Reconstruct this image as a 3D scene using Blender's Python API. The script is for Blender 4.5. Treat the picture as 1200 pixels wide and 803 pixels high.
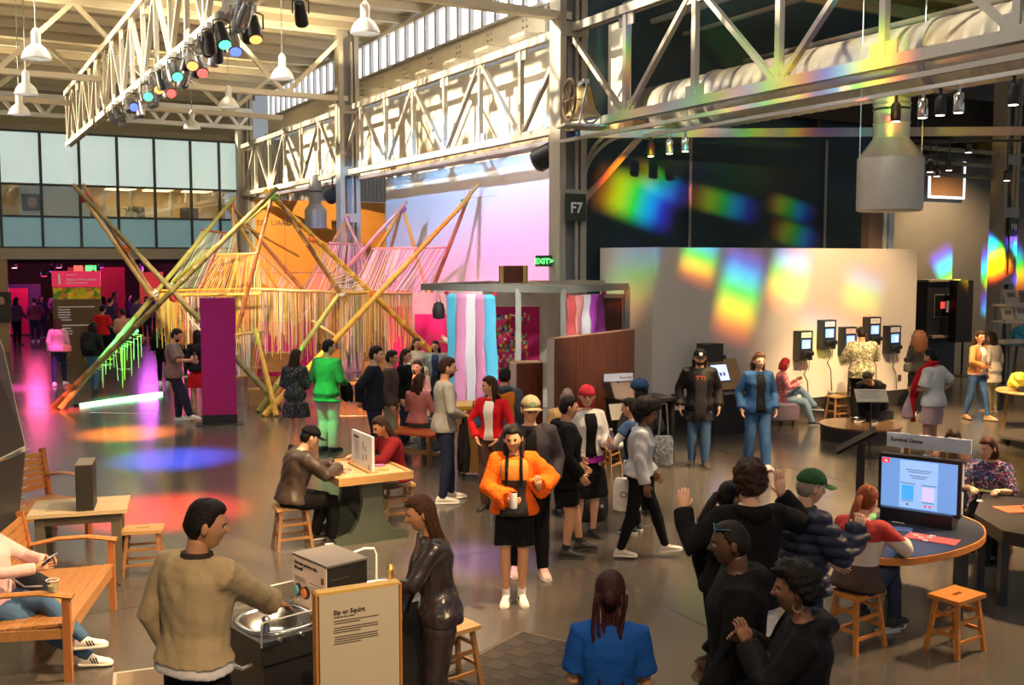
import bpy, math, random
from mathutils import Vector, Matrix, Euler
import numpy as np
PI = math.pi
def R(d): return math.radians(d)
random.seed(7)
for o in list(bpy.data.objects): bpy.data.objects.remove(o, do_unlink=True)
scene = bpy.context.scene
C = scene.collection

# ------------------------------------------------------------------ camera
CAMH, FPX, HOR = 3.1, 1200.0, 303.0
PITCH = math.atan((401.5 - HOR) / FPX)
cam_d = bpy.data.cameras.new('camera'); cam_d.sensor_width = 36.0
cam_d.lens = 36.0 * FPX / 1200.0; cam_d.clip_end = 300
cam = bpy.data.objects.new('camera', cam_d); C.objects.link(cam)
cam.location = (0, 0, CAMH); cam.rotation_euler = (PI/2 - PITCH, 0, 0)
scene.camera = cam

# ------------------------------------------------------------------ view
vs = scene.view_settings
vs.view_transform = 'Standard'; vs.look = 'None'; vs.gamma = 1.0; vs.use_curve_mapping = False
vs.exposure = 0.68

# ------------------------------------------------------------------ world
w = bpy.data.worlds.new('sky'); scene.world = w; w.use_nodes = True
bg = w.node_tree.nodes['Background']
bg.inputs['Color'].default_value = (0.90, 0.94, 1.0, 1); bg.inputs['Strength'].default_value = 0.21

def light(name, kind, loc, energy, color, target=None, **kw):
    d = bpy.data.lights.new(name, kind); d.energy = energy; d.color = color
    for k, v in kw.items(): setattr(d, k, v)
    o = bpy.data.objects.new(name, d); C.objects.link(o); o.location = loc
    if target is not None:
        o.rotation_euler = (Vector(target) - Vector(loc)).to_track_quat('-Z', 'Y').to_euler()
    return o

# building axes: u runs along the far facade, v runs away along the roof trusses; a post marked F7 is the origin
TH = R(29.5)
U = Vector((math.cos(TH), math.sin(TH), 0)); V = Vector((-math.sin(TH), math.cos(TH), 0))
F7 = Vector((1.0, 18.5, 0))
def B(a, b, z=0.0):
    p = F7 + U*a + V*b
    return Vector((p.x, p.y, z))
_cp, _sp = math.cos(PITCH), math.sin(PITCH)
def ray(px, py):
    x = (px - 600)/FPX; y = -(py - 401.5)/FPX
    return Vector((x, _cp + y*_sp, -_sp + y*_cp))
def G(px, py, z=0.0):            # where a sight line meets a level surface
    d = ray(px, py); t = (z - CAMH)/d.z
    return Vector((d.x*t, d.y*t, z))
def DD(px, py, y):               # a point on a sight line at a given distance
    d = ray(px, py); t = y/d.y
    return Vector((d.x*t, y, CAMH + d.z*t))

# low afternoon sun through the clerestory of the side wall, reaching only the upper trusses
sun = light('sun', 'SUN', (-20, -20, 20), 8.5, (1.0, 0.86, 0.62), angle=R(1.2))
_sd = Vector((0.92, 0.40, -0.085)); sun.rotation_euler = _sd.to_track_quat('-Z', 'Y').to_euler()
# overhead fill areas under the closed deck, standing in for roof skylights
for i, (a, b) in enumerate(((-4.0, -7.0), (-4.0, 3.0), (-13.0, 2.0))):
    p = B(a, b, 9.15)
    l = light('skylight_fill', 'AREA', p, 250, (1.0, 0.95, 0.87), target=(p.x, p.y, 0), shape='RECTANGLE', size=9.0, size_y=2.2)

# added fill strips, without fittings, aimed up to brighten the roof deck
for i, (a, b, L) in enumerate(((-3.0, 0.6, 5.5), (-3.0, 10.6, 5.5), (-10.0, 10.6, 6.0), (-10.0, 17.6, 6.0), (-3.0, 17.6, 5.0), (-3.0, 5.5, 5.0), (-9.5, 5.5, 5.0))):
    p = B(a, b, 8.25); l = light('deck_fill', 'AREA', p, 75, (1.0, 0.80, 0.48), target=(p.x, p.y, 12), shape='RECTANGLE', size=L, size_y=0.15)
    l.rotation_euler = (PI, 0, TH)
for (a, b) in ((6.0, -7.0), (5.0, -1.5)):
    p = B(a, b, 7.9); l = light('deck_fill', 'AREA', p, 60, (1.0, 0.80, 0.48), shape='RECTANGLE', size=5.0, size_y=0.15); l.rotation_euler = (PI, 0, TH)  # same added fill for the wing ceiling

# ------------------------------------------------------------------ materials
MATS = {}
def mat(name, col, rough=0.6, metal=0.0, var=0.12, scale=6.0, bump=0.0, bscale=40.0, emit=None, estr=0.0, spec=0.5, coat=0.0):
    if name in MATS: return MATS[name]
    m = bpy.data.materials.new(name); m.use_nodes = True; nt = m.node_tree; b = nt.nodes['Principled BSDF']
    b.inputs['Roughness'].default_value = rough; b.inputs['Metallic'].default_value = metal
    b.inputs['Specular IOR Level'].default_value = spec
    if coat: b.inputs['Coat Weight'].default_value = coat
    tc = nt.nodes.new('ShaderNodeTexCoord')
    n = nt.nodes.new('ShaderNodeTexNoise'); n.inputs['Scale'].default_value = scale; n.inputs['Detail'].default_value = 3
    nt.links.new(tc.outputs['Object'], n.inputs['Vector'])
    mx = nt.nodes.new('ShaderNodeMix'); mx.data_type = 'RGBA'
    c = Vector(col[:3])
    lo = [max(0, v*(1-var)) for v in c]; hi = [min(1, v*(1+var)) for v in c]
    mx.inputs['A'].default_value = (*lo, 1); mx.inputs['B'].default_value = (*hi, 1)
    nt.links.new(n.outputs['Fac'], mx.inputs['Factor'])
    nt.links.new(mx.outputs['Result'], b.inputs['Base Color'])
    if bump:
        n2 = nt.nodes.new('ShaderNodeTexNoise'); n2.inputs['Scale'].default_value = bscale; n2.inputs['Detail'].default_value = 4
        nt.links.new(tc.outputs['Object'], n2.inputs['Vector'])
        bp = nt.nodes.new('ShaderNodeBump'); bp.inputs['Strength'].default_value = bump; bp.inputs['Distance'].default_value = 0.02
        nt.links.new(n2.outputs['Fac'], bp.inputs['Height']); nt.links.new(bp.outputs['Normal'], b.inputs['Normal'])
    if emit:
        b.inputs['Emission Color'].default_value = (*emit, 1); b.inputs['Emission Strength'].default_value = estr
    MATS[name] = m
    return m
def wood(name, c1, c2, scale=3.0, axis='X', rough=0.45):
    if name in MATS: return MATS[name]
    m = bpy.data.materials.new(name); m.use_nodes = True; nt = m.node_tree; b = nt.nodes['Principled BSDF']
    b.inputs['Roughness'].default_value = rough
    tc = nt.nodes.new('ShaderNodeTexCoord'); mp = nt.nodes.new('ShaderNodeMapping')
    sc = {'X': (1, 12, 12), 'Y': (12, 1, 12), 'Z': (12, 12, 1)}[axis]; mp.inputs['Scale'].default_value = sc
    n = nt.nodes.new('ShaderNodeTexNoise'); n.inputs['Scale'].default_value = scale; n.inputs['Detail'].default_value = 5; n.inputs['Distortion'].default_value = 0.6
    cr = nt.nodes.new('ShaderNodeValToRGB')
    cr.color_ramp.elements[0].position = 0.3; cr.color_ramp.elements[1].position = 0.7
    cr.color_ramp.elements[0].color = (*c1, 1); cr.color_ramp.elements[1].color = (*c2, 1)
    nt.links.new(tc.outputs['Object'], mp.inputs['Vector']); nt.links.new(mp.outputs['Vector'], n.inputs['Vector'])
    nt.links.new(n.outputs['Fac'], cr.inputs['Fac']); nt.links.new(cr.outputs['Color'], b.inputs['Base Color'])
    MATS[name] = m
    return m
def glass(name, tint=(0.9, 0.95, 0.95), gloss=0.12):
    if name in MATS: return MATS[name]
    m = bpy.data.materials.new(name); m.use_nodes = True; nt = m.node_tree
    for n in list(nt.nodes):
        if n.type != 'OUTPUT_MATERIAL': nt.nodes.remove(n)
    t = nt.nodes.new('ShaderNodeBsdfTransparent'); t.inputs['Color'].default_value = (*tint, 1)
    g = nt.nodes.new('ShaderNodeBsdfGlossy'); g.inputs['Roughness'].default_value = 0.03
    mx = nt.nodes.new('ShaderNodeMixShader'); mx.inputs[0].default_value = gloss
    nt.links.new(t.outputs[0], mx.inputs[1]); nt.links.new(g.outputs[0], mx.inputs[2])
    nt.links.new(mx.outputs[0], nt.nodes['Material Output'].inputs[0])
    MATS[name] = m
    return m
def stripes(name, cols, axis, lo, hi, rough=0.8, bump=0.15):
    """bands of dyed colour across object coordinates"""
    m = bpy.data.materials.new(name); m.use_nodes = True; nt = m.node_tree; b = nt.nodes['Principled BSDF']
    b.inputs['Roughness'].default_value = rough
    tc = nt.nodes.new('ShaderNodeTexCoord'); sp = nt.nodes.new('ShaderNodeSeparateXYZ'); nt.links.new(tc.outputs['Object'], sp.inputs[0])
    mr = nt.nodes.new('ShaderNodeMapRange'); mr.inputs['From Min'].default_value = lo; mr.inputs['From Max'].default_value = hi
    nt.links.new(sp.outputs[axis], mr.inputs['Value'])
    cr = nt.nodes.new('ShaderNodeValToRGB'); cr.color_ramp.interpolation = 'CONSTANT'
    el = cr.color_ramp.elements
    while len(el) < len(cols): el.new(0.5)
    for i, c in enumerate(cols):
        if len(c) == 2: el[i].position = c[0]; cc = c[1]
        else: el[i].position = i/len(cols); cc = c
        el[i].color = (*cc, 1)
    nt.links.new(mr.outputs[0], cr.inputs[0]); nt.links.new(cr.outputs[0], b.inputs['Base Color'])
    MATS[name] = m
    return m
def patches(name, cols, scale=12.0, rough=0.8):
    """printed or dyed irregular patches of several colours"""
    if name in MATS: return MATS[name]
    m = bpy.data.materials.new(name); m.use_nodes = True; nt = m.node_tree; b = nt.nodes['Principled BSDF']
    b.inputs['Roughness'].default_value = rough
    tc = nt.nodes.new('ShaderNodeTexCoord'); v = nt.nodes.new('ShaderNodeTexVoronoi'); v.inputs['Scale'].default_value = scale
    nt.links.new(tc.outputs['Object'], v.inputs['Vector'])
    sp = nt.nodes.new('ShaderNodeSeparateColor'); nt.links.new(v.outputs['Color'], sp.inputs[0])
    cr = nt.nodes.new('ShaderNodeValToRGB'); cr.color_ramp.interpolation = 'CONSTANT'; el = cr.color_ramp.elements
    while len(el) < len(cols): el.new(0.5)
    for i, c in enumerate(cols): el[i].position = i/len(cols); el[i].color = (*c, 1)
    nt.links.new(sp.outputs[0], cr.inputs[0]); nt.links.new(cr.outputs[0], b.inputs['Base Color'])
    MATS[name] = m
    return m
def emitm(name, col, s):
    if name in MATS: return MATS[name]
    m = bpy.data.materials.new(name); m.use_nodes = True; b = m.node_tree.nodes['Principled BSDF']
    b.inputs['Base Color'].default_value = (*col, 1); b.inputs['Emission Color'].default_value = (*col, 1); b.inputs['Emission Strength'].default_value = s
    b.inputs['Roughness'].default_value = 0.4
    MATS[name] = m
    return m

STEEL = mat('painted_steel', (0.42, 0.385, 0.32), 0.5, 0.0, 0.12, 3, 0.15, 30)
CREAM = mat('cream_steel', (0.76, 0.69, 0.52), 0.55, 0.0, 0.1, 3, 0.1, 25)
GREYST = mat('grey_steel', (0.33, 0.33, 0.33), 0.45, 0.2, 0.15, 4, 0.1, 30)
WHITEM = mat('white_enamel', (0.82, 0.82, 0.80), 0.35, 0, 0.05, 3)
BLACKM = mat('black_metal', (0.02, 0.02, 0.022), 0.4, 0, 0.2, 5)
CHROME = mat('chrome', (0.75, 0.75, 0.75), 0.18, 1.0, 0.05, 5)
GALV = mat('galvanised_duct', (0.62, 0.58, 0.48), 0.38, 0.55, 0.12, 4, 0.08, 12)
MULL = mat('dark_mullion', (0.035, 0.045, 0.045), 0.4, 0, 0.1, 4)

# ------------------------------------------------------------------ mesh helpers
ROOTM = {}
class MB:
    def __init__(s): s.v = []; s.f = []; s.m = []; s.cur = 0
    def add(s, vs_, fs):
        o = len(s.v); s.v += [tuple(p) for p in vs_]
        for f in fs: s.f.append(tuple(i+o for i in f)); s.m.append(s.cur)
        return s
    def box(s, c, size, rot=None, rz=0.0):
        x, y, z = size[0]/2, size[1]/2, size[2]/2
        M = rot if rot is not None else Matrix.Rotation(rz, 3, 'Z')
        c = Vector(c)
        p = [c + M @ Vector((i*x, j*y, k*z)) for k in (-1, 1) for j in (-1, 1) for i in (-1, 1)]
        return s.add(p, [(0,2,3,1), (4,5,7,6), (0,1,5,4), (2,6,7,3), (0,4,6,2), (1,3,7,5)])
    def bar(s, p, q, wd, ht=None, up=(0, 0, 1)):
        ht = wd if ht is None else ht
        p = Vector(p); q = Vector(q); d = (q-p); L = d.length
        if L < 1e-6: return s
        d.normalize(); upv = Vector(up)
        if abs(d.dot(upv)) > 0.98: upv = Vector((0, 1, 0)) if abs(d.y) < 0.9 else Vector((1, 0, 0))
        sd = d.cross(upv).normalized(); un = sd.cross(d).normalized()
        M = Matrix((sd, d, un)).transposed()
        return s.box((p+q)/2, (wd, L, ht), M)
    def tube(s, pts, r, n=8, cap=True, ell=None, up=(0, 0, 1)):
        pts = [Vector(p) for p in pts]; k = len(pts)
        rr = r if isinstance(r, (list, tuple)) else [r]*k
        vs_ = []; prev = None
        for i in range(k):
            t = (pts[min(i+1, k-1)] - pts[max(i-1, 0)])
            if t.length < 1e-9: t = Vector((0, 0, 1))
            t.normalize()
            if prev is None:
                ref = Vector(up)
                if abs(t.dot(ref)) > 0.95: ref = Vector((0, 1, 0)) if abs(t.y) < 0.9 else Vector((1, 0, 0))
                a = (ref - t*ref.dot(t)).normalized()
            else:
                a = prev - t*prev.dot(t)
                a = a.normalized() if a.length > 1e-6 else prev
            prev = a; b = t.cross(a)
            ra, rb = (rr[i] if isinstance(rr[i], (tuple, list)) else (rr[i], rr[i]))
            for j in range(n):
                an = 2*PI*j/n
                vs_.append(pts[i] + a*(ra*math.cos(an)) + b*(rb*math.sin(an)))
        fs = []
        for i in range(k-1):
            for j in range(n):
                j2 = (j+1) % n
                fs.append((i*n+j, i*n+j2, (i+1)*n+j2, (i+1)*n+j))
        if cap:
            fs.append(tuple(reversed(range(n)))); fs.append(tuple((k-1)*n+j for j in range(n)))
        return s.add(vs_, fs)
    def cyl(s, p, q, r, n=12, r2=None): return s.tube([p, q], [r, r if r2 is None else r2], n)
    def lathe(s, c, prof, n=20, rx=1.0, ry=1.0, rot=None, cap=True):
        c = Vector(c); vs_ = []
        for (r, z) in prof:
            for j in range(n):
                a = 2*PI*j/n; p = Vector((r*rx*math.cos(a), r*ry*math.sin(a), z))
                vs_.append(c + (rot @ p if rot is not None else p))
        fs = []
        for i in range(len(prof)-1):
            for j in range(n):
                j2 = (j+1) % n; fs.append((i*n+j, i*n+j2, (i+1)*n+j2, (i+1)*n+j))
        if cap:
            fs.append(tuple(reversed(range(n)))); k = len(prof)-1; fs.append(tuple(k*n+j for j in range(n)))
        return s.add(vs_, fs)
    def prism(s, poly, z0, z1, M=None):
        n = len(poly); M = M or Matrix.Identity(4)
        vs_ = [M @ Vector((x, y, z0)) for x, y in poly] + [M @ Vector((x, y, z1)) for x, y in poly]
        fs = [tuple(reversed(range(n))), tuple(range(n, 2*n))] + [(i, (i+1) % n, n+(i+1) % n, n+i) for i in range(n)]
        return s.add(vs_, fs)
    def grid(s, fn, nu, nv):
        vs_ = [fn(i/(nu-1), j/(nv-1)) for j in range(nv) for i in range(nu)]
        fs = [(j*nu+i, j*nu+i+1, (j+1)*nu+i+1, (j+1)*nu+i) for j in range(nv-1) for i in range(nu-1)]
        return s.add(vs_, fs)
    def build(s, name, mats, parent=None, smooth=False, world=False, bevel=0.0):
        me = bpy.data.meshes.new(name)
        vv = s.v
        if world and parent is not None:
            top = parent
            while top.parent: top = top.parent
            if top.name in ROOTM:
                inv = ROOTM[top.name].inverted(); vv = [tuple(inv @ Vector(p)) for p in s.v]
        me.from_pydata(vv, [], s.f); me.update()
        ml = mats if isinstance(mats, (list, tuple)) else [mats]
        for m in ml: me.materials.append(m)
        if len(ml) > 1: me.polygons.foreach_set('material_index', s.m)
        if smooth:
            me.polygons.foreach_set('use_smooth', [True]*len(me.polygons))
            if smooth != 'all': me.set_sharp_from_angle(angle=R(40))
        o = bpy.data.objects.new(name, me); C.objects.link(o)
        if parent is not None: o.parent = parent
        if bevel:
            md = o.modifiers.new('bevel', 'BEVEL'); md.width = bevel; md.segments = 2; md.limit_method = 'ANGLE'
        return o
def tag(o, label=None, cat=None, group=None, kind=None):
    if label: o['label'] = label
    if cat: o['category'] = cat
    if group: o['group'] = group
    if kind: o['kind'] = kind
    return o
def thing(name, label, cat, loc=(0, 0, 0), rz=0.0, group=None, kind=None):
    o = bpy.data.objects.new(name, None); C.objects.link(o); o.empty_display_size = 0.1
    o.location = loc; o.rotation_euler = (0, 0, rz)
    ROOTM[o.name] = Matrix.Translation(Vector(loc)) @ Matrix.Rotation(rz, 4, 'Z')
    tag(o, label, cat, group, kind)
    return o
def struct(name, mb, m, smooth=False, label=None):
    o = mb.build(name, m, None, smooth); o['kind'] = 'structure'
    if label: o['label'] = label
    return o
def copy_tree(o, parent=None):
    c = o.copy(); C.objects.link(c); c.parent = parent
    for ch in list(o.children): copy_tree(ch, c)
    return c
def text(body, size, M, m, parent, name='lettering', align='LEFT', ext=0.002, bold=False):
    """printed lettering as thin mesh; M places x along the line, y up, z out of the surface"""
    cu = bpy.data.curves.new(name, 'FONT'); cu.body = body; cu.size = size; cu.align_x = align; cu.extrude = ext
    if bold: cu.offset = size*0.022
    cu.resolution_u = 2
    tmp = bpy.data.objects.new(name, cu); C.objects.link(tmp)
    bpy.context.view_layer.update()
    me = bpy.data.meshes.new_from_object(tmp.evaluated_get(bpy.context.evaluated_depsgraph_get()))
    bpy.data.objects.remove(tmp, do_unlink=True)
    me.transform(M); me.materials.clear(); me.materials.append(m)
    o = bpy.data.objects.new(name, me); C.objects.link(o); o.parent = parent
    return o
def frame(o, x, y):
    x = Vector(x).normalized(); y = Vector(y).normalized(); z = x.cross(y).normalized()
    return Matrix(((x.x, y.x, z.x, o[0]), (x.y, y.y, z.y, o[1]), (x.z, y.z, z.z, o[2]), (0, 0, 0, 1)))
# ================================================================== SHELL
def floor_mat():
    m = bpy.data.materials.new('polished_concrete'); m.use_nodes = True; nt = m.node_tree; b = nt.nodes['Principled BSDF']
    tc = nt.nodes.new('ShaderNodeTexCoord')
    n = nt.nodes.new('ShaderNodeTexNoise'); n.inputs['Scale'].default_value = 0.35; n.inputs['Detail'].default_value = 8; n.inputs['Roughness'].default_value = 0.65
    nt.links.new(tc.outputs['Object'], n.inputs['Vector'])
    cr = nt.nodes.new('ShaderNodeValToRGB'); e = cr.color_ramp.elements
    e[0].position = 0.3; e[0].color = (0.055, 0.048, 0.04, 1); e[1].position = 0.75; e[1].color = (0.125, 0.108, 0.088, 1)
    nt.links.new(n.outputs['Fac'], cr.inputs[0]); nt.links.new(cr.outputs[0], b.inputs['Base Color'])
    n2 = nt.nodes.new('ShaderNodeTexNoise'); n2.inputs['Scale'].default_value = 1.2; n2.inputs['Detail'].default_value = 5
    nt.links.new(tc.outputs['Object'], n2.inputs['Vector'])
    mr = nt.nodes.new('ShaderNodeMapRange'); mr.inputs['To Min'].default_value = 0.13; mr.inputs['To Max'].default_value = 0.30
    nt.links.new(n2.outputs['Fac'], mr.inputs['Value']); nt.links.new(mr.outputs[0], b.inputs['Roughness'])
    b.inputs['Specular IOR Level'].default_value = 0.75; b.inputs['Coat Weight'].default_value = 0.25; b.inputs['Coat Roughness'].default_value = 0.12
    return m
mb = MB(); mb.box((4, 20, -0.06), (110, 110, 0.12)); struct('floor', mb, floor_mat())
# saw cuts in the slab
CUT = mat('saw_cut', (0.055, 0.05, 0.042), 0.5)
for k, (p, q) in enumerate(((B(-12, -6.2), B(12, -6.2)), (B(-12, -11.7), B(12, -11.7)), (B(-4.4, -14), B(-4.4, 16)), (B(-10, -14), B(-10, 16)), (B(1.0, -14), B(1.0, -2)))):
    mb = MB(); mb.bar(Vector((p.x, p.y, 0.001)), Vector((q.x, q.y, 0.001)), 0.004, 0.003); struct('trim_%d' % (k+1), mb, CUT)

SLABM = mat('slab_edge', (0.36, 0.33, 0.26), 0.7, 0, 0.1, 1.5)
# ---- far facade -------------------------------------------------
FB = 22.2
def a_at(px):      # position along the facade line seen at a picture column
    k = (px-600)/FPX; p0 = B(0, FB)
    return (k*p0.y - p0.x)/(U.x - k*U.y)
MX = [-290, -240, -190, -140, -90, -42, 5, 53, 98, 142, 185, 227, 260, 291]
AX = [a_at(x) for x in MX]
ZR = [3.46, 4.50, 5.56, 7.30]
fac = thing('wall_far', None, None, B(0, FB), TH, kind='structure')
TOPG = mat('frosted_glass', (0.50, 0.66, 0.66), 0.16, 0, 0.12, 0.9, spec=0.7, emit=(0.62, 0.80, 0.76), estr=0.36)  # glow added to the upper panes to brighten them
LOWG = mat('teal_glass', (0.20, 0.35, 0.38), 0.12, 0, 0.12, 0.8, spec=0.8, emit=(0.22, 0.42, 0.46), estr=0.2)  # lower panes get a weaker added glow
CLR = glass('clear_pane', (0.92, 0.96, 0.96), 0.10)
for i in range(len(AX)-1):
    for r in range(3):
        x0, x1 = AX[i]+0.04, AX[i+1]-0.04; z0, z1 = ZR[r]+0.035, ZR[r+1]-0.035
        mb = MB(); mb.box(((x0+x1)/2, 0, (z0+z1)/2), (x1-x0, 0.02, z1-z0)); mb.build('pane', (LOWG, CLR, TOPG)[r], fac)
for a in AX:
    mb = MB(); mb.box((a, 0, (ZR[0]+ZR[3])/2), (0.09, 0.14, ZR[3]-ZR[0])); mb.build('mullion', MULL, fac)
for z in ZR:
    mb = MB(); mb.box(((AX[0]+AX[-1])/2, 0, z), (AX[-1]-AX[0], 0.13, 0.075)); mb.build('transom', MULL, fac)
mb = MB(); mb.box(((AX[0]+AX[-1])/2-0.1, 0.1, 3.26), (AX[-1]-AX[0], 0.5, 0.36)); mb.build('slab_edge', SLABM, fac)
mb = MB(); mb.box(((AX[0]+AX[-1])/2, 0.4, 7.46), (AX[-1]-AX[0], 0.5, 0.2)); mb.build('slab_edge', mat('upper_slab', (0.3, 0.26, 0.18), 0.7), fac)
PILL = mat('tan_plaster', (0.34, 0.25, 0.13), 0.75, 0, 0.1, 2)
mb = MB(); mb.box(((a_at(10)+a_at(-290))/2, 0.1, 1.54), (a_at(10)-a_at(-290), 0.4, 3.08)); struct('wall_left_pier', mb, PILL).matrix_world = ROOTM[fac.name]
# offices behind the clear band
OFF = mat('office_wall', (0.70, 0.55, 0.30), 0.8, 0, 0.1, 0.7)
off = thing('wall_office', None, None, B(0, FB), TH, kind='structure')
aw = AX[-1]-AX[0]; ac = (AX[0]+AX[-1])/2
mb = MB(); mb.box((ac, 3.2, 5.4), (aw, 0.1, 3.9)); mb.build('back_wall', OFF, off)
mb = MB(); mb.box((ac, 1.7, 3.48), (aw, 2.9, 0.08)); mb.build('office_floor', SLABM, off)
mb = MB(); mb.box((ac, 1.7, 5.66), (aw, 2.9, 0.06)); mb.build('office_ceiling', mat('office_ceiling', (0.8, 0.62, 0.34), 0.7), off)
for x in (-5.6, -3.9, -2.6, -1.2):
    mb = MB(); mb.box((x, 1.5, 5.60), (0.9, 1.6, 0.03)); mb.build('ceiling_panel', emitm('office_light', (1.0, 0.66, 0.25), 3.0), off)
for px, m_ in ((60, 'cabinet'), (120, 'dark'), (150, 'cabinet'), (175, 'dark'), (200, 'cabinet'), (240, 'dark')):
    x = a_at(px)
    mb = MB(); mb.box((x, 2.2, 4.55), (0.9 if m_ == 'cabinet' else 0.6, 0.4, 0.9)); mb.build('cupboard', mat('office_'+m_, (0.45, 0.42, 0.36) if m_ == 'cabinet' else (0.05, 0.05, 0.05), 0.6), off)
for px in (128, 160, 207):
    x = a_at(px)
    mb = MB(); mb.box((x, 0.5, 5.0), (0.06, 0.05, 1.0)); mb.build('window_frame', WHITEM, off)
mb = MB(); mb.box((a_at(70), 0.35, 5.05), (2.2, 0.05, 1.0)); mb.build('blind', mat('white_blind', (0.75, 0.76, 0.72), 0.7), off)
mb = MB(); mb.box((a_at(43), 0.28, 4.98), (0.62, 0.03, 0.55)); pf = mb.build('picture', mat('portrait_back', (0.06, 0.04, 0.03), 0.5), off)
mb = MB(); mb.lathe((a_at(43), 0.26, 4.98), [(0.0, -0.19), (0.10, -0.15), (0.15, 0), (0.12, 0.14), (0.0, 0.19)], 14, 1, 0.12); mb.build('face_print', mat('portrait_skin', (0.55, 0.30, 0.2), 0.6), off)
# planters on the sill
for px in (155, 162):
    mb = MB(); mb.lathe((a_at(px), 0.4, 4.52), [(0.05, 0), (0.08, 0.02), (0.10, 0.2), (0.03, 0.22)], 10); pp = mb.build('flower_pot', WHITEM, off)
    mb = MB()
    for k in range(14):
        an = random.uniform(0, 6.28); mb.tube([(a_at(px), 0.4, 4.7), (a_at(px)+0.08*math.cos(an), 0.4+0.08*math.sin(an), 4.85), (a_at(px)+0.17*math.cos(an), 0.4+0.17*math.sin(an), 4.86)], [0.01, 0.02, 0.004], 4)
    mb.build('leaf_cluster', mat('leaf', (0.10, 0.30, 0.06), 0.6), off)

# lobby under the offices
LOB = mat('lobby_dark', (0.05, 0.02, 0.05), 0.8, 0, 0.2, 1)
lob = thing('wall_lobby', None, None, B(0, FB), TH, kind='structure')
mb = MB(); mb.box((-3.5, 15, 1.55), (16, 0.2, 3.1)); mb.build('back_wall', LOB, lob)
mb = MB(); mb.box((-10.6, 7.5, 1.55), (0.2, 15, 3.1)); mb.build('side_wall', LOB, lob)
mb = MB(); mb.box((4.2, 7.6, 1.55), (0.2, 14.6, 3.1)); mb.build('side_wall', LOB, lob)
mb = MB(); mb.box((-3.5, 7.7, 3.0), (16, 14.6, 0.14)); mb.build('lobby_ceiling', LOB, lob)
for (x, y, wx, h, c) in ((a_at(118)+0.3, 9, 1.5, 2.4, (0.35, 0.01, 0.12)), (a_at(170), 12, 2.4, 2.7, (0.5, 0.01, 0.10)), (a_at(225)+0.4, 10, 1.0, 2.5, (0.6, 0.25, 0.05)), (a_at(45), 11, 2.0, 2.0, (0.12, 0.03, 0.3))):
    mb = MB(); mb.box((x, y, h/2), (wx, 0.12, h)); mb.build('display_panel', mat('lobby_panel_%.2f' % x, c, 0.6), lob)
for k in range(7):
    light('lobby_lamp', 'POINT', B(-8.5+2.0*k, FB+4+(k*2.7) % 7, 2.7), 95, ((0.75, 0.12, 0.9), (1, 0.08, 0.3), (1.0, 0.45, 0.15))[k % 3], shadow_soft_size=0.4)

# orange board wall right of the facade
ORW = mat('orange_board', (0.72, 0.27, 0.035), 0.6, 0, 0.25, 1.2)
orw = thing('wall_orange', None, None, B(0, FB), TH, kind='structure')
a0, a1 = a_at(293), a_at(441)+0.4
for k in range(4):
    x0 = a0 + (a1-a0)*k/4; x1 = a0 + (a1-a0)*(k+1)/4
    for z0, z1 in ((0.0, 2.55), (2.57, 5.28)):
        mb = MB(); mb.box(((x0+x1)/2, 0, (z0+z1)/2), (x1-x0-0.015, 0.1, z1-z0)); mb.build('board', ORW, orw)
INK = mat('ink', (0.03, 0.025, 0.02), 0.7)
for s_, px in (('BE', 305), ('UARD', 322), ('AND', 337), ('RM', 357), ('MEZZ', 392)):
    text(s_, 0.29, frame((a_at(px)-0.1, -0.06, 4.32), (1, 0, 0), (0, 0, 1)), INK, orw)
CORR = mat('corrugated_grey', (0.42, 0.41, 0.37), 0.5, 0.2, 0.1, 2)
mb = MB(); n = 70
prof = []
for k in range(n+1):
    x = a0 + (a1+0.3-a0)*k/n; y = 0.03*(1 if k % 2 else -1); prof.append((x, y))
mb.add([Vector((x, y+0.05, 5.3)) for x, y in prof] + [Vector((x, y+0.05, 7.5)) for x, y in prof], [(i, i+1, n+2+i, n+1+i) for i in range(n)])
mb.build('corrugated_sheet', CORR, orw)

# ---- screen wall and upper wall along the truss line, clerestory over it
SCR = mat('white_screen', (0.83, 0.83, 0.84), 0.85, 0, 0.02, 1)
mb = MB(); p = [B(1.5, 1.0), B(1.5, 11.9)]
mb.bar(Vector((p[0].x, p[0].y, 2.7)), Vector((p[1].x, p[1].y, 2.7)), 0.12, 5.4); struct('wall_screen', mb, SCR)
mb = MB(); mb.bar(B(1.42, -0.2, 5.52), B(1.42, 11.9, 5.52), 0.3, 0.22); struct('trim_6', mb, mat('tan_trim', (0.45, 0.28, 0.12), 0.6))
mb = MB(); mb.bar(B(1.6, 0.4, 6.6), B(1.6, FB-0.3, 6.6), 0.12, 1.95); struct('wall_upper', mb, mat('cream_plaster', (0.80, 0.74, 0.60), 0.8, 0, 0.08, 0.8))
gir = thing('steel_girder', 'deep riveted cream girder running under the clerestory windows', 'girder', B(1.0, 0), TH)
def alongV(mb, a, b0, b1, z, wd, ht): return mb.bar((a, b0, z), (a, b1, z), wd, ht)
alongV(MB(), 0, 2.4, FB-0.3, 7.9, 0.06, 0.6).build('web', CREAM, gir)
alongV(MB(), 0, 2.4, FB-0.3, 8.19, 0.3, 0.05).build('flange', STEEL, gir)
alongV(MB(), 0, 2.4, FB-0.3, 7.61, 0.3, 0.05).build('flange', STEEL, gir)
for k in range(8):
    mb = MB(); b = 2.6 + k*1.55; mb.box((-0.32, b, 7.52), (0.5, 0.6, 0.14)); mb.build('bracket', CREAM, gir)
    for i in range(2):
        for j in range(3): MB().cyl((-0.03, b+0.5+i*0.16, 7.77+j*0.13), (-0.06, b+0.5+i*0.16, 7.77+j*0.13), 0.025, 6).build('rivet', STEEL, gir)
cl = thing('window_1', None, None, B(1.0, 0), TH, kind='structure')
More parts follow.
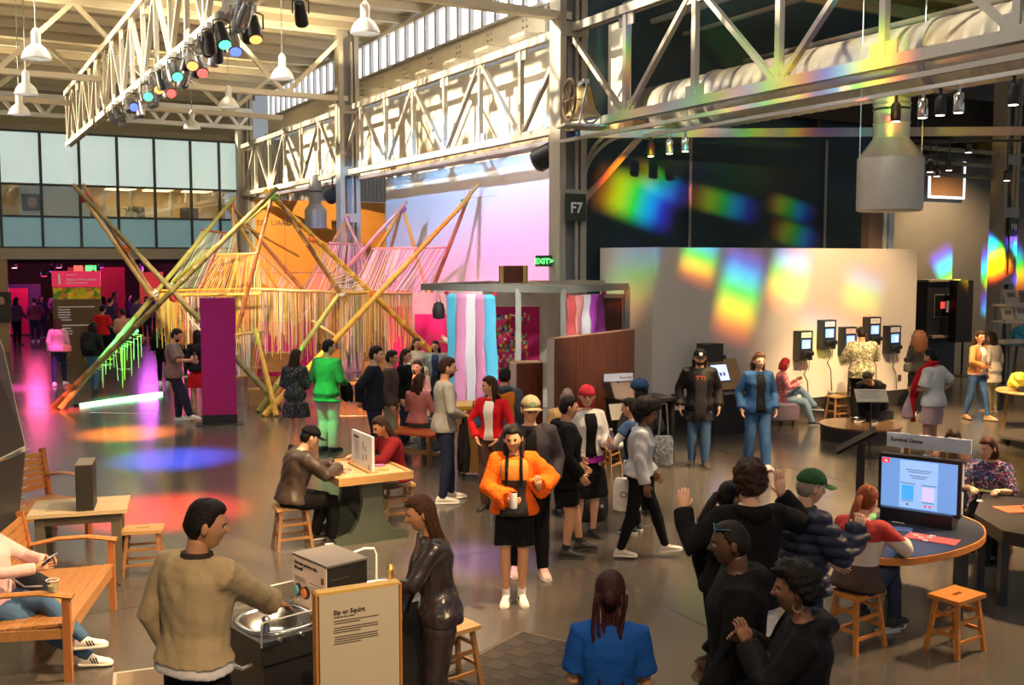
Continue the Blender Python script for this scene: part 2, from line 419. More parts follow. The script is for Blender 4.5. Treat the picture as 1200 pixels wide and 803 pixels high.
SKYP = emitm('daylight_pane', (0.95, 0.97, 1.0), 1.6)
nb = 36
for k in range(nb):
    b0 = 0.2 + k*0.61; mb = MB(); mb.box((0.06, b0+0.305, 8.68), (0.02, 0.52, 0.86)); mb.build('pane', SKYP, cl)
    mb = MB(); mb.box((0.0, b0, 8.68), (0.1, 0.09, 0.95)); mb.build('mullion', GREYST, cl)
mb = MB(); mb.box((0.0, FB/2, 9.16), (0.14, FB, 0.12)); mb.build('head_rail', STEEL, cl)

# ---- columns ------------------------------------------------------
def column(a, b, h, label, w_=0.52):
    t = thing('steel_column', label, 'column', B(a, b), TH, group=None)
    for s_ in (-1, 1):
        mb = MB(); mb.box((s_*w_/2, 0, h/2), (0.05, 0.36, h)); mb.box((s_*(w_/2-0.05), 0.17, h/2), (0.1, 0.03, h)); mb.box((s_*(w_/2-0.05), -0.17, h/2), (0.1, 0.03, h)); mb.build('channel', STEEL, t)
    mb = MB(); mb.box((0, 0.02, h/2), (w_-0.06, 0.04, h)); mb.build('web_plate', GREYST, t)
    for z in (2.6, 4.2, 5.45, 7.1):
        if z < h:
            mb = MB(); mb.box((0, -0.19, z), (w_+0.06, 0.03, 0.24)); mb.build('batten_plate', STEEL, t)
    mb = MB(); mb.cyl((0.08, -0.16, 0.05), (0.08, -0.16, h-0.3), 0.035, 8); mb.build('conduit', STEEL, t)
    mb = MB(); mb.box((0, 0, 0.03), (w_+0.2, 0.55, 0.06)); mb.build('base_plate', GREYST, t)
    return t
cF7 = column(0, 0, 9.2, 'tall built-up steel column carrying the F7 sign')
cB = column(0, 11.1, 9.2, 'steel column between the orange wall and the projection screen')
column(0.1, FB-0.25, 9.2, 'far steel column at the end of the glass facade')
cF8 = column(12.6, 0.2, 9.0, 'steel column carrying the small F8 sign')
DKG = mat('sign_green', (0.03, 0.045, 0.025), 0.5)
SWHITE = mat('sign_white', (0.85, 0.85, 0.85), 0.6)
for col, z, s_, wd in ((cF7, 4.0, 'F7', 0.42), (cF8, 3.85, 'F8', 0.36)):
    # facing the camera side of the post
    mb = MB(); mb.box((0, -0.26, z), (wd, 0.04, wd*1.15)); sg = mb.build('sign_plate', DKG, col)
    text(s_, wd*0.62, frame((0, -0.285, z-wd*0.22), (1, 0, 0), (0, 0, 1)), SWHITE, sg, 'lettering', 'CENTER', bold=True)
# curved knee brackets on F7
for k, (yy, sx) in enumerate(((-0.1, 1.1), (-0.1, 0.72))):
    mb = MB(); pts = []
    for i in range(9):
        t_ = i/8*PI/2; pts.append((0.24+ sx*(1-math.cos(t_)), yy, 4.3 + 1.05*math.sin(t_)))
    mb.tube(pts, [(0.05, 0.03)]*9, 6); mb.build('curved_bracket', STEEL, cF7)
mb = MB(); mb.bar((0.25, -0.15, 4.15), (1.5, -0.15, 5.35), 0.09); mb.build('knee_brace', mat('rust_primer', (0.42, 0.27, 0.18), 0.6), cF7)

# ---- trusses --------------------------------------------------------
def truss_v(name, label, a, b0, b1, zb, zt, pan, mbot=STEEL, web=0.09, bs=None):
    t = thing(name, label, 'truss', B(a, 0), TH)
    for y_ in (-0.06, 0.06):
        alongV(MB(), y_, b0, b1, zb, 0.05, 0.14).build('bottom_chord', mbot, t)
        alongV(MB(), y_, b0, b1, zt, 0.05, 0.14).build('top_chord', mbot, t)
    if bs is None: n_ = int(round((b1-b0)/pan)); bs = [b0 + (b1-b0)*k/n_ for k in range(n_+1)]
    n_ = len(bs)-1
    for k in range(n_+1):
        b = bs[k]
        MB().bar((0, b, zb), (0, b, zt), web, web, up=(1, 0, 0)).build('vertical_strut', mbot, t)
        if k < n_:
            b2 = bs[k+1]
            if k % 2: MB().bar((0, b, zb), (0, b2, zt), web, web*0.8).build('diagonal_strut', mbot, t)
            else: MB().bar((0, b, zt), (0, b2, zb), web, web*0.8).build('diagonal_strut', mbot, t)
            for zz in (zt-0.1, zb+0.1):
                mb = MB(); mb.box((0, b, zz), (0.03, 0.4, 0.3)); mb.build('gusset_plate', mbot, t)
    return t
T1 = truss_v('roof_truss', 'long cream steel truss running along the column line past the F7 post', 0, -13.92, FB-0.4, 5.42, 7.12, 1.48, bs=[-13.92+1.74*k for k in range(8)] + [(FB-0.4)*k/13 for k in range(14)])
alongV(MB(), -0.25, -13, 0, 5.15, 0.06, 0.06).build('lamp_rail', STEEL, T1)
alongV(MB(), 0.35, 0.2, FB-0.5, 5.28, 0.25, 0.09).build('cable_tray', mat('lilac_grey', (0.42, 0.40, 0.46), 0.5), T1)
T2 = truss_v('roof_truss', 'cream steel truss with the row of coloured stage lights', -6.25, -6, 18.0, 6.5, 8.0, 1.25, CREAM, 0.08)
def truss_u(b, a0_, a1_, zb, zt, pitch, label, mt=CREAM):
    t = thing('roof_truss', label, 'truss', B(0, b), TH)
    for y_ in (-0.08, 0.08): MB().bar((a0_, y_, zb), (a1_, y_, zb), 0.06, 0.13).build('bottom_chord', mt, t)
    MB().bar((a0_, 0, zt), (a1_, 0, zt), 0.14, 0.14).build('top_chord', mt, t)
    x = a1_; k = 0
    while x - pitch/2 > a0_:
        MB().bar((x, 0, zt if k % 2 == 0 else zb), (x-pitch/2, 0, zb if k % 2 == 0 else zt), 0.11, 0.11).build('diagonal_strut', mt, t)
        x -= pitch/2; k += 1
    return t
truss_u(0, -20, 0, 7.35, 9.15, 3.4, 'cream roof truss springing from the F7 post across the hall')
truss_u(11.1, -20, 0, 7.4, 9.15, 3.4, 'cream roof truss springing from the post beside the orange wall')
truss_u(FB-0.9, -14, 0.2, 7.75, 8.35, 0.9, 'light zigzag truss just in front of the glass facade top', WHITEM)
truss_u(17, -14, 0, 7.6, 9.15, 3.4, 'cream roof truss between the stage light rig and the glass facade')

# roof deck and purlins
roof = thing('ceiling', None, None, B(0, 0), TH, kind='structure')
ROOFM = mat('roof_deck', (0.46, 0.40, 0.28), 0.65, 0, 0.2, 0.8)
mb = MB(); mb.box((-10.3, 7, 9.45), (23, 42, 0.1)); mb.build('deck', ROOFM, roof)
PUR = mat('purlin', (0.55, 0.48, 0.34), 0.6, 0, 0.15, 1)
for k in range(26):
    b = -8 + k*1.35; mb = MB(); mb.bar((-21, b, 9.30), (1.2, b, 9.30), 0.10, 0.2); mb.build('purlin', PUR, roof)
for a in (-3.1, -9.5, -13, -17):
    mb = MB(); mb.bar((a, -8, 9.12), (a, 27, 9.12), 0.14, 0.2); mb.build('rafter', PUR, roof)
mb = MB(); mb.box((-10, 28.2, 8.2), (24, 0.2, 2.4)); mb.build('end_wall', mat('end_wall', (0.40, 0.34, 0.2), 0.8), roof)
# unseen side wall of the hall with a clerestory, sills set to block the sun
sw = thing('wall_side', None, None, B(-22, 0), TH, kind='structure')
mb = MB(); mb.box((0, 14.6, 3.6), (0.3, 27, 7.2)); mb.build('wall_panel', mat('side_plaster', (0.6, 0.56, 0.48), 0.8), sw)
mb = MB(); mb.box((0, -11.4, 4.1), (0.3, 25, 8.2)); mb.build('wall_panel', mat('side_plaster', (0.6, 0.56, 0.48), 0.8), sw)
for k in range(34):
    mb = MB(); mb.box((0, -23+k*1.5, 8.2), (0.12, 0.12, 2.2)); mb.build('mullion', GREYST, sw)

# ---- wing beyond the truss line (right) --------------------------------
NAVY = mat('navy_wall', (0.025, 0.055, 0.07), 0.7, 0, 0.2, 1.5)
mb = MB(); mb.bar(B(0.5, 1.05, 4.45), B(9.2, 1.05, 4.45), 0.12, 8.9); struct('wall_dark', mb, NAVY)
GREYW = mat('grey_wall', (0.20, 0.19, 0.17), 0.7, 0, 0.12, 1.5, 0.1, 8)
mb = MB(); mb.bar(B(7.6, 3.4, 4.45), B(24, 3.4, 4.45), 0.12, 8.9); struct('wall_back', mb, GREYW)
for k, z in enumerate((1.3, 2.35, 4.6)):
    mb = MB(); mb.bar(B(8.3, 3.31, z), B(13, 3.31, z), 0.03, 0.04); struct('trim_%d' % (7+k), mb, mat('dark_joint', (0.05, 0.05, 0.05), 0.7))
mb = MB(); mb.prism([(1.3, -18), (24, -18), (24, 6), (1.3, 6)], 8.9, 9.0); wr = mb.build('ceiling_wing', mat('wing_deck', (0.30, 0.22, 0.12), 0.75, 0, 0.2, 0.8)); wr.matrix_world = Matrix.Translation(F7) @ Matrix.Rotation(TH, 4, 'Z'); wr['kind'] = 'structure'
wj = thing('ceiling_joists', None, None, B(0, 0), TH, kind='structure')
for k in range(14):
    mb = MB(); mb.bar((1.4, -15+k*1.45, 8.75), (23, -15+k*1.45, 8.75), 0.12, 0.28); mb.build('joist', mat('joist', (0.40, 0.30, 0.17), 0.7), wj)
# lower dark mezzanine soffit in the wing
mz = thing('ceiling_mezzanine', None, None, B(0, 0), TH, kind='structure')
DK = mat('dark_soffit', (0.03, 0.026, 0.022), 0.8)
mb = MB(); mb.box((13.5, 2.2, 6.15), (17, 2.6, 0.1)); mb.build('soffit', DK, mz)
mb = MB(); mb.bar((6.2, 0.7, 6.5), (22, 0.7, 6.5), 0.1, 0.8); mb.build('fascia', DK, mz)
for k in range(6):
    mb = MB(); mb.bar((7+k*2.2, 0.8, 6.0), (7+k*2.2, 3.3, 6.0), 0.1, 0.2); mb.build('beam', mat('brown_beam', (0.10, 0.07, 0.05), 0.7), mz)
PIPEM = mat('grey_pipe', (0.36, 0.34, 0.30), 0.5, 0.3)
for k, (a, z, r) in enumerate(((1.9, 8.0, 0.05), (2.6, 7.75, 0.07), (3.4, 7.6, 0.05), (5.0, 7.2, 0.06), (6.0, 6.9, 0.05))):
    mb = MB(); mb.cyl((a, -14, z), (a, 2.0, z), r, 8); mb.build('pipe', PIPEM, mz)
for k, (b, z) in enumerate(((0.2, 5.6), (0.45, 5.05), (0.3, 5.3))):
    mb = MB(); mb.cyl((8.0, b, z), (16, b, z), 0.05, 8); mb.build('pipe', PIPEM, mz)

# free-standing exhibit wall
WW = mat('warm_white_wall', (0.76, 0.70, 0.62), 0.7, 0, 0.04, 1)
mb = MB(); mb.prism([(1.2, -0.95), (8.15, -0.95), (8.15, -0.7), (1.45, -0.7), (1.45, 0.72), (1.2, 0.72)], 0.0, 3.3); ew = mb.build('wall_exhibit', WW); ew.matrix_world = Matrix.Translation(F7) @ Matrix.Rotation(TH, 4, 'Z'); ew['kind'] = 'structure'
mb = MB(); mb.bar((1.19, -0.97, 0.17), (8.16, -0.97, 0.17), 0.04, 0.34); bb = mb.build('baseboard_exhibit', mat('dark_base', (0.03, 0.028, 0.025), 0.6)); bb.matrix_world = Matrix.Translation(F7) @ Matrix.Rotation(TH, 4, 'Z'); bb['kind'] = 'structure'
# ================================================================== STAGE LIGHTS, PRISM LIGHT, DUCTS, HANGING THINGS
def gobo(name, src, target, half_w, half_h, roll, energy, ramp, soft=0.35):
    """projector lamp whose beam is split into colour bands (a prism or a graded gel)"""
    src = Vector(src); target = Vector(target); D = (target-src).length
    tw, th = half_w/D, half_h/D
    ang = 2*math.atan(1.15*math.hypot(tw, th))
    o = light(name, 'SPOT', src, energy, (1, 1, 1), target=target, spot_size=ang, spot_blend=0.3, shadow_soft_size=0.015)
    o.rotation_euler = ((target-src).to_track_quat('-Z', 'Y').to_matrix() @ Matrix.Rotation(R(roll), 3, 'Z')).to_euler()
    l = o.data; l.use_nodes = True; nt = l.node_tree; em = nt.nodes['Emission']
    tc = nt.nodes.new('ShaderNodeTexCoord'); sp = nt.nodes.new('ShaderNodeSeparateXYZ'); nt.links.new(tc.outputs['Normal'], sp.inputs[0])
    def math_(op, a, b):
        n = nt.nodes.new('ShaderNodeMath'); n.operation = op
        for i, v in enumerate((a, b)):
            if v is None: continue
            if isinstance(v, (int, float)): n.inputs[i].default_value = v
            else: nt.links.new(v, n.inputs[i])
        return n.outputs[0]
    az = math_('ABSOLUTE', sp.outputs['Z'], None)
    x = math_('DIVIDE', math_('DIVIDE', sp.outputs['X'], az), tw)
    y = math_('DIVIDE', math_('DIVIDE', sp.outputs['Y'], az), th)
    cr = nt.nodes.new('ShaderNodeValToRGB'); el = cr.color_ramp.elements
    while len(el) < len(ramp): el.new(0.5)
    for i, (p, c) in enumerate(ramp): el[i].position = p; el[i].color = (*c, 1)
    yy = math_('ADD', math_('MULTIPLY', y, 0.5), 0.5); nt.links.new(yy, cr.inputs[0])
    def mask(v):
        mr = nt.nodes.new('ShaderNodeMapRange'); mr.interpolation_type = 'SMOOTHSTEP'
        mr.inputs['From Min'].default_value = 1.0; mr.inputs['From Max'].default_value = 1.0-soft
        nt.links.new(math_('ABSOLUTE', v, None), mr.inputs['Value']); return mr.outputs[0]
    st = math_('MULTIPLY', mask(x), mask(y))
    nt.links.new(cr.outputs[0], em.inputs['Color']); nt.links.new(st, em.inputs['Strength'])
    return o
SPEC = [(0.0, (1.0, 0.02, 0.01)), (0.2, (1.0, 0.25, 0.0)), (0.36, (0.95, 0.8, 0.0)), (0.52, (0.05, 0.9, 0.05)), (0.68, (0.0, 0.5, 0.9)), (0.82, (0.06, 0.08, 1.0)), (1.0, (0.4, 0.03, 0.8))]
PR = B(-3.6, -8.5, 5.0)      # prisms hang in the sunlight below the trusses
def onwall(px, py, b):      # point on a wall parallel to the facade at building depth b
    k = ray(px, py); o_ = Vector((0, 0, CAMH)); n = V
    t = (B(0, b).dot(n) - o_.dot(n))/k.dot(n); return o_ + k*t
EW, DW, GW = -0.95, 1.0, 3.33
for (px, py, wall, hw, hh, roll, en) in (
        (866, 345, EW, 0.5, 1.05, -10, 2600), (924, 325, EW, 0.45, 0.85, -10, 2600), (1010, 345, EW, 0.45, 0.7, -10, 1900),
        (820, 302, EW, 0.45, 0.6, -12, 1700), (745, 315, EW, 0.5, 1.0, -15, 700), (960, 400, EW, 0.6, 0.8, -8, 900),
        (742, 232, DW, 0.6, 1.0, 255, 14400), (772, 214, DW, 0.35, 0.8, 245, 6000), (845, 238, DW, 0.35, 0.9, 260, 6000), (925, 244, DW, 0.3, 0.6, 255, 5400), (930, 275, DW, 0.35, 0.6, 255, 5400),
        (1115, 322, GW, 0.55, 0.95, 35, 34000), (1163, 322, GW, 0.5, 0.95, 35, 34000), (1168, 364, GW, 0.5, 0.75, 60, 22000), (1192, 312, GW, 0.4, 0.9, 20, 22000)):
    gobo('prism_beam', PR if wall != GW else B(5.0, -8.0, 4.6), onwall(px, py, wall), hw, hh, roll, en*2.6, SPEC, 0.7)
for (px, py, y, hw, hh, roll, en) in ((715, 143, 17.6, 0.35, 0.7, 80, 3000), (826, 122, 15.0, 0.4, 0.8, 80, 2200), (905, 100, 13.6, 0.6, 0.6, 80, 2200), (1010, 70, 12.2, 0.6, 0.7, 80, 2000), (890, 40, 13.8, 0.3, 0.9, 10, 1800), (1000, 25, 12.4, 0.3, 0.9, 10, 1800), (725, 60, 17.6, 0.2, 0.8, 0, 2600), (745, 157, 18.2, 0.25, 0.6, 85, 1500), (810, 157, 18.2, 0.25, 0.5, 85, 1200), (925, 157, 18.2, 0.25, 0.5, 85, 1500)):
    gobo('prism_beam', PR + Vector((0.6, 0, 0.15)), DD(px, py, y), hw, hh, roll, en*0.5, SPEC, 0.7)
gobo('prism_beam', PR, DD(1050, 138, 15.3), 0.14, 0.3, 0, 1600, [(0.0, (1.0, 0.03, 0.0)), (1.0, (1.0, 0.2, 0.08))], 0.4)
# graded blue-to-pink projection on the screen wall
gobo('screen_projector', B(-6.0, 3.0, 7.6), B(1.4, 6.6, 3.4), 6.4, 2.6, 0, 3000,
     [(0.0, (1.0, 0.10, 0.42)), (0.40, (1.0, 0.20, 0.58)), (0.66, (0.40, 0.50, 1.0)), (1.0, (0.08, 0.52, 1.0))], 0.12)
gobo('orange_wash', B(-2.0, 14.0, 6.3), B(2.8, FB, 3.6), 2.9, 2.2, 0, 3600, [(0, (1, 0.75, 0.45)), (1, (1, 0.75, 0.45))], 0.3)

# pools of coloured light on the floor, thrown from the rig on the truss
GEL = {'blue': (0.03, 0.08, 1.0), 'red': (1.0, 0.03, 0.02), 'green': (0.03, 1.0, 0.25), 'orange': (1.0, 0.22, 0.02), 'magenta': (1.0, 0.05, 0.6), 'purple': (0.6, 0.25, 1.0)}
LENS = {k: emitm('lens_'+k, tuple(0.04+0.96*x for x in v), 2.2) for k, v in GEL.items()}
LENS['off'] = mat('dark_lens', (0.25, 0.25, 0.27), 0.15, 0.3)
def stage_light(loc, aim, label, gel=None, s=1.0, body=BLACKM, group=None):
    loc = Vector(loc); t = thing('stage_light', label, 'stage light', loc, 0, group)
    d = (Vector(aim)-loc).normalized(); M = d.to_track_quat('Z', 'Y').to_matrix()
    mb = MB(); mb.lathe(Vector((0, 0, -0.28*s)) - d*0.18*s, [(0.03*s, -0.02*s), (0.075*s, 0.0), (0.085*s, 0.12*s), (0.10*s, 0.2*s), (0.105*s, 0.36*s), (0.09*s, 0.37*s)], 12, rot=M, cap=True)
    can = mb.build('can', body, t, True)
    mb = MB(); mb.lathe(Vector((0, 0, -0.28*s)) + d*0.16*s, [(0.088*s, 0.035*s), (0.086*s, 0.045*s), (0.0, 0.055*s)], 12, rot=M); mb.build('lens', LENS[gel] if gel else LENS['off'], can)
    sd = d.cross(Vector((0, 0, 1)))
    sd = sd.normalized() if sd.length > 0.05 else Vector((1, 0, 0))
    mb = MB(); z0 = Vector((0, 0, -0.28*s)); e = 0.125*s
    mb.tube([z0+sd*e, Vector((0, 0, -0.09*s))+sd*e, Vector((0, 0, -0.05*s)), Vector((0, 0, -0.09*s))-sd*e, z0-sd*e], 0.013*s, 6); mb.build('yoke', body, t)
    mb = MB(); mb.box((0, 0, -0.01*s), (0.07*s, 0.07*s, 0.1*s)); mb.build('clamp', GREYST, t)
    return t
rig = [(-2.4, None), (-1.8, 'orange'), (-1.2, 'green'), (-0.8, 'blue'), (-0.5, None), (0.2, None), (0.7, 'orange'), (1.3, 'red'), (1.9, 'green'), (2.5, None), (3.1, None), (3.8, 'red'), (4.4, 'green'), (5.2, None), (6.0, 'blue'), (6.8, None), (7.8, None), (9.0, None), (-2.1, None), (-1.5, None), (-0.2, None), (0.45, None), (1.0, None), (1.6, None), (2.2, None), (2.8, None), (3.45, 'orange'), (4.1, None), (4.8, None), (5.6, None), (6.4, None), (7.3, None), (8.4, None)]
aims = {'blue': [(205, 535), (215, 555)], 'red': [(75, 486), (200, 600)], 'green': [(140, 467), (400, 515), (400, 515)], 'orange': [(150, 512), (400, 478)]}
used = {}
for k, (b, g) in enumerate(rig):
    p = B(-6.25 + (0.14 if k % 2 else -0.14), b, 6.42)
    if g:
        i = used.get(g, 0); used[g] = i+1; tg = G(330 + 60*(k % 3), 640)
    else: tg = G(random.uniform(60, 420), random.uniform(450, 560))
    stage_light(p, tg, ('stage light with a glowing %s lens on the lighting truss' % g) if g else ('unlit black stage light clamped under the lighting truss' if k % 3 else 'unlit chrome stage light clamped under the lighting truss'), g, 0.95 if g else 0.85, BLACKM if k % 3 else mat('chrome_can', (0.5, 0.5, 0.52), 0.25, 0.9), 'stage lights on the lighting truss')
for (px, py, g, en, sz) in ((205, 538, 'blue', 2600, 9), (190, 600, 'red', 2100, 10), (150, 508, 'orange', 2600, 8), (150, 468, 'green', 1500, 7), (62, 482, 'red', 1300, 6), (415, 480, 'orange', 1500, 8), (408, 524, 'green', 200, 4), (372, 470, 'green', 420, 4), (20, 455, 'magenta', 1100, 9), (552, 655, 'purple', 330, 6), (480, 500, 'orange', 900, 6), (330, 430, 'magenta', 700, 10)):
    tg = G(px, py); k = (tg - B(-6.25, 0)).dot(V); src = B(-6.95, min(max(k-2, -4), 9), 6.15)
    light('gel_spot', 'SPOT', src, en*11, GEL[g], target=tg, spot_size=R(sz*2.2), spot_blend=1.0, shadow_soft_size=0.12)
stage_light(DD(352, -6, 13), G(420, 500), 'single black stage light hanging apart near the roof', None, 0.8)
stage_light(B(0.2, 0.75, 5.5) + Vector((0, 0, 0.2)), B(-6, 9, 1), 'long black theatre spotlight on the truss left of the F7 post', None, 2.2)
stage_light(B(-0.1, 11.6, 5.5), B(-5, 20, 1), 'black theatre spotlight on the truss beside the far column', None, 2.0)
# warm track lamps over the right-hand floor
track = thing('track_rail', 'white lamp track with black track lights under the right-hand truss', 'lamp track', B(0.55, -6), TH)
MB().bar((0, -3.2, 5.15), (0, 4.5, 5.15), 0.05, 0.05).build('rail', WHITEM, track)
for k, (b, m_) in enumerate(((-8.7, 'c'), (-8.3, 'k'), (-7.6, 'c'), (-7.35, 'k'), (-7.1, 'c'), (-6.7, 'k'), (-9.3, 'c'), (-9.7, 'k'), (-2.6, 'c'), (-2.2, 'c'), (-1.7, 'k'))):
    p = B(0.55, b+0.0, 5.12)
    t = thing('track_light', 'small %s track light hanging from the lamp rail' % ('silver' if m_ == 'c' else 'black'), 'track light', p, TH, 'track lights on the right-hand rail')
    bm_ = CHROME if m_ == 'c' else BLACKM
    mb = MB(); mb.cyl((0, 0, 0), (0, 0, -0.1), 0.02, 8); mb.build('stem', bm_, t)
    mb = MB(); mb.lathe((0, 0, -0.32), [(0.055, 0), (0.062, 0.02), (0.062, 0.2), (0.04, 0.23)], 12); c_ = mb.build('head', bm_, t, True)
    mb = MB(); mb.lathe((0, 0, -0.325), [(0.05, 0.0), (0.05, 0.006)], 12); mb.build('lens', emitm('warm_lens', (1.0, 0.8, 0.5), 6), c_)
for k, (src, tg, en, sz) in enumerate(((B(0.5, -8.6, 5.0), G(1010, 640), 900, 52), (B(0.5, -7.0, 5.0), G(900, 560), 700, 50), (B(3.5, -5, 5.6), G(1060, 500), 900, 55), (B(6.5, -3.5, 5.6), G(1150, 500), 900, 55), (B(0.5, -4.4, 5.0), G(820, 560), 550, 50), (B(4.6, -4.6, 5.6), onwall(1000, 400, EW), 430, 60), (B(13.5, 0.9, 5.7), B(14.5, 3.3, 1.4), 260, 110), (B(0.5, -10.5, 5.0), G(1120, 770), 700, 50), (B(-4.5, -9.5, 6.4), G(310, 720), 1300, 46), (B(-7, -12.5, 6.4), G(90, 720), 600, 40), (B(-6.2, -6.5, 6.4), G(400, 600), 700, 38), (B(-2.5, -7.5, 6.4), G(620, 640), 400, 40), (B(-9.5, -15.5, 6.0), G(300, 760), 330, 52), (B(-8.5, -15.5, 6.0), G(800, 800), 120, 56))):  # last two are added fill spots from behind the camera
    light('track_and_fill_beam', 'SPOT', src, en*2.3, (1.0, 0.66, 0.34), target=tg, spot_size=R(sz), spot_blend=0.7, shadow_soft_size=0.08)
hr = thing('track_rail', 'dark lamp rail under the mezzanine with glowing halogen spots', 'lamp track', DD(1070, 165, 22.5), 0)
MB().bar((0, 0, 0), (2.4, 0, 0), 0.05, 0.05).build('rail', BLACKM, hr)
for x in (0.1, 2.3): MB().cyl((x, 0, 0), (x, 0, 9.0-5.7), 0.012, 6).build('hanger_rod', BLACKM, hr)
for k, (px, py) in enumerate(((1135, 172), (1090, 195), (1098, 200), (1112, 193), (1180, 205))):
    p = DD(px, py, 22.5)
    t = thing('track_light', 'small glowing halogen spot under the dark mezzanine', 'track light', p, 0, 'halogen spots under the dark mezzanine')
    mb = MB(); mb.lathe((0, 0, 0), [(0.07, -0.12), (0.07, 0.06), (0.03, 0.1)], 10); c_ = mb.build('head', BLACKM, t)
    mb = MB(); mb.lathe((0, 0, -0.13), [(0.06, 0.0), (0.06, 0.008)], 10); mb.build('lens', emitm('warm_lens', (1, .8, .5), 6), c_)
    mb = MB(); mb.cyl((0, 0, 0.1), (0, 0, max(0.12, 5.68-p.z)), 0.015, 6); mb.build('stem', BLACKM, t)

# hi-bay pendants
def pendant(px, py, wpx, label):
    d = 0.50*1200/wpx; p = DD(px, py, d)
    t = thing('pendant_lamp', label, 'pendant lamp', p, 0, 'hi-bay pendant lamps')
    mb = MB(); mb.lathe((0, 0, 0), [(0.25, 0.0), (0.245, 0.03), (0.215, 0.12), (0.16, 0.2), (0.10, 0.25), (0.085, 0.26)], 24, cap=False)
    sh = mb.build('shade', WHITEM, t, True); md = sh.modifiers.new('s', 'SOLIDIFY'); md.thickness = 0.006
    mb = MB(); mb.lathe((0, 0, 0.25), [(0.085, 0), (0.08, 0.05), (0.08, 0.22), (0.05, 0.27), (0.02, 0.3)], 16); mb.build('ballast_housing', WHITEM, t, True)
    mb = MB(); mb.cyl((0, 0, 0.54), (0, 0, max(0.6, 9.28-p.z)), 0.012, 6); mb.build('cord', GREYST, t)
    mb = MB(); mb.lathe((0, 0, 0.06), [(0.01, 0), (0.06, 0.03), (0.07, 0.1), (0.03, 0.2)], 12); mb.build('bulb', emitm('hi_bay_bulb', (1, 0.93, 0.8), 3.0), t, True)
for a_ in ((43, 70, 33, 'white hi-bay pendant lamp near the roof brace apex'), (428, 40, 34, 'large white hi-bay pendant lamp beside the clerestory windows'), (331, 93, 27, 'white hi-bay pendant lamp hanging right of the stage lights'), (31, 111, 26, 'white hi-bay pendant lamp hanging over the upper offices'), (23, 135, 24, 'white hi-bay pendant lamp just above the glass facade'), (268, 126, 23, 'white hi-bay pendant lamp right of the lighting truss end'), (225, 151, 19, 'small white hi-bay pendant lamp in front of the frosted glass'), (11, 168, 14, 'smallest white hi-bay pendant lamp against the frosted glass')):
    pendant(*a_)

# ventilation ducts
dm = thing('spiral_duct', 'large round galvanised spiral duct behind the truss', 'duct', B(2.5, 0, 5.95), TH)
mb = MB(); prof = []; b = -14.0
pts, rr = [], []
while b < 0.9:
    for db, r_ in ((0, 0.50), (0.20, 0.50), (0.215, 0.507), (0.235, 0.507)): pts.append((0, b+db, 0)); rr.append(r_)
    b += 0.25
mb.tube(pts, rr, 28); mb.build('duct_run', GALV, dm, True)
for b in (-1.2, -5.9, -9.5):
    mb = MB(); mb.tube([(0, b, 0), (0, b+0.1, 0)], 0.535, 28); mb.build('flange_ring', GREYST, dm)
dd = thing('duct_diffuser', 'drum-shaped duct outlet hanging from the big spiral duct', 'air diffuser', B(2.5, -4.98, 0), 0)
mb = MB(); mb.lathe((0, 0, 0), [(0.26, 4.86), (0.26, 5.08), (0.27, 5.085), (0.27, 5.1), (0.26, 5.105), (0.26, 5.4), (0.26, 5.9)], 24); mb.build('neck', GALV, dd, True)
for z in (5.28, 5.36): MB().lathe((0, 0, z), [(0.262, 0), (0.275, 0.005), (0.275, 0.03), (0.262, 0.035)], 24).build('collar', BLACKM if z < 5.3 else GREYST, dd)
mb = MB(); mb.lathe((0, 0, 0), [(0.475, 4.58), (0.26, 4.87)], 28, cap=False); mb.build('cone', GALV, dd, True)
mb = MB(); mb.lathe((0, 0, 0), [(0.44, 3.80), (0.475, 3.82), (0.475, 4.57), (0.46, 4.6)], 28); mb.build('drum', mat('drum_grey', (0.62, 0.58, 0.50), 0.45, 0.2), dd, True)
for s_ in (-1, 1): MB().cyl((0.46*s_, 0, 4.5), (0.46*s_, 0, 8.7), 0.008, 6).build('hanger_cable', WHITEM, dd)
for c_ in list(dd.children):
    c_.parent = dm; c_.matrix_local = ROOTM[dm.name].inverted() @ ROOTM[dd.name]
bpy.data.objects.remove(dd, do_unlink=True)
dm['label'] = 'large round galvanised spiral duct with a hanging drum outlet behind the truss'
gd = thing('duct_diffuser', 'grey duct outlet hanging in front of the orange wall', 'air diffuser', DD(370, 268, 30.2), 0)
mb = MB(); mb.lathe((0, 0, 0), [(0.29, 0), (0.32, 0.01), (0.32, 0.52), (0.30, 0.57), (0.18, 0.72)], 24); mb.build('drum', GREYST, gd, True)
mb = MB(); mb.lathe((0, 0, 0.7), [(0.18, 0), (0.18, 0.85)], 20); mb.build('neck', GREYST, gd, True)
mb = MB(); mb.lathe((0, 0, 1.05), [(0.185, 0), (0.195, 0.005), (0.195, 0.04), (0.185, 0.045)], 20); mb.build('collar', BLACKM, gd)
hb = thing('steel_tie_bar', 'long straight pale tie bar crossing the dark wall right of the F7 post', 'tie bar', (1.2, 18.2, 5.28), 0)
MB().bar((0, 0, 0), (10.5, 0.15, 0.08), 0.08, 0.15).build('bar', STEEL, hb)
for px in (808, 966):
    p = onwall(px, 290, DW-0.1)
    t = thing('conduit_pipe', 'thin pale conduit dropping in front of the dark navy wall', 'pipe', (p.x, p.y, p.z-0.25), 0, 'conduits on the navy wall')
    mb = MB(); mb.tube([(0.13, 0, 0), (0.13, 0, 0.12), (0.09, 0, 0.16), (0.0, 0, 0.18), (0, 0, 0.24), (0, 0, 2.6)], 0.03, 8); mb.build('pipe', PIPEM, t)
    MB().tube([(0.02, 0, 0.18), (0.10, 0, 0.18)], 0.04, 8).build('elbow_fitting', PIPEM, t)
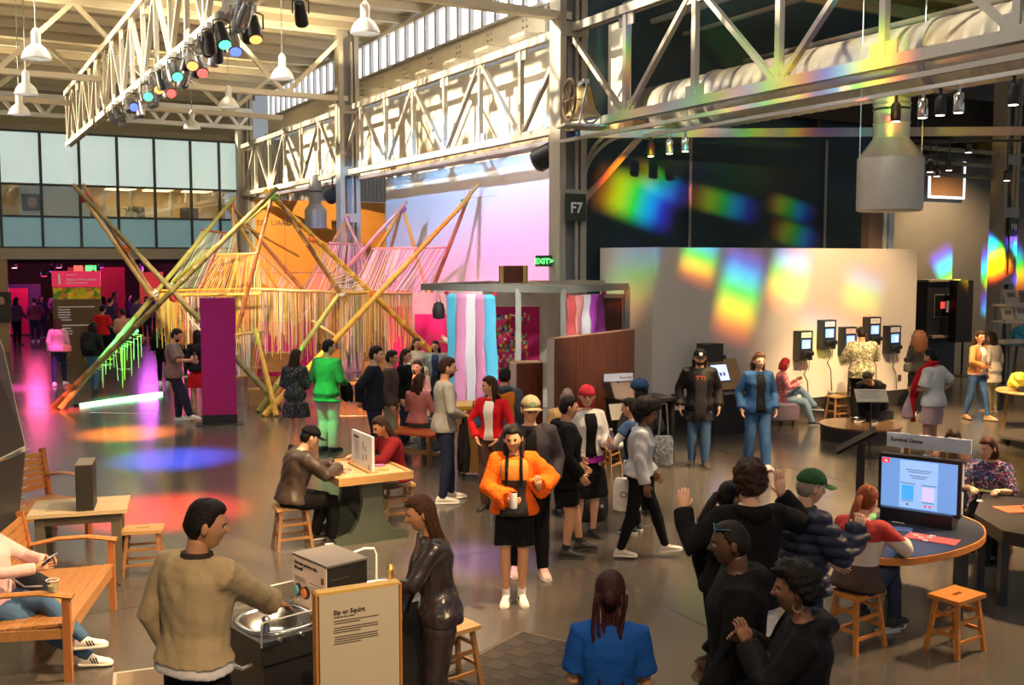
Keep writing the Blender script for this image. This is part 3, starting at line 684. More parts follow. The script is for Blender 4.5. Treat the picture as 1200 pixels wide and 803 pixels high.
p = onwall(1030, 290, -0.4); t = thing('service_post', 'brown post with a white edge strip behind the exhibit wall', 'post', (p.x, p.y, 0), TH)
MB().box((0, 0.2, 2.1), (0.42, 0.2, 4.2)).build('post', mat('brown_post', (0.22, 0.14, 0.09), 0.6), t)
MB().box((0.27, 0.1, 2.1), (0.08, 0.06, 4.2)).build('edge_strip', WHITEM, t)
MB().box((0.5, 0.15, 2.05), (0.16, 0.08, 4.05)).build('tube_light', mat('cool_strip', (0.6, 0.7, 0.8), 0.4), t)
# brown banner with a lit edge high on the back wall
p = onwall(1109, 210, GW-0.15); t = thing('hanging_banner', 'brown screen panel with a bright pale frame high on the back wall', 'screen', p, TH)
MB().box((0, 0, 0), (1.38, 0.05, 0.95)).build('screen_cloth', mat('brown_cloth', (0.20, 0.11, 0.06), 0.8), t)
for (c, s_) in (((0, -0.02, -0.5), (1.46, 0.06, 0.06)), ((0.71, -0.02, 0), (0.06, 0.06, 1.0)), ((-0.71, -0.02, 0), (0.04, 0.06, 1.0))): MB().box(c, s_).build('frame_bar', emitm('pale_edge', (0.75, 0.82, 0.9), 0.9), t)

# bell on the truss beside F7
bl = thing('bronze_bell', 'old bronze bell with its turning wheel mounted high on the F7 post', 'bell', DD(680, 137, 17.6), R(15))
mb = MB(); mb.lathe((0.05, 0, 0), [(0.30, 0.0), (0.29, 0.03), (0.22, 0.12), (0.17, 0.3), (0.15, 0.42), (0.12, 0.5), (0.04, 0.53)], 24); mb.build('bell', mat('bronze', (0.48, 0.35, 0.16), 0.4, 0.7), bl, True)
mb = MB(); mb.box((0.05, 0, 0.57), (0.1, 0.34, 0.08)); mb.build('headstock', GREYST, bl)
mb = MB(); mb.tube([(-0.2, 0.34*math.cos(a_), 0.28+0.34*math.sin(a_)) for a_ in [2*PI*k/20 for k in range(21)]], 0.022, 6); wh = mb.build('wheel', mat('brown_iron', (0.16, 0.10, 0.06), 0.5, 0.4), bl)
for k in range(6):
    a_ = PI*k/3; MB().bar((-0.2, 0, 0.28), (-0.2, 0.33*math.cos(a_), 0.28+0.33*math.sin(a_)), 0.02).build('spoke', mat('brown_iron', (0.1, 0.1, 0.1)), wh)
for s_ in (-1, 1): MB().bar((0.05, 0.2*s_, 0.55), (0.28*s_*0.6+0.05, 0.3*s_, -0.15), 0.03).build('stand_leg', GREYST, bl)
MB().bar((-0.35, 0, -0.16), (0.45, 0, -0.16), 0.5, 0.04).build('shelf', STEEL, bl)
# exit sign
ex = thing('exit_sign', 'green lit EXIT sign beside the F7 post', 'exit sign', DD(637, 306, 18.35), R(12))
MB().box((0, 0, 0), (0.30, 0.06, 0.2)).build('housing', mat('exit_back', (0.02, 0.10, 0.02), 0.4), ex)
EXG = emitm('exit_green', (0.1, 1.0, 0.15), 2.2)
text('EXIT>', 0.13, frame((0, -0.034, -0.045), (1, 0, 0), (0, 0, 1)), EXG, ex, align='CENTER', bold=True)
MB().bar((0.1, 0, 0.02), (0.24, 0, 0.02), 0.03, 0.04).build('bracket', GREYST, ex)
ex2 = thing('exit_sign', 'green exit sign glowing under the lobby ceiling', 'exit sign', B(a_at(117), FB+2.0, 2.72), TH)
MB().box((0, 0, 0), (0.36, 0.06, 0.26)).build('housing', emitm('exit_panel', (0.1, 0.9, 0.15), 1.6), ex2)
MB().box((-0.42, 0, 0), (0.3, 0.05, 0.26)).build('red_panel', emitm('exit_red', (0.9, 0.15, 0.1), 0.8), ex2)
MB().cyl((0, 0, 0.12), (0, 0, 0.24), 0.012, 6).build('bracket', GREYST, ex2)

# small glowing lamps added in the lobby for its purple and pink highlights
for k in range(20):
    g = ('violet', 'pink', 'white', 'crimson')[k % 4]; c = {'violet': (0.35, 0.08, 0.9), 'pink': (0.9, 0.2, 0.5), 'white': (0.9, 0.75, 0.65), 'crimson': (0.8, 0.03, 0.1)}[g]
    t = thing('lobby_spotlight', 'small %s spotlight added under the dark lobby ceiling' % g, 'spotlight', B(-8.2+0.55*k, FB+1.2+(k*3.1) % 9, 2.55+0.12*(k % 3)), TH, 'added spotlights under the lobby ceiling')
    MB().lathe((0, 0, 0), [(0.10, -0.06), (0.12, -0.03), (0.09, 0.1), (0.03, 0.14)], 10).build('head', BLACKM, t); MB().lathe((0, 0, -0.03), [(0.085, -0.05), (0.11, 0.0), (0.11, 0.03)], 10).build('glow_ring', emitm('lobby_glow_'+g, c, 2.2), t); MB().cyl((0, 0, 0.1), (0, 0, 2.93-t.location.z), 0.012, 6).build('stem', BLACKM, t)

for (a, b, px, py, d, en) in ((-6.9, 3.0, 260, 330, 23.0, 2000), (-6.9, 6.0, 390, 350, 23.5, 1800), (-6.9, 1.0, 470, 400, 22.0, 1000)):
    light('sculpture_spot', 'SPOT', B(a, b, 6.1), en, (1.0, 0.80, 0.48), target=DD(px, py, d), spot_size=R(38), spot_blend=0.8, shadow_soft_size=0.1)

light('booth_fill', 'SPOT', B(-4.0, -5.0, 5.0), 900, (1.0, 0.93, 0.85), target=DD(570, 400, 17.0), spot_size=R(26), spot_blend=0.8, shadow_soft_size=0.1)  # added spot to brighten the hanging flag
light('booth_fill', 'SPOT', B(-2.0, -6.5, 5.0), 700, (1.0, 0.9, 0.8), target=DD(680, 410, 16.0), spot_size=R(26), spot_blend=0.8, shadow_soft_size=0.1)  # added spot to brighten the wooden booth
# ================================================================== BAMBOO AND STRING SCULPTURE
def bamboo(name, c1, c2):
    m = bpy.data.materials.new(name); m.use_nodes = True; nt = m.node_tree; b = nt.nodes['Principled BSDF']; b.inputs['Roughness'].default_value = 0.4
    tc = nt.nodes.new('ShaderNodeTexCoord'); n = nt.nodes.new('ShaderNodeTexNoise'); n.inputs['Scale'].default_value = 1.3; n.inputs['Detail'].default_value = 4
    nt.links.new(tc.outputs['Object'], n.inputs['Vector'])
    cr = nt.nodes.new('ShaderNodeValToRGB'); e = cr.color_ramp.elements
    e[0].position = 0.35; e[0].color = (*c1, 1); e[1].position = 0.65; e[1].color = (*c2, 1)
    nt.links.new(n.outputs['Fac'], cr.inputs[0]); nt.links.new(cr.outputs[0], b.inputs['Base Color']); return m
BAM = {'y': bamboo('bamboo_yellow', (0.60, 0.31, 0.03), (0.74, 0.46, 0.07)), 'o': bamboo('bamboo_olive', (0.15, 0.12, 0.04), (0.27, 0.21, 0.07)), 'b': bamboo('bamboo_brown', (0.24, 0.11, 0.04), (0.36, 0.18, 0.06)),
       'g': bamboo('bamboo_green', (0.34, 0.30, 0.06), (0.42, 0.42, 0.10)), 't': bamboo('bamboo_tan', (0.56, 0.32, 0.10), (0.66, 0.44, 0.17)), 'p': bamboo('bamboo_pink', (0.52, 0.28, 0.22), (0.62, 0.40, 0.32)), 'r': bamboo('bamboo_red', (0.40, 0.12, 0.05), (0.5, 0.2, 0.08))}
sc_org = G(250, 465)
scu = thing('bamboo_sculpture', 'walk-in star of lashed bamboo poles woven with coloured string curtains', 'sculpture', sc_org, 0)
def pole(p, q, r, c, parent=None):
    p = Vector(p); q = Vector(q); L = (q-p).length; n = max(2, int(L/0.33)); pts, rr = [], []
    for k in range(n+1):
        t = k/n; c_ = p.lerp(q, t); e = (q-p).normalized()*0.012; R_ = r*(1.08-0.3*t)
        if 0 < k < n: pts += [c_-e*1.6, c_-e*0.6, c_+e*0.6, c_+e*1.6]; rr += [R_, R_*1.13, R_*1.13, R_]
        else: pts.append(c_); rr.append(R_)
    mb = MB(); mb.tube(pts, rr, 8); return mb.build('pole', BAM[c], scu, True, world=True)
def E(px, py, d): return DD(px, py, d)
poles = [
 (G(62, 478), E(325, 220, 21.6), 0.062, 'o'), (G(338, 486), E(86, 217, 22.6), 0.062, 'o'), (E(184, 352, 22.9), E(97, 216, 22.9), 0.055, 'b'), (E(178, 348, 22.7), E(91, 222, 22.7), 0.05, 't'),
 (G(70, 480), E(275, 231, 25.2), 0.058, 'g'), (E(281, 352, 24.8), E(271, 233, 25.2), 0.055, 't'), (E(362, 348, 26.5), E(268, 238, 25.3), 0.05, 'b'), (E(330, 345, 25.8), E(265, 240, 25.1), 0.045, 'y'),
 (G(550, 455), E(310, 222, 21.8), 0.068, 'y'), (E(404, 351, 22.4), E(317, 221, 21.9), 0.055, 'b'), (G(303, 483), E(402, 338, 22.5), 0.062, 'g'), (E(279, 384, 21.9), E(320, 226, 21.8), 0.045, 'r'), (E(203, 330, 23.2), E(327, 228, 21.9), 0.045, 'g'),
 (G(309, 488), E(550, 231, 24.2), 0.066, 'y'), (E(535, 248, 24.2), E(562, 214, 24.3), 0.05, 't'), (G(463, 450), E(552, 224, 24.3), 0.058, 'r'),
 (E(335, 372, 27.6), E(410, 252, 27.3), 0.05, 't'), (E(446, 345, 27.0), E(404, 253, 27.2), 0.05, 'p'), (E(400, 345, 27.8), E(407, 253, 27.4), 0.04, 't'),
 (E(345, 382, 25.6), E(477, 236, 26.0), 0.055, 'p'), (E(376, 402, 26.8), E(474, 240, 26.2), 0.06, 'y'), (E(442, 350, 26.6), E(471, 244, 26.2), 0.045, 'b'), (E(517, 398, 26.0), E(471, 240, 26.1), 0.05, 'y'),
 (E(529, 402, 24.0), E(501, 338, 24.3), 0.055, 'y'), (E(489, 378, 24.2), E(507, 335, 24.3), 0.05, 'o'),
 (G(324, 488), E(299, 385, 21.3), 0.055, 'y'), (G(308, 482), E(345, 432, 21.6), 0.055, 'y'), (E(350, 300, 27.0), E(282, 262, 25.2), 0.04, 'y'), (E(345, 335, 26.2), E(300, 290, 25.5), 0.04, 't')]
for a_ in poles: pole(*a_)
M1, M2, M3, M4 = E(182, 341, 23.2), E(300, 339, 22.8), E(402, 343, 22.4), E(494, 344, 24.3)
rails = [(M1, M2, 'y'), (M2, M3, 't'), (M3, M4, 't'), (E(212, 346, 22.6), E(305, 345, 22.4), 'y'), (E(330, 341, 27.2), E(482, 341, 27.0), 't'), (E(236, 270, 25.2), E(278, 275, 25.1), 'r'), (E(254, 299, 23.6), E(304, 297, 23.4), 't'), (E(436, 292, 25.4), E(525, 290, 24.6), 'p'), (E(386, 285, 27.3), E(426, 287, 27.2), 'p'), (E(366, 376, 22.3), E(398, 397, 22.0), 't'), (E(270, 394, 22.0), E(310, 388, 21.8), 't'), (E(483, 388, 24.2), E(527, 381, 24.0), 't'), (E(278, 442, 21.5), E(300, 440, 21.2), 't')]
for (p, q, c) in rails: pole(p, q, 0.035, c)
LASH = [mat('lash_orange', (0.75, 0.18, 0.04), 0.8), mat('lash_red', (0.6, 0.04, 0.06), 0.8), mat('lash_purple', (0.35, 0.18, 0.5), 0.8), mat('lash_green', (0.15, 0.45, 0.12), 0.8), mat('lash_white', (0.8, 0.78, 0.7), 0.8)]
for k, (p, r_, c) in enumerate(((E(99, 232, 22.7), 0.12, 1), (E(149, 291, 22.8), 0.1, 0), (E(204, 349, 22.0), 0.12, 1), (E(271, 241, 25.2), 0.12, 0), (E(320, 230, 21.8), 0.13, 3), (E(366, 281, 22.0), 0.1, 0), (E(437, 346, 22.7), 0.12, 0), (E(543, 238, 24.2), 0.11, 3), (E(472, 245, 26.1), 0.12, 2), (E(407, 257, 27.3), 0.1, 2), (E(180, 344, 22.9), 0.12, 4), (E(82, 455, 21.4), 0.1, 0), (E(157, 388, 21.9), 0.1, 4), (E(400, 345, 22.4), 0.1, 4), (E(322, 471, 20.8), 0.09, 0))):
    mb = MB()
    for j in range(5):
        ax = Vector((random.uniform(-1, 1), random.uniform(-0.4, 0.4), random.uniform(-1, 1))).normalized(); s_ = ax.orthogonal().normalized(); t_ = ax.cross(s_)
        mb.tube([p + (s_*math.cos(a_)+t_*math.sin(a_))*r_*0.8 + ax*random.uniform(-0.03, 0.03) for a_ in [2*PI*i/10 for i in range(11)]], 0.014, 4)
    tag(mb.build('lashing', LASH[c], scu, world=True), kind='stuff')
SC = {k: mat('string_'+k, c, 0.85, var=0.2, scale=2) for k, c in {'w': (0.85, 0.80, 0.70), 'y': (0.85, 0.60, 0.10), 'o': (0.85, 0.33, 0.05), 'g': (0.42, 0.62, 0.28), 'p': (0.74, 0.40, 0.45), 'l': (0.48, 0.38, 0.62), 'r': (0.6, 0.10, 0.08), 'k': (0.16, 0.10, 0.07), 't': (0.62, 0.44, 0.22)}.items()}
def curtain(fn, n, cols, name='string_curtain', r=0.0075):
    keys = sorted(set(cols)); mb = MB()
    for k in range(n):
        pts = fn(k/(n-1) + random.uniform(-0.4, 0.4)/n); mb.cur = keys.index(random.choice(cols)); mb.tube(pts, r*random.uniform(0.6, 1.15), 4, cap=False)
    return tag(mb.build(name, [SC[c] for c in keys], scu, world=True), kind='stuff')
def hang(p, q, lo, hi):
    def fn(t):
        a_ = p.lerp(q, min(max(t, 0), 1)); L = random.uniform(lo, hi); j = Vector((random.uniform(-.02, .02), random.uniform(-.05, .05), 0))
        return [a_, a_ + Vector((0, 0, -L*0.5)) + j*0.6, a_ + Vector((0, 0, -L)) + j]
    return fn
def fan(p0, p1, q0, q1):
    def fn(t):
        t = min(max(t, 0), 1); a_ = p0.lerp(p1, t); b_ = q0.lerp(q1, t); return [a_, a_.lerp(b_, 0.5)+Vector((0, 0, -0.03)), b_]
    return fn
curtain(hang(M1, M1.lerp(M2, 0.2), 0.8, 1.35), 34, 'ggwyyo'); curtain(hang(M1.lerp(M2, 0.05), M1.lerp(M2, 0.33), 0.9, 1.4), 40, 'oooyyrt')
curtain(hang(M1.lerp(M2, 0.3), M1.lerp(M2, 0.62), 0.7, 1.4), 52, 'wwlprkp'); curtain(hang(M1.lerp(M2, 0.6), M2, 0.8, 1.5), 60, 'oopyywto')
curtain(hang(M2, M3, 0.9, 1.6), 120, 'yywwtotpk'); curtain(hang(M3, M4, 0.8, 1.6), 110, 'yyywwtgok')
curtain(hang(E(330, 341, 27.2), E(482, 341, 27.0), 0.8, 1.9), 90, 'wwtyptk')
curtain(fan(E(236, 270, 25.2), E(278, 275, 25.1), E(198, 337, 23.2), E(262, 338, 23.0)), 36, 'gwpprwg'); curtain(fan(E(236, 270, 25.2), E(246, 271, 25.2), E(196, 337, 23.2), E(214, 338, 23.1)), 14, 'ggw')
curtain(fan(E(254, 299, 23.6), E(304, 297, 23.4), E(228, 345, 22.6), E(306, 345, 22.5)), 44, 'oootyor')
curtain(fan(E(436, 292, 25.4), E(478, 291, 25.0), E(410, 343, 22.6), E(462, 344, 23.6)), 40, 'wwpylkw'); curtain(fan(E(478, 291, 25.0), E(525, 290, 24.6), E(438, 344, 23.2), E(492, 345, 24.2)), 38, 'wplpkrw')
curtain(fan(E(386, 285, 27.3), E(426, 287, 27.2), E(355, 341, 27.2), E(442, 341, 27.0)), 40, 'wwpkpw')
curtain(fan(E(366, 281, 22.0), E(436, 345, 22.6), E(372, 300, 22.0), E(402, 345, 22.4)), 26, 'ywgy'); curtain(fan(E(300, 290, 25.6), E(345, 335, 26.2), E(305, 330, 25.8), E(330, 345, 25.8)), 26, 'wtwy')
curtain(fan(E(212, 358, 22.0), E(240, 392, 21.6), E(232, 400, 21.6), E(262, 420, 21.4)), 14, 'wotk'); curtain(fan(E(270, 394, 22.0), E(308, 388, 21.8), E(279, 442, 21.5), E(300, 440, 21.3)), 26, 'wwotk')
curtain(fan(E(483, 388, 24.2), E(527, 381, 24.0), E(500, 425, 24.2), E(530, 424, 24.0)), 24, 'wotw'); curtain(fan(E(90, 445, 21.5), E(152, 388, 21.9), E(97, 450, 21.45), E(167, 393, 21.9)), 22, 'ooty')
curtain(hang(E(118, 420, 21.7), E(165, 393, 21.9), 0.35, 0.9), 14, 'wyt', r=0.009)
# thin guy lines across to the screen wall
t = thing('guy_line', 'thin grey line stretched from a bamboo tip up to the truss', 'cord', E(548, 232, 24.3), 0)
MB().tube([E(548, 232, 24.3), E(600, 228, 23.6), B(-0.3, 2.6, 5.2)], 0.006, 4).build('line', SC['t'], t, world=True)

# green tube light on the floor
tl = thing('light_tube', 'glowing green-white tube light lying on the floor by the sculpture foot', 'tube light', G(140, 468), 0)
p, q = G(90, 475, 0.03), G(191, 460.5, 0.03)
MB().cyl(p, q, 0.028, 8).build('tube', emitm('green_tube', (0.55, 1.0, 0.7), 3.5), tl, world=True)
for e in (p, q): MB().box(e, (0.1, 0.07, 0.06)).build('end_cap', BLACKM, tl, world=True)
ft = thing('floor_tape', 'thin pale stripe painting a reflection on the floor behind the magenta panel', 'tape', G(140, 484, 0.002), 0)
MB().bar(G(106, 483.5, 0.002), G(181, 485, 0.002), 0.03, 0.004).build('tape', SWHITE, ft, world=True)  # pale bar painted in as a reflection line below the tube light
ft = thing('floor_tape', 'thin pale tape stripe on the floor in front of the plain wooden stool', 'tape', G(400, 487, 0.002), 0)
MB().bar(G(375, 487.5, 0.002), G(430, 487.5, 0.002), 0.04, 0.004).build('tape', SWHITE, ft, world=True)

# free-standing magenta panel
MAG = mat('magenta_laminate', (0.42, 0.006, 0.16), 0.45, 0, 0.06, 2)
mp_ = G(258, 497); t = thing('magenta_banner', 'tall plain magenta panel standing on a black base plate', 'panel', mp_, R(14))
MB().box((0, 0, 1.27), (0.62, 0.07, 2.2)).build('panel', MAG, t); MB().box((0, 0, 0.095), (0.63, 0.075, 0.17)).build('plinth', BLACKM, t); MB().box((0, 0, 0.008), (0.86, 0.45, 0.016)).build('base_plate', BLACKM, t)
t = thing('crimson_banner', 'crimson panel standing at the lobby entrance beside the tan pier', 'panel', G(24, 393), R(20))
MB().box((0, 0, 0.95), (0.66, 0.1, 1.9)).build('panel', mat('crimson', (0.5, 0.01, 0.07), 0.5), t); MB().box((0, 0, 0.03), (0.8, 0.4, 0.06)).build('base_plate', BLACKM, t)
MB().box((-0.38, -0.02, 0.95), (0.07, 0.08, 1.95)).build('edge_post', mat('pale_pink_edge', (0.8, 0.5, 0.5), 0.5), t)

# entrance totem
tt = G(93, 426); t = thing('sign_totem', 'entrance totem with a red header numbered 1, a fruit-bright photo band and brown body', 'sign', tt, TH*0.6)
W_, H_ = 1.32, 2.72
TOB = mat('totem_brown', (0.13, 0.075, 0.03), 0.5)
MB().box((0, 0, 0.95), (W_, 0.16, 1.9)).build('body', TOB, t)
MB().box((0, 0, 2.5), (W_, 0.17, 0.46)).build('header', emitm('totem_red', (0.55, 0.02, 0.07), 0.5), t)
MB().box((0, -0.005, 2.08), (W_-0.04, 0.17, 0.34)).build('photo_band', patches('bright_photo', [(0.55, 0.6, 0.02), (0.75, 0.22, 0.02), (0.15, 0.35, 0.02), (0.85, 0.6, 0.05)], 7), t)
text('1', 0.42, frame((-0.56, -0.09, 2.35), (1, 0, 0), (0, 0, 1)), SWHITE, t, bold=True)
text('Human Phenomena', 0.105, frame((-0.27, -0.09, 2.45), (1, 0, 0), (0, 0, 1)), SWHITE, t, bold=True)
def greek(t, x0, x1, y, z1, n, dz, m, h=0.022, ragged=0.25, zs=None, name='text_line'):
    for k in range(n):
        xe = x0 + (x1-x0)*(1-random.uniform(0, ragged)); MB().box(((x0+xe)/2, y, z1-k*dz), (xe-x0, 0.003, h)).build(name, m, t)
greek(t, -0.27, 0.1, -0.088, 2.62, 1, 0.1, SWHITE); greek(t, -0.27, 0.35, -0.088, 2.38, 1, 0.1, SWHITE)
greek(t, -0.52, 0.48, -0.082, 1.68, 1, 0.1, SWHITE, 0.03, 0.05); greek(t, -0.52, -0.15, -0.082, 1.60, 5, 0.075, SWHITE, 0.03); greek(t, -0.52, 0.45, -0.082, 1.14, 1, 0.1, SWHITE, 0.03, 0.05); greek(t, -0.52, -0.1, -0.082, 1.05, 3, 0.08, SWHITE, 0.03)
# framed picture on the tan pier
t = thing('framed_poster', 'dark framed portrait poster on the tan pier by the lobby', 'poster', B(a_at(1), FB-0.16, 1.5), TH)
MB().box((0, 0, 0), (0.6, 0.04, 1.0)).build('frame', mat('poster_dark', (0.04, 0.03, 0.02), 0.5), t)
MB().lathe((0, -0.03, 0.2), [(0.0, -0.12), (0.08, -0.1), (0.1, 0), (0.07, 0.12), (0, 0.15)], 12, 1, 0.1).build('portrait', mat('portrait_skin', (.5, .3, .2)), t)

# magenta activity boards behind the sculpture
for k, (px0, px1, py, h, d) in enumerate(((300, 372, 448, 1.5, 26.0), (455, 520, 434, 1.9, 25.6), (484, 528, 440, 2.3, 24.0))):
    p, q = DD(px0, py, d), DD(px1, py, d); p.z = q.z = 0
    lab = ('low magenta board behind the string curtains', 'magenta board behind the seated group', 'tall white board with a magenta print beside the bamboo foot')[k]
    t = thing('activity_board', lab, 'board', ((p.x+q.x)/2, d, 0), 0)
    MB().box((0, 0, h/2+0.05), ((q-p).length, 0.06, h-0.1)).build('panel', mat('hot_pink', (0.62, 0.01, 0.16), 0.6) if k < 2 else mat('dull_white_board', (0.45, 0.40, 0.36), 0.7), t)
    if k == 2: MB().box((0, -0.035, 1.35), ((q-p).length-0.1, 0.01, 0.9)).build('print', mat('hot_pink', (.6, .01, .16)), t)
    for s_ in (-1, 1): MB().box((s_*(q-p).length*0.42, 0, 0.03), (0.06, 0.5, 0.06)).build('foot', BLACKM, t)

# ================================================================== FLAG KIOSK AND WOODEN BOOTH
KST = mat('kiosk_steel', (0.27, 0.28, 0.25), 0.5, 0.3)
DARKW = wood('dark_laminate', (0.085, 0.018, 0.007), (0.17, 0.045, 0.014), 2.0, 'Z', 0.35)
cd = 17.4
c0, c1, c2, c3 = E(495, 335, cd), E(660, 352, 15.9), E(735, 350, 17.6), E(575, 327, 19.5)
kz = 2.62
kr = thing('exhibit_booth', 'exhibit booth of dark wood panels under a grey steel pergola', 'booth', ((c0.x+c1.x)/2, cd, 0), 0)
cor = [Vector((c.x, c.y, kz)) for c in (c0, c1, c2, c3)]
for i in range(4): MB().bar(cor[i], cor[(i+1) % 4], 0.07, 0.11).build('edge_beam', KST, kr, world=True)
for k in range(1, 9):
    MB().bar(cor[0].lerp(cor[1], k/9), cor[3].lerp(cor[2], k/9), 0.16, 0.03).build('roof_slat', mat('slat_grey', (0.40, 0.39, 0.36), 0.55), kr, world=True)
for c in (cor[0].lerp(cor[1], 0.70), cor[1], cor[2], cor[3]):
    MB().bar(Vector((c.x, c.y, 0)), c, 0.09).build('post', KST, kr, world=True)
bx_ = cor[0].lerp(cor[3], 0.5).lerp(cor[1].lerp(cor[2], 0.5), 0.42)
ub = thing('wooden_box', 'dark open wooden box standing on the pergola roof', 'box', bx_+Vector((0, 0, 0.056)), 0)
MB().box((0, 0.1, 0.15), (0.5, 0.04, 0.3)).build('back', DARKW, ub)
for x in (-0.2, 0.2): MB().box((x, -0.04, 0.15), (0.06, 0.26, 0.3)).build('upright', wood('pine', (0.45, 0.28, 0.10), (0.58, 0.38, 0.16), 3, 'Z'), ub)
def flag(p, q, h, cols, label, vertical=True):
    p = Vector(p); q = Vector(q); L = (q-p).length; ang = math.atan2((q-p).y, (q-p).x)
    t = thing('hanging_flag', label, 'flag', (p.x, p.y, p.z-h), ang)
    n = len(cols)
    for i, c in enumerate(cols):
        def fn(u_, v_, i=i):
            x = L*(i+u_)/n; z = h*(1-v_)
            return (x + 0.015*math.sin(v_*5+i), 0.035*math.sin(x*13+v_*2.2)*(0.25+v_) + 0.012*math.sin(v_*16+x*5), z)
        mb = MB(); mb.grid(fn, 7, 22); o = mb.build('stripe', c, t, 'all'); md = o.modifiers.new('s', 'SOLIDIFY'); md.thickness = 0.004
    for x in (0.02, L-0.02): MB().box((x, 0, h+0.01), (0.06, 0.05, 0.05)).build('clip', LASH[1], t)
    return t
CB = mat('flag_blue', (0.10, 0.52, 0.78), 0.75, 0, 0.05); CP = mat('flag_pink', (0.72, 0.30, 0.52), 0.75, 0, 0.05); CW = mat('flag_white', (0.78, 0.76, 0.82), 0.75, 0, 0.03)
e0, e1 = cor[0].lerp(cor[1], 0.19)+Vector((-0.02, -0.07, -0.1)), cor[0].lerp(cor[1], 0.545)+Vector((0, -0.07, -0.1))
flag(e0, e1, 1.85, [CB, CP, CW, CP, CB], 'blue, pink and white striped flag hanging from the pergola')
e2 = cor[1].lerp(cor[2], 0.05)+Vector((0, -0.07, -0.1)); e3 = cor[1].lerp(cor[2], 0.62)+Vector((0, -0.07, -0.1))
flag(e2, e3, 1.0, [mat('flag_red', (0.62, 0.10, 0.10), 0.75), mat('flag_red2', (0.70, 0.28, 0.28), 0.75), CW, mat('flag_violet', (0.42, 0.05, 0.48), 0.75), mat('flag_plum', (0.18, 0.02, 0.16), 0.75)], 'red, white and purple striped flag hanging beside the wooden booth')
# small black bag hanging from the pergola
hp = cor[0].lerp(cor[3], 0.55)
hp = cor[0].lerp(cor[1], 0.12)
t = thing('hanging_bag', 'small black bag hanging from the pergola corner', 'bag', hp+Vector((0, 0.12, -0.55)), 0)
MB().lathe((0, 0, 0), [(0.03, 0), (0.10, 0.02), (0.11, 0.15), (0.08, 0.27), (0.02, 0.3)], 10, 1, 0.5).build('bag', BLACKM, t, True); MB().tube([(-0.04, 0, 0.28), (0, -0.06, 0.52), (0.04, 0, 0.28)], 0.008, 5).build('strap', BLACKM, t)
# pinboard with magenta poster
pb = E(612, 470, 19.2); t = thing('pin_board', 'white board with a magenta poster of scattered notes', 'board', (pb.x, pb.y, 0), R(4))
MB().box((0, 0, 1.4), (1.5, 0.06, 2.2)).build('board', mat('cream_board', (0.78, 0.72, 0.60), 0.7), t); MB().box((-0.16, -0.04, 1.45), (0.96, 0.012, 1.5)).build('poster', mat('hot_pink', (.6, .01, .16)), t)
for s_ in (-1, 1): MB().box((s_*0.68, 0, 0.16), (0.07, 0.5, 0.32)).build('foot', KST, t)
NC = [mat('note_'+k, c, 0.8) for k, c in {'o': (0.85, 0.3, 0.03), 'y': (0.8, 0.6, 0.08), 'b': (0.05, 0.04, 0.12), 'r': (0.7, 0.05, 0.03), 'w': (0.8, 0.75, 0.7), 'g': (0.1, 0.35, 0.25)}.items()]
for k in range(200):
    x, z = random.uniform(-0.5, 0.12), random.uniform(0.8, 2.05)
    MB().box((x, -0.05, z), (random.uniform(0.03, 0.06), 0.006, random.uniform(0.03, 0.08))).build('note', random.choice(NC), t)
# booth
booth = kr; BX0, BY0 = kr.location.x, kr.location.y
def panelw(px0, py0, d0, px1, py1, d1, label, th=0.09, h=None):
    p, q = E(px0, py0, d0), E(px1, py1, d1); z = h or (p.z+q.z)/2; ang = math.atan2(q.y-p.y, q.x-p.x); L = math.hypot(q.x-p.x, q.y-p.y)
    t = booth; Mx = Matrix.Translation((p.x-BX0, p.y-BY0, 0)) @ Matrix.Rotation(ang, 4, 'Z'); Rz = Mx.to_3x3()
    n = max(1, int(round(L/0.62)))
    for k in range(n): MB().box(Mx @ Vector((L*(k+0.5)/n, 0, z/2)), (L/n-0.004, th, z), Rz).build('board', DARKW, t)
    MB().box(Mx @ Vector((L/2, 0, z+0.008)), (L, th+0.01, 0.016), Rz).build('top_edge', mat('edge_tan', (0.42, 0.24, 0.13), 0.5), t)
    MB().box(Mx @ Vector((-0.012, 0, z/2)), (0.024, th+0.012, z), Rz).build('end_strip', mat('edge_light', (0.55, 0.45, 0.38), 0.5), t)
    return Mx
panelw(646, 398, 14.6, 741, 386, 16.6, 'long dark wood booth wall facing the walkway')
panelw(602, 425, 15.2, 633, 425, 15.3, 'short dark wood booth end block beside the flag table', 0.32)
panelw(702, 354, 17.9, 731, 353, 17.9, 'tall dark wood booth back panel near the white wall', 0.12, 2.45)
Mx = panelw(680, 357, 17.0, 698, 357, 17.0, 'narrow reddish wood booth panel with small white lettering', 0.06, 2.45)
text('Visible Yarns', 0.05, Mx @ frame((0.03, -0.035, 2.34), (1, 0, 0), (0, 0, 1)), SWHITE, booth)
bf = booth
for (p, q) in (((621, 331, 17.2), (707, 331, 17.9)), ((707, 331, 17.9), (707, 352, 17.9)), ((676, 333, 16.8), (676, 400, 16.8)), ((731, 347, 17.8), (731, 400, 17.8)), ((621, 331, 17.2), (676, 347, 16.8)), ((676, 347, 16.8), (731, 347, 17.8)), ((700, 350, 16.9), (700, 400, 16.9))):
    MB().bar(E(*p), E(*q), 0.07).build('frame_rail', mat('tan_frame', (0.42, 0.36, 0.28), 0.5), bf, world=True)
for (px, d) in ((676, 16.8), (731, 17.8)):
    a_ = E(px, 400, d); MB().bar(Vector((a_.x, a_.y, 0)), a_, 0.07).build('frame_rail', mat('tan_frame', (.42, .36, .28)), bf, world=True)
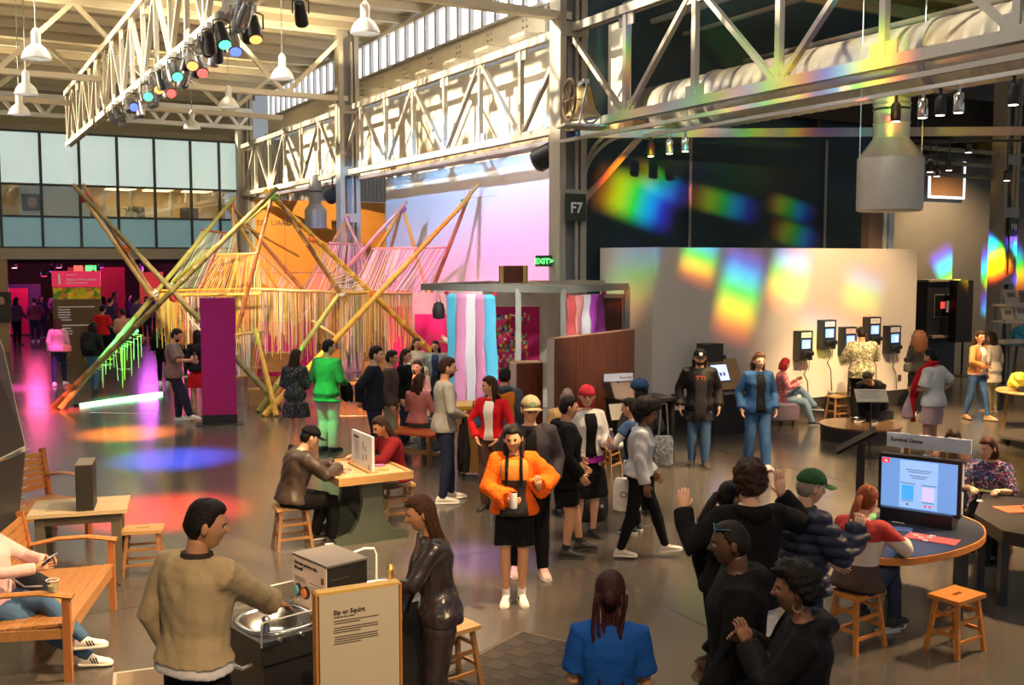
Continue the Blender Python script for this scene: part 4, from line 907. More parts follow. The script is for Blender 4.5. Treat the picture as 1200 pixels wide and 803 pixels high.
# yellow topped wooden counter below the flag
ORNW = wood('orange_wood', (0.42, 0.17, 0.035), (0.55, 0.25, 0.06), 3, 'Z', 0.4)
p = E(555, 545, 14.6); t = thing('counter', 'orange wood counter with a yellow top under the striped flag', 'counter', (p.x, p.y, 0), R(10))
MB().box((0, 0, 0.52), (0.42, 0.5, 0.92)).build('cabinet', ORNW, t); MB().box((0, 0, 1.0), (0.6, 0.6, 0.05)).build('top', mat('yellow_top', (0.75, 0.42, 0.04), 0.4), t)
for sx in (-1, 1):
    for sy in (-1, 1): MB().lathe((sx*0.17, sy*0.2, 0), [(0.03, 0), (0.035, 0.03), (0.02, 0.07)], 8).build('caster', BLACKM, t)
# ================================================================== FURNITURE AND EXHIBITS
OAK = wood('oak', (0.40, 0.22, 0.075), (0.52, 0.31, 0.12), 3, 'X', 0.42)
OAKZ = wood('oak_leg', (0.24, 0.11, 0.035), (0.34, 0.17, 0.06), 3, 'Z', 0.42)
TEAK = wood('teak', (0.34, 0.15, 0.042), (0.44, 0.21, 0.065), 3, 'X', 0.4)
TEAKZ = wood('teak_leg', (0.30, 0.10, 0.028), (0.40, 0.16, 0.05), 3, 'Z', 0.4)
ORSTOOL = wood('orange_stool', (0.50, 0.17, 0.03), (0.62, 0.25, 0.05), 3, 'X', 0.35)
def make_stool(label, top=OAK, leg=OAKZ, h=0.46, wx=0.38, wy=0.27):
    t = thing('wooden_stool', label, 'stool')
    mb = MB()
    # seat plank with a grip slot, built as four boards round the slot
    sx, sy = 0.06, 0.018
    for (c, s_) in (((-(wx/4+sx/2), 0, h-0.016), (wx/2-sx, wy, 0.032)), (((wx/4+sx/2), 0, h-0.016), (wx/2-sx, wy, 0.032)), ((0, (wy/4+sy/2), h-0.016), (2*sx, wy/2-sy, 0.032)), ((0, -(wy/4+sy/2), h-0.016), (2*sx, wy/2-sy, 0.032))): mb.box(c, s_)
    mb.box((0, 0, h-0.03), (2*sx, 2*sy, 0.006))
    mb.build('seat', top, t)
    def lp(i, j, z): k = 1-z/(h-0.03); return Vector((i*(wx/2-0.055+0.05*k), j*(wy/2-0.045+0.045*k), z))
    for i in (-1, 1):
        for j in (-1, 1): MB().bar(lp(i, j, 0), lp(i, j, h-0.03), 0.032, 0.032).build('leg', leg, t)
    for z in (0.12, 0.27):
        for j in (-1, 1): MB().bar(lp(-1, j, z), lp(1, j, z), 0.02, 0.026).build('stretcher', leg, t)
    for z in (0.17, 0.32):
        for i in (-1, 1): MB().bar(lp(i, -1, z), lp(i, 1, z), 0.02, 0.026).build('stretcher', leg, t)
    return t
def place(t, loc, rz, label=None):
    t.location = loc; t.rotation_euler = (0, 0, rz)
    if label: t['label'] = label
    return t
S0 = make_stool('empty wooden stool with a grip slot standing alone beside the left table')
place(S0, G(169, 672), R(14))
place(copy_tree(S0), G(343, 641), R(25), 'wooden stool under the person in the dark cap and brown jacket')
place(copy_tree(S0), G(465, 611), R(28), 'wooden stool under the woman in the dark red jacket')
place(copy_tree(S0), G(527, 806), R(40), 'wooden stool behind the woman in the dark jumpsuit')
S1 = make_stool('empty orange wooden stool with a slot standing beside the monitor table', ORSTOOL, ORSTOOL)
place(S1, G(1119, 762), R(35))
place(copy_tree(S1), G(1003, 757), R(35), 'orange wooden stool under the redhead in the striped sweater')
place(copy_tree(S0), G(414, 473), R(5), 'yellowish wooden stool standing by the string curtain')
place(copy_tree(S0), G(981, 491), R(25), 'small wooden stool under the wall telephones')
place(copy_tree(S0), G(1157, 457), R(25), 'wooden stool behind the woman in the tan jacket')
place(copy_tree(S0), G(712, 553), R(60), 'wooden stool between the red-haired woman and the dark desk')
for o in C.objects:
    if o.name.startswith('wooden_stool') and o.parent is None: o['group'] = 'wooden stools'

def make_chair(label, m, mz, name='wooden_chair'):
    t = thing(name, label, 'chair')
    MB().box((0, 0, 0.44), (0.42, 0.42, 0.03)).build('seat', m, t)
    for i in (-1, 1):
        MB().bar((i*0.18, 0.18, 0), (i*0.18, 0.17, 0.43), 0.035).build('leg', mz, t)
        MB().bar((i*0.18, -0.22, 0), (i*0.18, -0.26, 0.88), 0.035).build('leg', mz, t)
        MB().bar((i*0.18, -0.2, 0.2), (i*0.18, 0.18, 0.2), 0.022).build('stretcher', mz, t)
    MB().box((0, -0.25, 0.76), (0.40, 0.025, 0.2)).build('backrest', m, t)
    MB().box((0, -0.235, 0.55), (0.36, 0.02, 0.05)).build('back_rail', mz, t)
    return t
place(make_chair('small brown chair with a tan backrest under the telephones', OAK, mat('dark_leg', (0.08, 0.04, 0.02), 0.5)), G(996, 488), R(10))
for k, (px, py, r_) in enumerate(((430, 468, 30), (392, 452, 200), (298, 452, 120))):
    place(make_chair(('yellow wooden chair beside the yellowish stool', 'orange wooden chair inside the string sculpture', 'wooden chair behind the magenta panel')[k], (OAK, ORSTOOL, TEAK)[k], (OAKZ, ORSTOOL, TEAKZ)[k]), G(px, py), R(r_))
cb = thing('wooden_crate', 'brown plywood crate table inside the sculpture', 'crate', G(327, 462), R(12))
MB().box((0, 0, 0.75), (0.75, 0.5, 0.42)).build('box', wood('ply', (0.30, 0.14, 0.05), (0.40, 0.20, 0.07), 2, 'X'), cb)
for i in (-1, 1):
    for j in (-1, 1): MB().box((i*0.32, j*0.2, 0.27), (0.05, 0.05, 0.54)).build('leg', OAKZ, cb)
cb = thing('wooden_crate', 'small slatted box standing on the floor by the bamboo feet', 'crate', G(303, 474), R(20))
for k in range(4): MB().box((0, -0.17+k*0.11, 0.17), (0.42, 0.09, 0.34)).build('slat', OAK, cb)

# ---- game table with the divider ---------------------------------------
GT = thing('game_table', 'wooden table with a grey-green flared pedestal and two players', 'table', (-1.72, 11.35, 0), TH)
GREEN = mat('grey_green_paint', (0.075, 0.095, 0.07), 0.5)
MB().box((0, 0, 0.735), (0.78, 1.0, 0.04)).build('tabletop', wood('table_inlay', (0.50, 0.32, 0.15), (0.62, 0.42, 0.22), 3, 'Y'), GT)
for (c, s_) in (((0, -0.51, 0.73), (0.86, 0.045, 0.085)), ((0, 0.51, 0.73), (0.86, 0.045, 0.085)), ((-0.41, 0, 0.73), (0.045, 1.0, 0.085)), ((0.41, 0, 0.73), (0.045, 1.0, 0.085))): MB().box(c, s_).build('edge_band', OAK, GT)
prof = [(-0.42, 0), (0.42, 0), (0.42, 0.07), (0.25, 0.12), (0.16, 0.25), (0.11, 0.45), (0.13, 0.69), (-0.13, 0.69), (-0.11, 0.45), (-0.16, 0.25), (-0.25, 0.12), (-0.42, 0.07)]
for y in (-0.36, 0.30):
    M = Matrix.Translation((0, y, 0)) @ Matrix.Rotation(PI/2, 4, 'X')
    mb = MB(); mb.prism(prof, -0.04, 0.04, M); mb.build('pedestal', GREEN, GT)
MB().box((0, 0, 0.3), (0.08, 0.7, 0.1)).build('stretcher', GREEN, GT)
dv = thing('divider_board', 'white printed divider board standing on the game table', 'sign', (-1.72, 11.35, 0.757), TH)
MB().box((0.03, -0.05, 0.2), (0.03, 0.62, 0.40)).build('board', mat('pale_board', (0.72, 0.76, 0.80), 0.5), dv)
MB().box((0.03, -0.05, 0.01), (0.12, 0.64, 0.02)).build('foot', OAK, dv)
DM = lambda y, z: frame((0.012, y, z), (0, -1, 0), (0, 0, 1))
text('Prisoner', 0.045, DM(0.18, 0.33), INK, dv, bold=True)
for k in range(9): MB().box((0.013, 0.09, 0.29-k*0.024), (0.002, 0.16*random.uniform(0.7, 1), 0.006)).build('text_line', mat('grey_print', (0.3, 0.32, 0.36), 0.7), dv)
for k, (y, z, h) in enumerate(((-0.1, 0.27, 0.09), (-0.17, 0.24, 0.05), (-0.1, 0.13, 0.07), (-0.2, 0.15, 0.06), (-0.27, 0.05, 0.06))):
    mb = MB(); mb.box((0.013, y, z), (0.002, 0.035, h)); mb.build('diagram', mat('grey_print', (.3, .3, .3)), dv)
for k, (x, y, c) in enumerate(((-0.2, -0.2, (0.75, 0.7, 0.6)), (-0.24, 0.1, (0.8, 0.75, 0.68)), (0.2, -0.25, (0.75, 0.30, 0.1)), (0.24, -0.02, (0.35, 0.15, 0.4)), (0.17, 0.12, (0.85, 0.8, 0.7)))):
    t = thing('game_piece', ('cream tile by the brown jacket player', 'pale card by the brown jacket player', 'orange tile by the red jacket player', 'purple tile by the red jacket player', 'white card by the red jacket player')[k], 'game piece', GT.matrix_basis @ Vector((x, y, 0.756)), TH+k)
    mb = MB(); mb.prism([(0.05*math.cos(a_)*1.3, 0.05*math.sin(a_)) for a_ in [2*PI*i/8 for i in range(8)]], 0, 0.014); mb.build('tile', mat('piece_%d' % k, c, 0.5), t)

# ---- drinking fountain exhibit -------------------------------------------
A42 = R(42); FO = Vector((-1.50, 5.95, 0)); CZ = 0.80
fx = thing('fountain_cabinet', 'black drinking-fountain exhibit cabinet with a steel basin at each end', 'exhibit', FO, A42)
L1, W1 = 1.3, 0.58
BLK = mat('black_laminate', (0.025, 0.022, 0.02), 0.45, 0, 0.3, 3); SST = mat('stainless', (0.62, 0.60, 0.56), 0.22, 1.0, 0.06, 4)
MB().box((L1/2, W1/2, (CZ-0.13)/2), (L1-0.06, W1-0.06, CZ-0.13)).build('cabinet', BLK, fx)
for (c, s_) in (((L1/2, 0.02, CZ-0.07), (L1, 0.04, 0.14)), ((L1/2, W1-0.02, CZ-0.07), (L1, 0.04, 0.14)), ((0.02, W1/2, CZ-0.07), (0.04, W1-0.08, 0.14)), ((L1-0.02, W1/2, CZ-0.07), (0.04, W1-0.08, 0.14))): MB().box(c, s_).build('counter_trim', BLK, fx)
def holed(x0, x1, cx):
    n = 32; vi, vo = [], []; cy = W1/2
    for j in range(n):
        a_ = 2*PI*j/n; c, s_ = math.cos(a_), math.sin(a_); e = 0.75
        vi.append((cx+0.232*math.copysign(abs(c)**e, c), cy+0.24*math.copysign(abs(s_)**e, s_), CZ+0.003))
        k = 1/max(abs(c), abs(s_)); ox = (x1-cx) if c > 0 else (cx-x0); vo.append((cx+c*k*ox, cy+s_*k*(W1/2), CZ+0.003))
    mb = MB(); mb.add(vi+vo, [(j, (j+1) % n, n+(j+1) % n, n+j)[::-1] for j in range(n)]); mb.build('countertop', mat('counter_steel', (0.10, 0.095, 0.09), 0.35, 0.4), fx)
holed(0.0, 0.58, 0.265); holed(0.80, L1, 1.06); MB().box((0.69, W1/2, CZ-0.004), (0.22, W1, 0.014)).build('countertop', mat('counter_steel', (.1, .1, .1)), fx)
def basin(cx):
    cy = W1/2; n = 32; mb = MB(); rings = []
    for (rx, ry, z) in ((0.245, 0.255, CZ+0.002), (0.245, 0.255, CZ+0.022), (0.218, 0.225, CZ+0.026), (0.208, 0.215, CZ+0.008), (0.17, 0.16, CZ-0.09), (0.04, 0.04, CZ-0.10), (0.002, 0.002, CZ-0.10)):
        ring = []
        for j in range(n):
            a_ = 2*PI*j/n; c, s_ = math.cos(a_), math.sin(a_); e = 0.75
            ring.append((cx + rx*math.copysign(abs(c)**e, c), cy + ry*math.copysign(abs(s_)**e, s_), z))
        rings.append(ring)
    vs_ = [p for r_ in rings for p in r_]; fs = [(i*n+j, i*n+(j+1) % n, (i+1)*n+(j+1) % n, (i+1)*n+j) for i in range(len(rings)-1) for j in range(n)]
    mb.add(vs_, fs); o = mb.build('basin', SST, fx, 'all')
    MB().lathe((cx, cy, CZ-0.098), [(0.03, 0), (0.035, 0.006), (0.0, 0.012)], 12).build('drain', BLACKM, o)
    return o
bs1 = basin(0.265)
# the hollow for the basin is cut by sinking the top
fxt = bs1
MB().lathe((0.10, W1/2-0.17, CZ), [(0.03, 0), (0.022, 0.05), (0.02, 0.08), (0.028, 0.1), (0.012, 0.12)], 12).build('spout', CHROME, bs1, True)
bs2 = basin(1.06)
MB().lathe((1.22, W1/2+0.1, CZ), [(0.03, 0), (0.022, 0.05), (0.02, 0.09), (0.03, 0.12), (0.015, 0.15)], 12).build('spout', mat('brass', (0.7, 0.42, 0.12), 0.3, 0.8), bs2, True)
ACR = glass('acrylic', (0.97, 0.98, 0.97), 0.10); ACE = mat('acrylic_edge', (0.80, 0.80, 0.76), 0.2)
for y in (-0.006, W1+0.006):
    MB().box((0.33, y, CZ+0.055), (0.66, 0.008, 0.15)).build('acrylic_guard', ACR, fx); MB().box((0.33, y, CZ+0.132), (0.66, 0.009, 0.006)).build('guard_edge', ACE, fx); MB().box((0.0, y, CZ+0.055), (0.008, 0.01, 0.15)).build('guard_edge', ACE, fx)
MB().tube([(0.86, W1-0.16, CZ+0.28), (1.02, W1-0.16, CZ+0.30), (1.10, W1-0.16, CZ+0.285), (1.12, W1-0.16, CZ+0.24), (1.12, W1-0.16, CZ+0.03)], 0.008, 6).build('guard_edge', ACE, fx)
MB().box((0.98, W1-0.16, CZ+0.15), (0.26, 0.006, 0.26)).build('acrylic_guard', ACR, fx)
MB().tube([(0.0, 0.12, CZ-0.16), (-0.06, 0.12, CZ-0.17), (-0.07, 0.18, CZ-0.17), (-0.07, 0.42, CZ-0.17), (-0.06, 0.46, CZ-0.17), (0.0, 0.46, CZ-0.16)], 0.014, 8).build('handle', mat('satin_handle', (0.7, 0.66, 0.6), 0.3, 0.8), fx)
for x in (0.12, 0.27, 0.42): MB().lathe((x, -0.012, CZ+0.0), [(0.014, -0.01), (0.014, 0.01)], 10, rot=Matrix.Rotation(PI/2, 3, 'X')).build('standoff', CHROME, fx)
# control box between the basins
bz = thing('control_box', 'black-topped box with a pink printed front, a blue and an orange button', 'control box', FO + Matrix.Rotation(A42, 3, 'Z') @ Vector((0.52, 0.09, CZ+0.006)), A42)
MB().box((0.15, 0.21, 0.165), (0.30, 0.42, 0.33)).build('case', BLK, bz); MB().box((0.15, 0.21, 0.337), (0.312, 0.432, 0.014)).build('lid', mat('grey_lid', (0.16, 0.14, 0.13), 0.4), bz)
MB().box((-0.004, 0.21, 0.165), (0.008, 0.41, 0.32)).build('front_panel', mat('pink_panel', (0.85, 0.70, 0.60), 0.5), bz)
BF = lambda y, z: frame((-0.010, y, z), (0, -1, 0), (0, 0, 1))
text('Get one person a sip...', 0.032, BF(0.39, 0.285), INK, bz, bold=True); text("it's wet!", 0.032, BF(0.39, 0.25), INK, bz, bold=True)
for (y0, y1, z, n_) in ((0.39, 0.26, 0.20, 3), (0.20, 0.05, 0.19, 1), (0.20, 0.03, 0.165, 1), (0.2, 0.12, 0.145, 2), (0.18, 0.04, 0.075, 2)):
    for k in range(n_): MB().box((-0.010, (y0+y1)/2, z-k*0.012), (0.002, y0-y1, 0.004)).build('text_line', mat('brown_print', (0.3, 0.2, 0.15), 0.7), bz)
RB = Matrix.Rotation(-PI/2, 3, 'Y')
for (y, c, nm) in ((0.345, (0.16, 0.36, 0.42), 'blue_button'), (0.245, (0.70, 0.20, 0.03), 'orange_button')):
    mb = MB(); mb.lathe((-0.008, y, 0.115), [(0.042, 0), (0.042, 0.014), (0.034, 0.018)], 20, rot=RB); bt = mb.build('button_ring', BLACKM, bz)
    MB().lathe((-0.024, y, 0.115), [(0.032, 0), (0.030, 0.012), (0.0, 0.018)], 18, rot=RB).build(nm, mat(nm, c, 0.3), bt, True)
MB().box((-0.010, 0.045, 0.235), (0.003, 0.03, 0.04)).build('info_sticker', mat('brown_sticker', (0.15, 0.08, 0.04), 0.6), bz)
text('Push a button and pick', 0.014, frame((0.03, -0.002, 0.24), (1, 0, 0), (0, 0, 1)), mat('faint_print', (0.12, 0.11, 0.1), 0.6), bz)
MB().lathe((0.18, -0.0, 0.17), [(0.012, 0), (0.012, 0.008)], 12, rot=Matrix.Rotation(PI/2, 3, 'X')).build('screw', CHROME, bz)
# title panel in front
SP = G(370, 697, 1.33); SQ = G(467, 683, 1.33); sa = math.atan2(SQ.y-SP.y, SQ.x-SP.x); SL = (SQ-SP).length
sp_ = thing('title_sign', 'cream floor-standing panel titled Sip or Squirt with a yellow wooden edge', 'sign', (SP.x, SP.y, 0), sa)
MB().box((SL/2, 0, 0.67), (SL-0.02, 0.06, 1.32)).build('panel', mat('cream_panel', (0.62, 0.53, 0.37), 0.55, 0, 0.04, 2), sp_)
YE = wood('yellow_edge', (0.70, 0.40, 0.06), (0.80, 0.50, 0.10), 3, 'X'); OE = wood('orange_edge', (0.55, 0.20, 0.03), (0.65, 0.27, 0.05), 3, 'Z')
MB().box((SL/2, 0.005, 1.336), (SL, 0.07, 0.014)).build('top_edge', YE, sp_); MB().box((-0.004, 0.005, 0.67), (0.012, 0.07, 1.33)).build('side_edge', OE, sp_); MB().box((SL+0.002, 0.005, 0.67), (0.012, 0.07, 1.33)).build('side_edge', OE, sp_)
SF = lambda x, z: frame((x, -0.032, z), (1, 0, 0), (0, 0, 1))
text('Sip or Squirt', 0.034, SF(0.085, 1.215), INK, sp_, bold=True); text('Would you like a drink?', 0.012, SF(0.085, 1.197), INK, sp_)
z = 1.178
for n_ in (2, 3, 4):
    for k in range(n_): MB().box((0.085+ (0.25 if k < n_-1 else 0.15)/2, -0.031, z), ((0.25 if k < n_-1 else 0.15)*random.uniform(0.94, 1), 0.002, 0.005)).build('text_line', mat('text_ink', (0.10, 0.08, 0.06), 0.7), sp_); z -= 0.0125
    z -= 0.012

# ---- teak benches on the left ----------------------------------------------
def make_bench(label, W=1.55):
    t = thing('wooden_bench', label, 'bench'); Dp = 0.62
    for x in (-W/2, W/2):
        MB().bar((x, Dp/2, 0), (x, Dp/2, 0.63), 0.055).build('leg', TEAKZ, t); MB().bar((x, -Dp/2+0.04, 0), (x, -Dp/2-0.12, 0.92), 0.055).build('leg', TEAKZ, t)
        pts = [(x, -Dp/2-0.04, 0.62), (x, -0.12, 0.665), (x, 0.12, 0.67), (x, Dp/2+0.05, 0.635)]
        MB().tube(pts, [(0.018, 0.045), (0.02, 0.035), (0.02, 0.035), (0.02, 0.05)], 8).build('armrest', TEAK, t, True)
        MB().bar((x, -Dp/2, 0.36), (x, Dp/2, 0.36), 0.03, 0.07).build('side_rail', TEAK, t)
    MB().bar((-W/2, Dp/2-0.01, 0.35), (W/2, Dp/2-0.01, 0.35), 0.03, 0.09).build('front_rail', TEAK, t)
    n_ = 7
    for k in range(n_):
        y = -Dp/2+0.06 + k*(Dp-0.08)/(n_-1)*1.0; MB().box((0, y, 0.415-0.03*(1-k/(n_-1))), (W-0.06, (Dp-0.08)/(n_-1)-0.006, 0.022)).build('seat_slat', TEAK, t)
    for k in range(6):
        z = 0.5 + k*0.07; MB().box((0, -Dp/2-0.035-0.16*(z-0.4), z), (W-0.05, 0.02, 0.058)).build('back_slat', TEAK, t)
    return t
bn = make_bench('teak slat bench with curved arms carrying the woman in white sneakers'); place(bn, (-3.70, 8.02, 0), R(-80))
bn2 = make_bench('teak slat bench behind the low table with the black monitor', 1.3); place(bn2, (-5.35, 10.9, 0), R(-118))
bn['group'] = bn2['group'] = 'teak benches'
# low table with the black monitor
lt = thing('low_table', 'plain pale wood table on dark square legs with the boxy black monitor', 'table', (-4.12, 9.62, 0), R(17))
PALE = wood('pale_wood', (0.42, 0.32, 0.17), (0.55, 0.43, 0.25), 2, 'X', 0.4); DKL = mat('bronze_leg', (0.10, 0.085, 0.06), 0.5)
MB().box((0, 0, 0.735), (0.86, 0.62, 0.035)).build('tabletop', PALE, lt); MB().box((0, 0, 0.67), (0.70, 0.48, 0.09)).build('apron', DKL, lt)
for i in (-1, 1):
    for j in (-1, 1):
        MB().box((i*0.33, j*0.22, 0.385), (0.085, 0.085, 0.69)).build('leg', DKL, lt); MB().lathe((i*0.33, j*0.22, 0), [(0.025, 0), (0.025, 0.01), (0.01, 0.015), (0.01, 0.045)], 10).build('levelling_foot', CHROME, lt)
MB().box((-0.14, -0.02, 0.7535), (0.3, 0.34, 0.002)).build('inlay', mat('inlay_olive', (0.32, 0.26, 0.13), 0.4), lt)
mo = thing('boxy_monitor', 'black boxy monitor standing on the pale wood table', 'monitor', Vector((-4.03, 9.55, 0.7535)), R(17))
MB().box((0, 0, 0.215), (0.15, 0.36, 0.43)).build('case', mat('monitor_black', (0.018, 0.016, 0.012), 0.5), mo); MB().box((-0.076, 0, 0.21), (0.006, 0.30, 0.34)).build('screen', mat('dark_bronze_screen', (0.14, 0.11, 0.07), 0.2), mo)
MB().box((0, 0, 0.433), (0.152, 0.362, 0.008)).build('top_plate', mat('olive_top', (0.16, 0.14, 0.10), 0.5), mo)
# dark framed screen leaning at the edge
ds = thing('projection_frame', 'big dark stretched screen on a laced pale tube frame beside the benches', 'screen frame', (-5.0, 9.3, 0), 0)
q0, q1, q2, q3 = E(-70, 250, 8.2), E(1, 408, 9.0), E(27, 523, 9.25), E(-80, 575, 8.0)
mb = MB(); mb.add([q0, q1, q2, q3], [(0, 1, 2, 3)]); o = mb.build('upper_screen', mat('dark_screen', (0.035, 0.032, 0.032), 0.35), ds, world=True); o.modifiers.new('s', 'SOLIDIFY').thickness = 0.02
q4, q5 = E(20, 612, 9.25), E(-80, 680, 8.0)
mb = MB(); mb.add([q3, q2+Vector((0, 0, -0.05)), q4, q5], [(0, 1, 2, 3)]); o = mb.build('lower_screen', mat('dark_screen', (.03, .03, .03)), ds, world=True); o.modifiers.new('s', 'SOLIDIFY').thickness = 0.02
TUBE = mat('pale_tube', (0.55, 0.54, 0.50), 0.35, 0.4)
for (p, q) in ((q0, q1), (q1, q2), (q2, q3), (q2, q4), (q4, q5)): MB().cyl(p, q, 0.022, 8).build('frame_tube', TUBE, ds, world=True)
for k in range(7):
    a_ = q1.lerp(q2, (k+0.5)/7); MB().bar(a_, a_+Vector((-0.09, -0.03, -0.01)), 0.012).build('lacing', TUBE, ds, world=True)
    a_ = q2.lerp(q3, (k+0.5)/9); MB().bar(a_, a_+Vector((0, 0, 0.08)), 0.012).build('lacing', TUBE, ds, world=True)
for k in range(8):
    a_ = q2.lerp(q4, (k+0.5)/8); MB().bar(a_, a_+Vector((0.06, 0.0, 0.02)), 0.01).build('lacing', TUBE, ds, world=True)
MB().cyl(q4, Vector((q4.x, q4.y, 0)), 0.022, 8).build('frame_leg', TUBE, ds, world=True); MB().cyl(q5, Vector((q5.x, q5.y, 0)), 0.022, 8).build('frame_leg', TUBE, ds, world=True)
# pale bin beside the beige jacket
bi = thing('waste_bin', 'pale open bin beside the man in the beige jacket', 'bin', (-2.28, 6.15, 0), R(20))
mb = MB(); n = 4
for k, (c, s_) in enumerate((((0, -0.17, 0.25), (0.36, 0.02, 0.5)), ((0, 0.17, 0.25), (0.36, 0.02, 0.5)), ((-0.17, 0, 0.25), (0.02, 0.33, 0.5)), ((0.17, 0, 0.25), (0.02, 0.33, 0.5)))): MB().box(c, s_).build('side', mat('bin_beige', (0.60, 0.50, 0.38), 0.5), bi)
MB().box((0, 0, 0.01), (0.34, 0.34, 0.02)).build('bottom', mat('bin_beige', (.6, .5, .4)), bi)

# carpet mat of tiles
e1 = Vector((-0.56, -0.83, 0)); rz = math.atan2(e1.y, e1.x)
cm = thing('floor_mat', 'dark grey-brown mat woven in a checker of small squares', 'mat', G(612, 743), rz)
CM = [mat('mat_a', (0.030, 0.024, 0.020), 0.95, 0, 0.3, 60, 0.5, 120), mat('mat_b', (0.043, 0.035, 0.029), 0.95, 0, 0.3, 60, 0.5, 120)]
for i in range(9):
    for j in range(7):
        MB().box((0.075+i*0.15, 0.075+j*0.15, 0.006+0.002*((i+j) % 2)), (0.148, 0.148, 0.012)).build('tile', CM[(i+j) % 2], cm)
for (c, s_) in (((0.675, -0.02, 0.008), (1.39, 0.04, 0.016)), ((-0.02, 0.52, 0.008), (0.04, 1.05, 0.016))): MB().box(c, s_).build('border', mat('mat_edge', (0.07, 0.056, 0.045), 0.8), cm)

# ---- orange slat benches in the middle -----------------------------------------
def slat_bench(label, loc, rz, W=1.25):
    t = thing('slat_bench', label, 'bench', loc, rz, 'orange slat benches')
    RED = mat('red_slat', (0.62, 0.11, 0.02), 0.45)
    for k in range(9): MB().box((0, -0.24+k*0.06, 0.45), (W, 0.05, 0.03)).build('slat', RED, t)
    for i in (-1, 1):
        for j in (-1, 1): MB().box((i*(W/2-0.08), j*0.2, 0.215), (0.06, 0.06, 0.43)).build('leg', OAKZ, t)
        MB().box((i*(W/2-0.08), 0, 0.40), (0.05, 0.5, 0.07)).build('cross_rail', OAK, t)
    MB().box((0, 0, 0.14), (W-0.16, 0.05, 0.06)).build('stretcher', OAK, t)
_g = G(484, 505, 0.46)
slat_bench('orange-red slat bench carrying the woman in the pink top', (_g.x, _g.y, 0), R(-28), 1.0)
slat_bench('orange-red slat bench with two seated women far behind the man in grey', (-1.45, 18.3, 0), R(2))

# ---- exhibit wall things ----------------------------------------------------
WMx = Matrix.Translation(F7) @ Matrix.Rotation(TH, 4, 'Z')
BOXK = mat('phone_black', (0.02, 0.02, 0.022), 0.4)
for k, (px, py) in enumerate(((941, 405), (968.5, 392), (993, 400), (1021.5, 388), (1045, 398))):
    p = onwall(px, py, EW-0.09)
    lab = ('black wall telephone box nearest the seated woman in the checked shirt', 'raised black wall telephone box with a bright blue screen', 'black wall telephone box behind the camouflage jacket', 'raised black wall telephone box beside the camouflage jacket', 'black wall telephone box nearest the wall corner')[k]
    t = thing('wall_telephone', lab, 'wall telephone', p, TH, 'telephone boxes on the white wall')
    cs = MB().box((0, 0, 0), (0.36, 0.16, 0.58)).build('case', BOXK, t)
    MB().box((0, -0.085, 0.21), (0.26, 0.01, 0.1)).build('label_strip', SWHITE if k != 2 else mat('pinkish', (0.75, 0.5, 0.45), 0.5), t)
    greek(t, -0.11, 0.11, -0.092, 0.225, 2, 0.03, mat('grey_print', (.3, .3, .3)), 0.008)
    sc_ = MB().box((0, -0.085, 0.03), (0.22, 0.01, 0.17)).build('screen', emitm('phone_screen', (0.18, 0.32, 0.8), 1.2), t)
    MB().box((0.03, -0.092, 0.02), (0.06, 0.004, 0.11)).build('picture', emitm('phone_pic', (0.7, 0.8, 0.95), 1.0), sc_)
    for x in (-0.1, 0.13): MB().lathe((x, -0.12, -0.16), [(0.025, -0.035), (0.04, -0.02), (0.04, 0.03), (0.02, 0.05)], 10).build('earpiece', BLACKM, t)
    MB().tube([(-0.1, -0.13, -0.14), (0.0, -0.16, -0.12), (0.13, -0.13, -0.14)], 0.02, 8).build('handset', BLACKM, t, True)
    L_ = p.z - 0.45
    MB().tube([(0, -0.09, -0.26), (0.02, -0.12, -0.4), (-0.06, -0.1, -0.55), (0.06, -0.08, -0.7), (0.1, -0.07, -0.62-0.35*L_), (0.12, -0.06, -0.5-0.55*L_)], 0.012, 6).build('cord', mat('cord_grey', (0.14, 0.12, 0.1), 0.6), t)
    for x in (-0.12, -0.05, 0.09): MB().tube([(x, -0.085, -0.29), (x+0.01, -0.08, -0.42), (x-0.01, -0.075, -0.5)], 0.005, 5).build('wire', mat('cord_grey', (.1, .1, .1)), t)
for k, (px, py) in enumerate(((933, 453), (1054, 443), (789, 466), (922, 425))):
    t = thing('wall_outlet', ('brown socket plate below the first telephone', 'brown socket plate below the last telephone', 'dark socket plate beside the bearded man', 'small white sensor beside the first telephone')[k], 'wall socket', onwall(px, py, EW-0.012), TH)
    MB().box((0, 0, 0), (0.09, 0.02, 0.13) if k < 3 else (0.06, 0.03, 0.14)).build('plate', mat('brown_plate', (0.12, 0.07, 0.04), 0.5) if k < 3 else SWHITE, t)
    for z in (-0.03, 0.03): MB().box((0, -0.012, z), (0.04, 0.006, 0.03)).build('socket', BLACKM, t)
# slanted kiosk with screen and loudspeaker
kp = onwall(850, 480, EW-0.75); kt = thing('touch_kiosk', 'black kiosk with a slanted wood console, screen and small loudspeaker on top', 'kiosk', (kp.x, kp.y, 0), TH)
MB().box((0, 0.1, 0.36), (0.72, 0.5, 0.72)).build('base', BLK, kt); MB().box((0, -0.05, 0.735), (0.76, 0.75, 0.03)).build('shelf', BLK, kt)
RX = Matrix.Rotation(R(-25), 3, 'X'); cz = Vector((0.05, 0.12, 1.02))
MB().box(cz, (0.74, 0.06, 0.58), RX).build('console', wood('console_wood', (0.42, 0.24, 0.10), (0.52, 0.32, 0.15), 3, 'X'), kt)
MB().box(cz + RX @ Vector((-0.1, -0.033, 0.03)), (0.40, 0.012, 0.34), RX).build('bezel', BLACKM, kt); s_ = MB().box(cz + RX @ Vector((-0.1, -0.041, 0.03)), (0.36, 0.006, 0.30), RX).build('screen', emitm('kiosk_screen', (0.42, 0.45, 0.75), 1.2), kt)
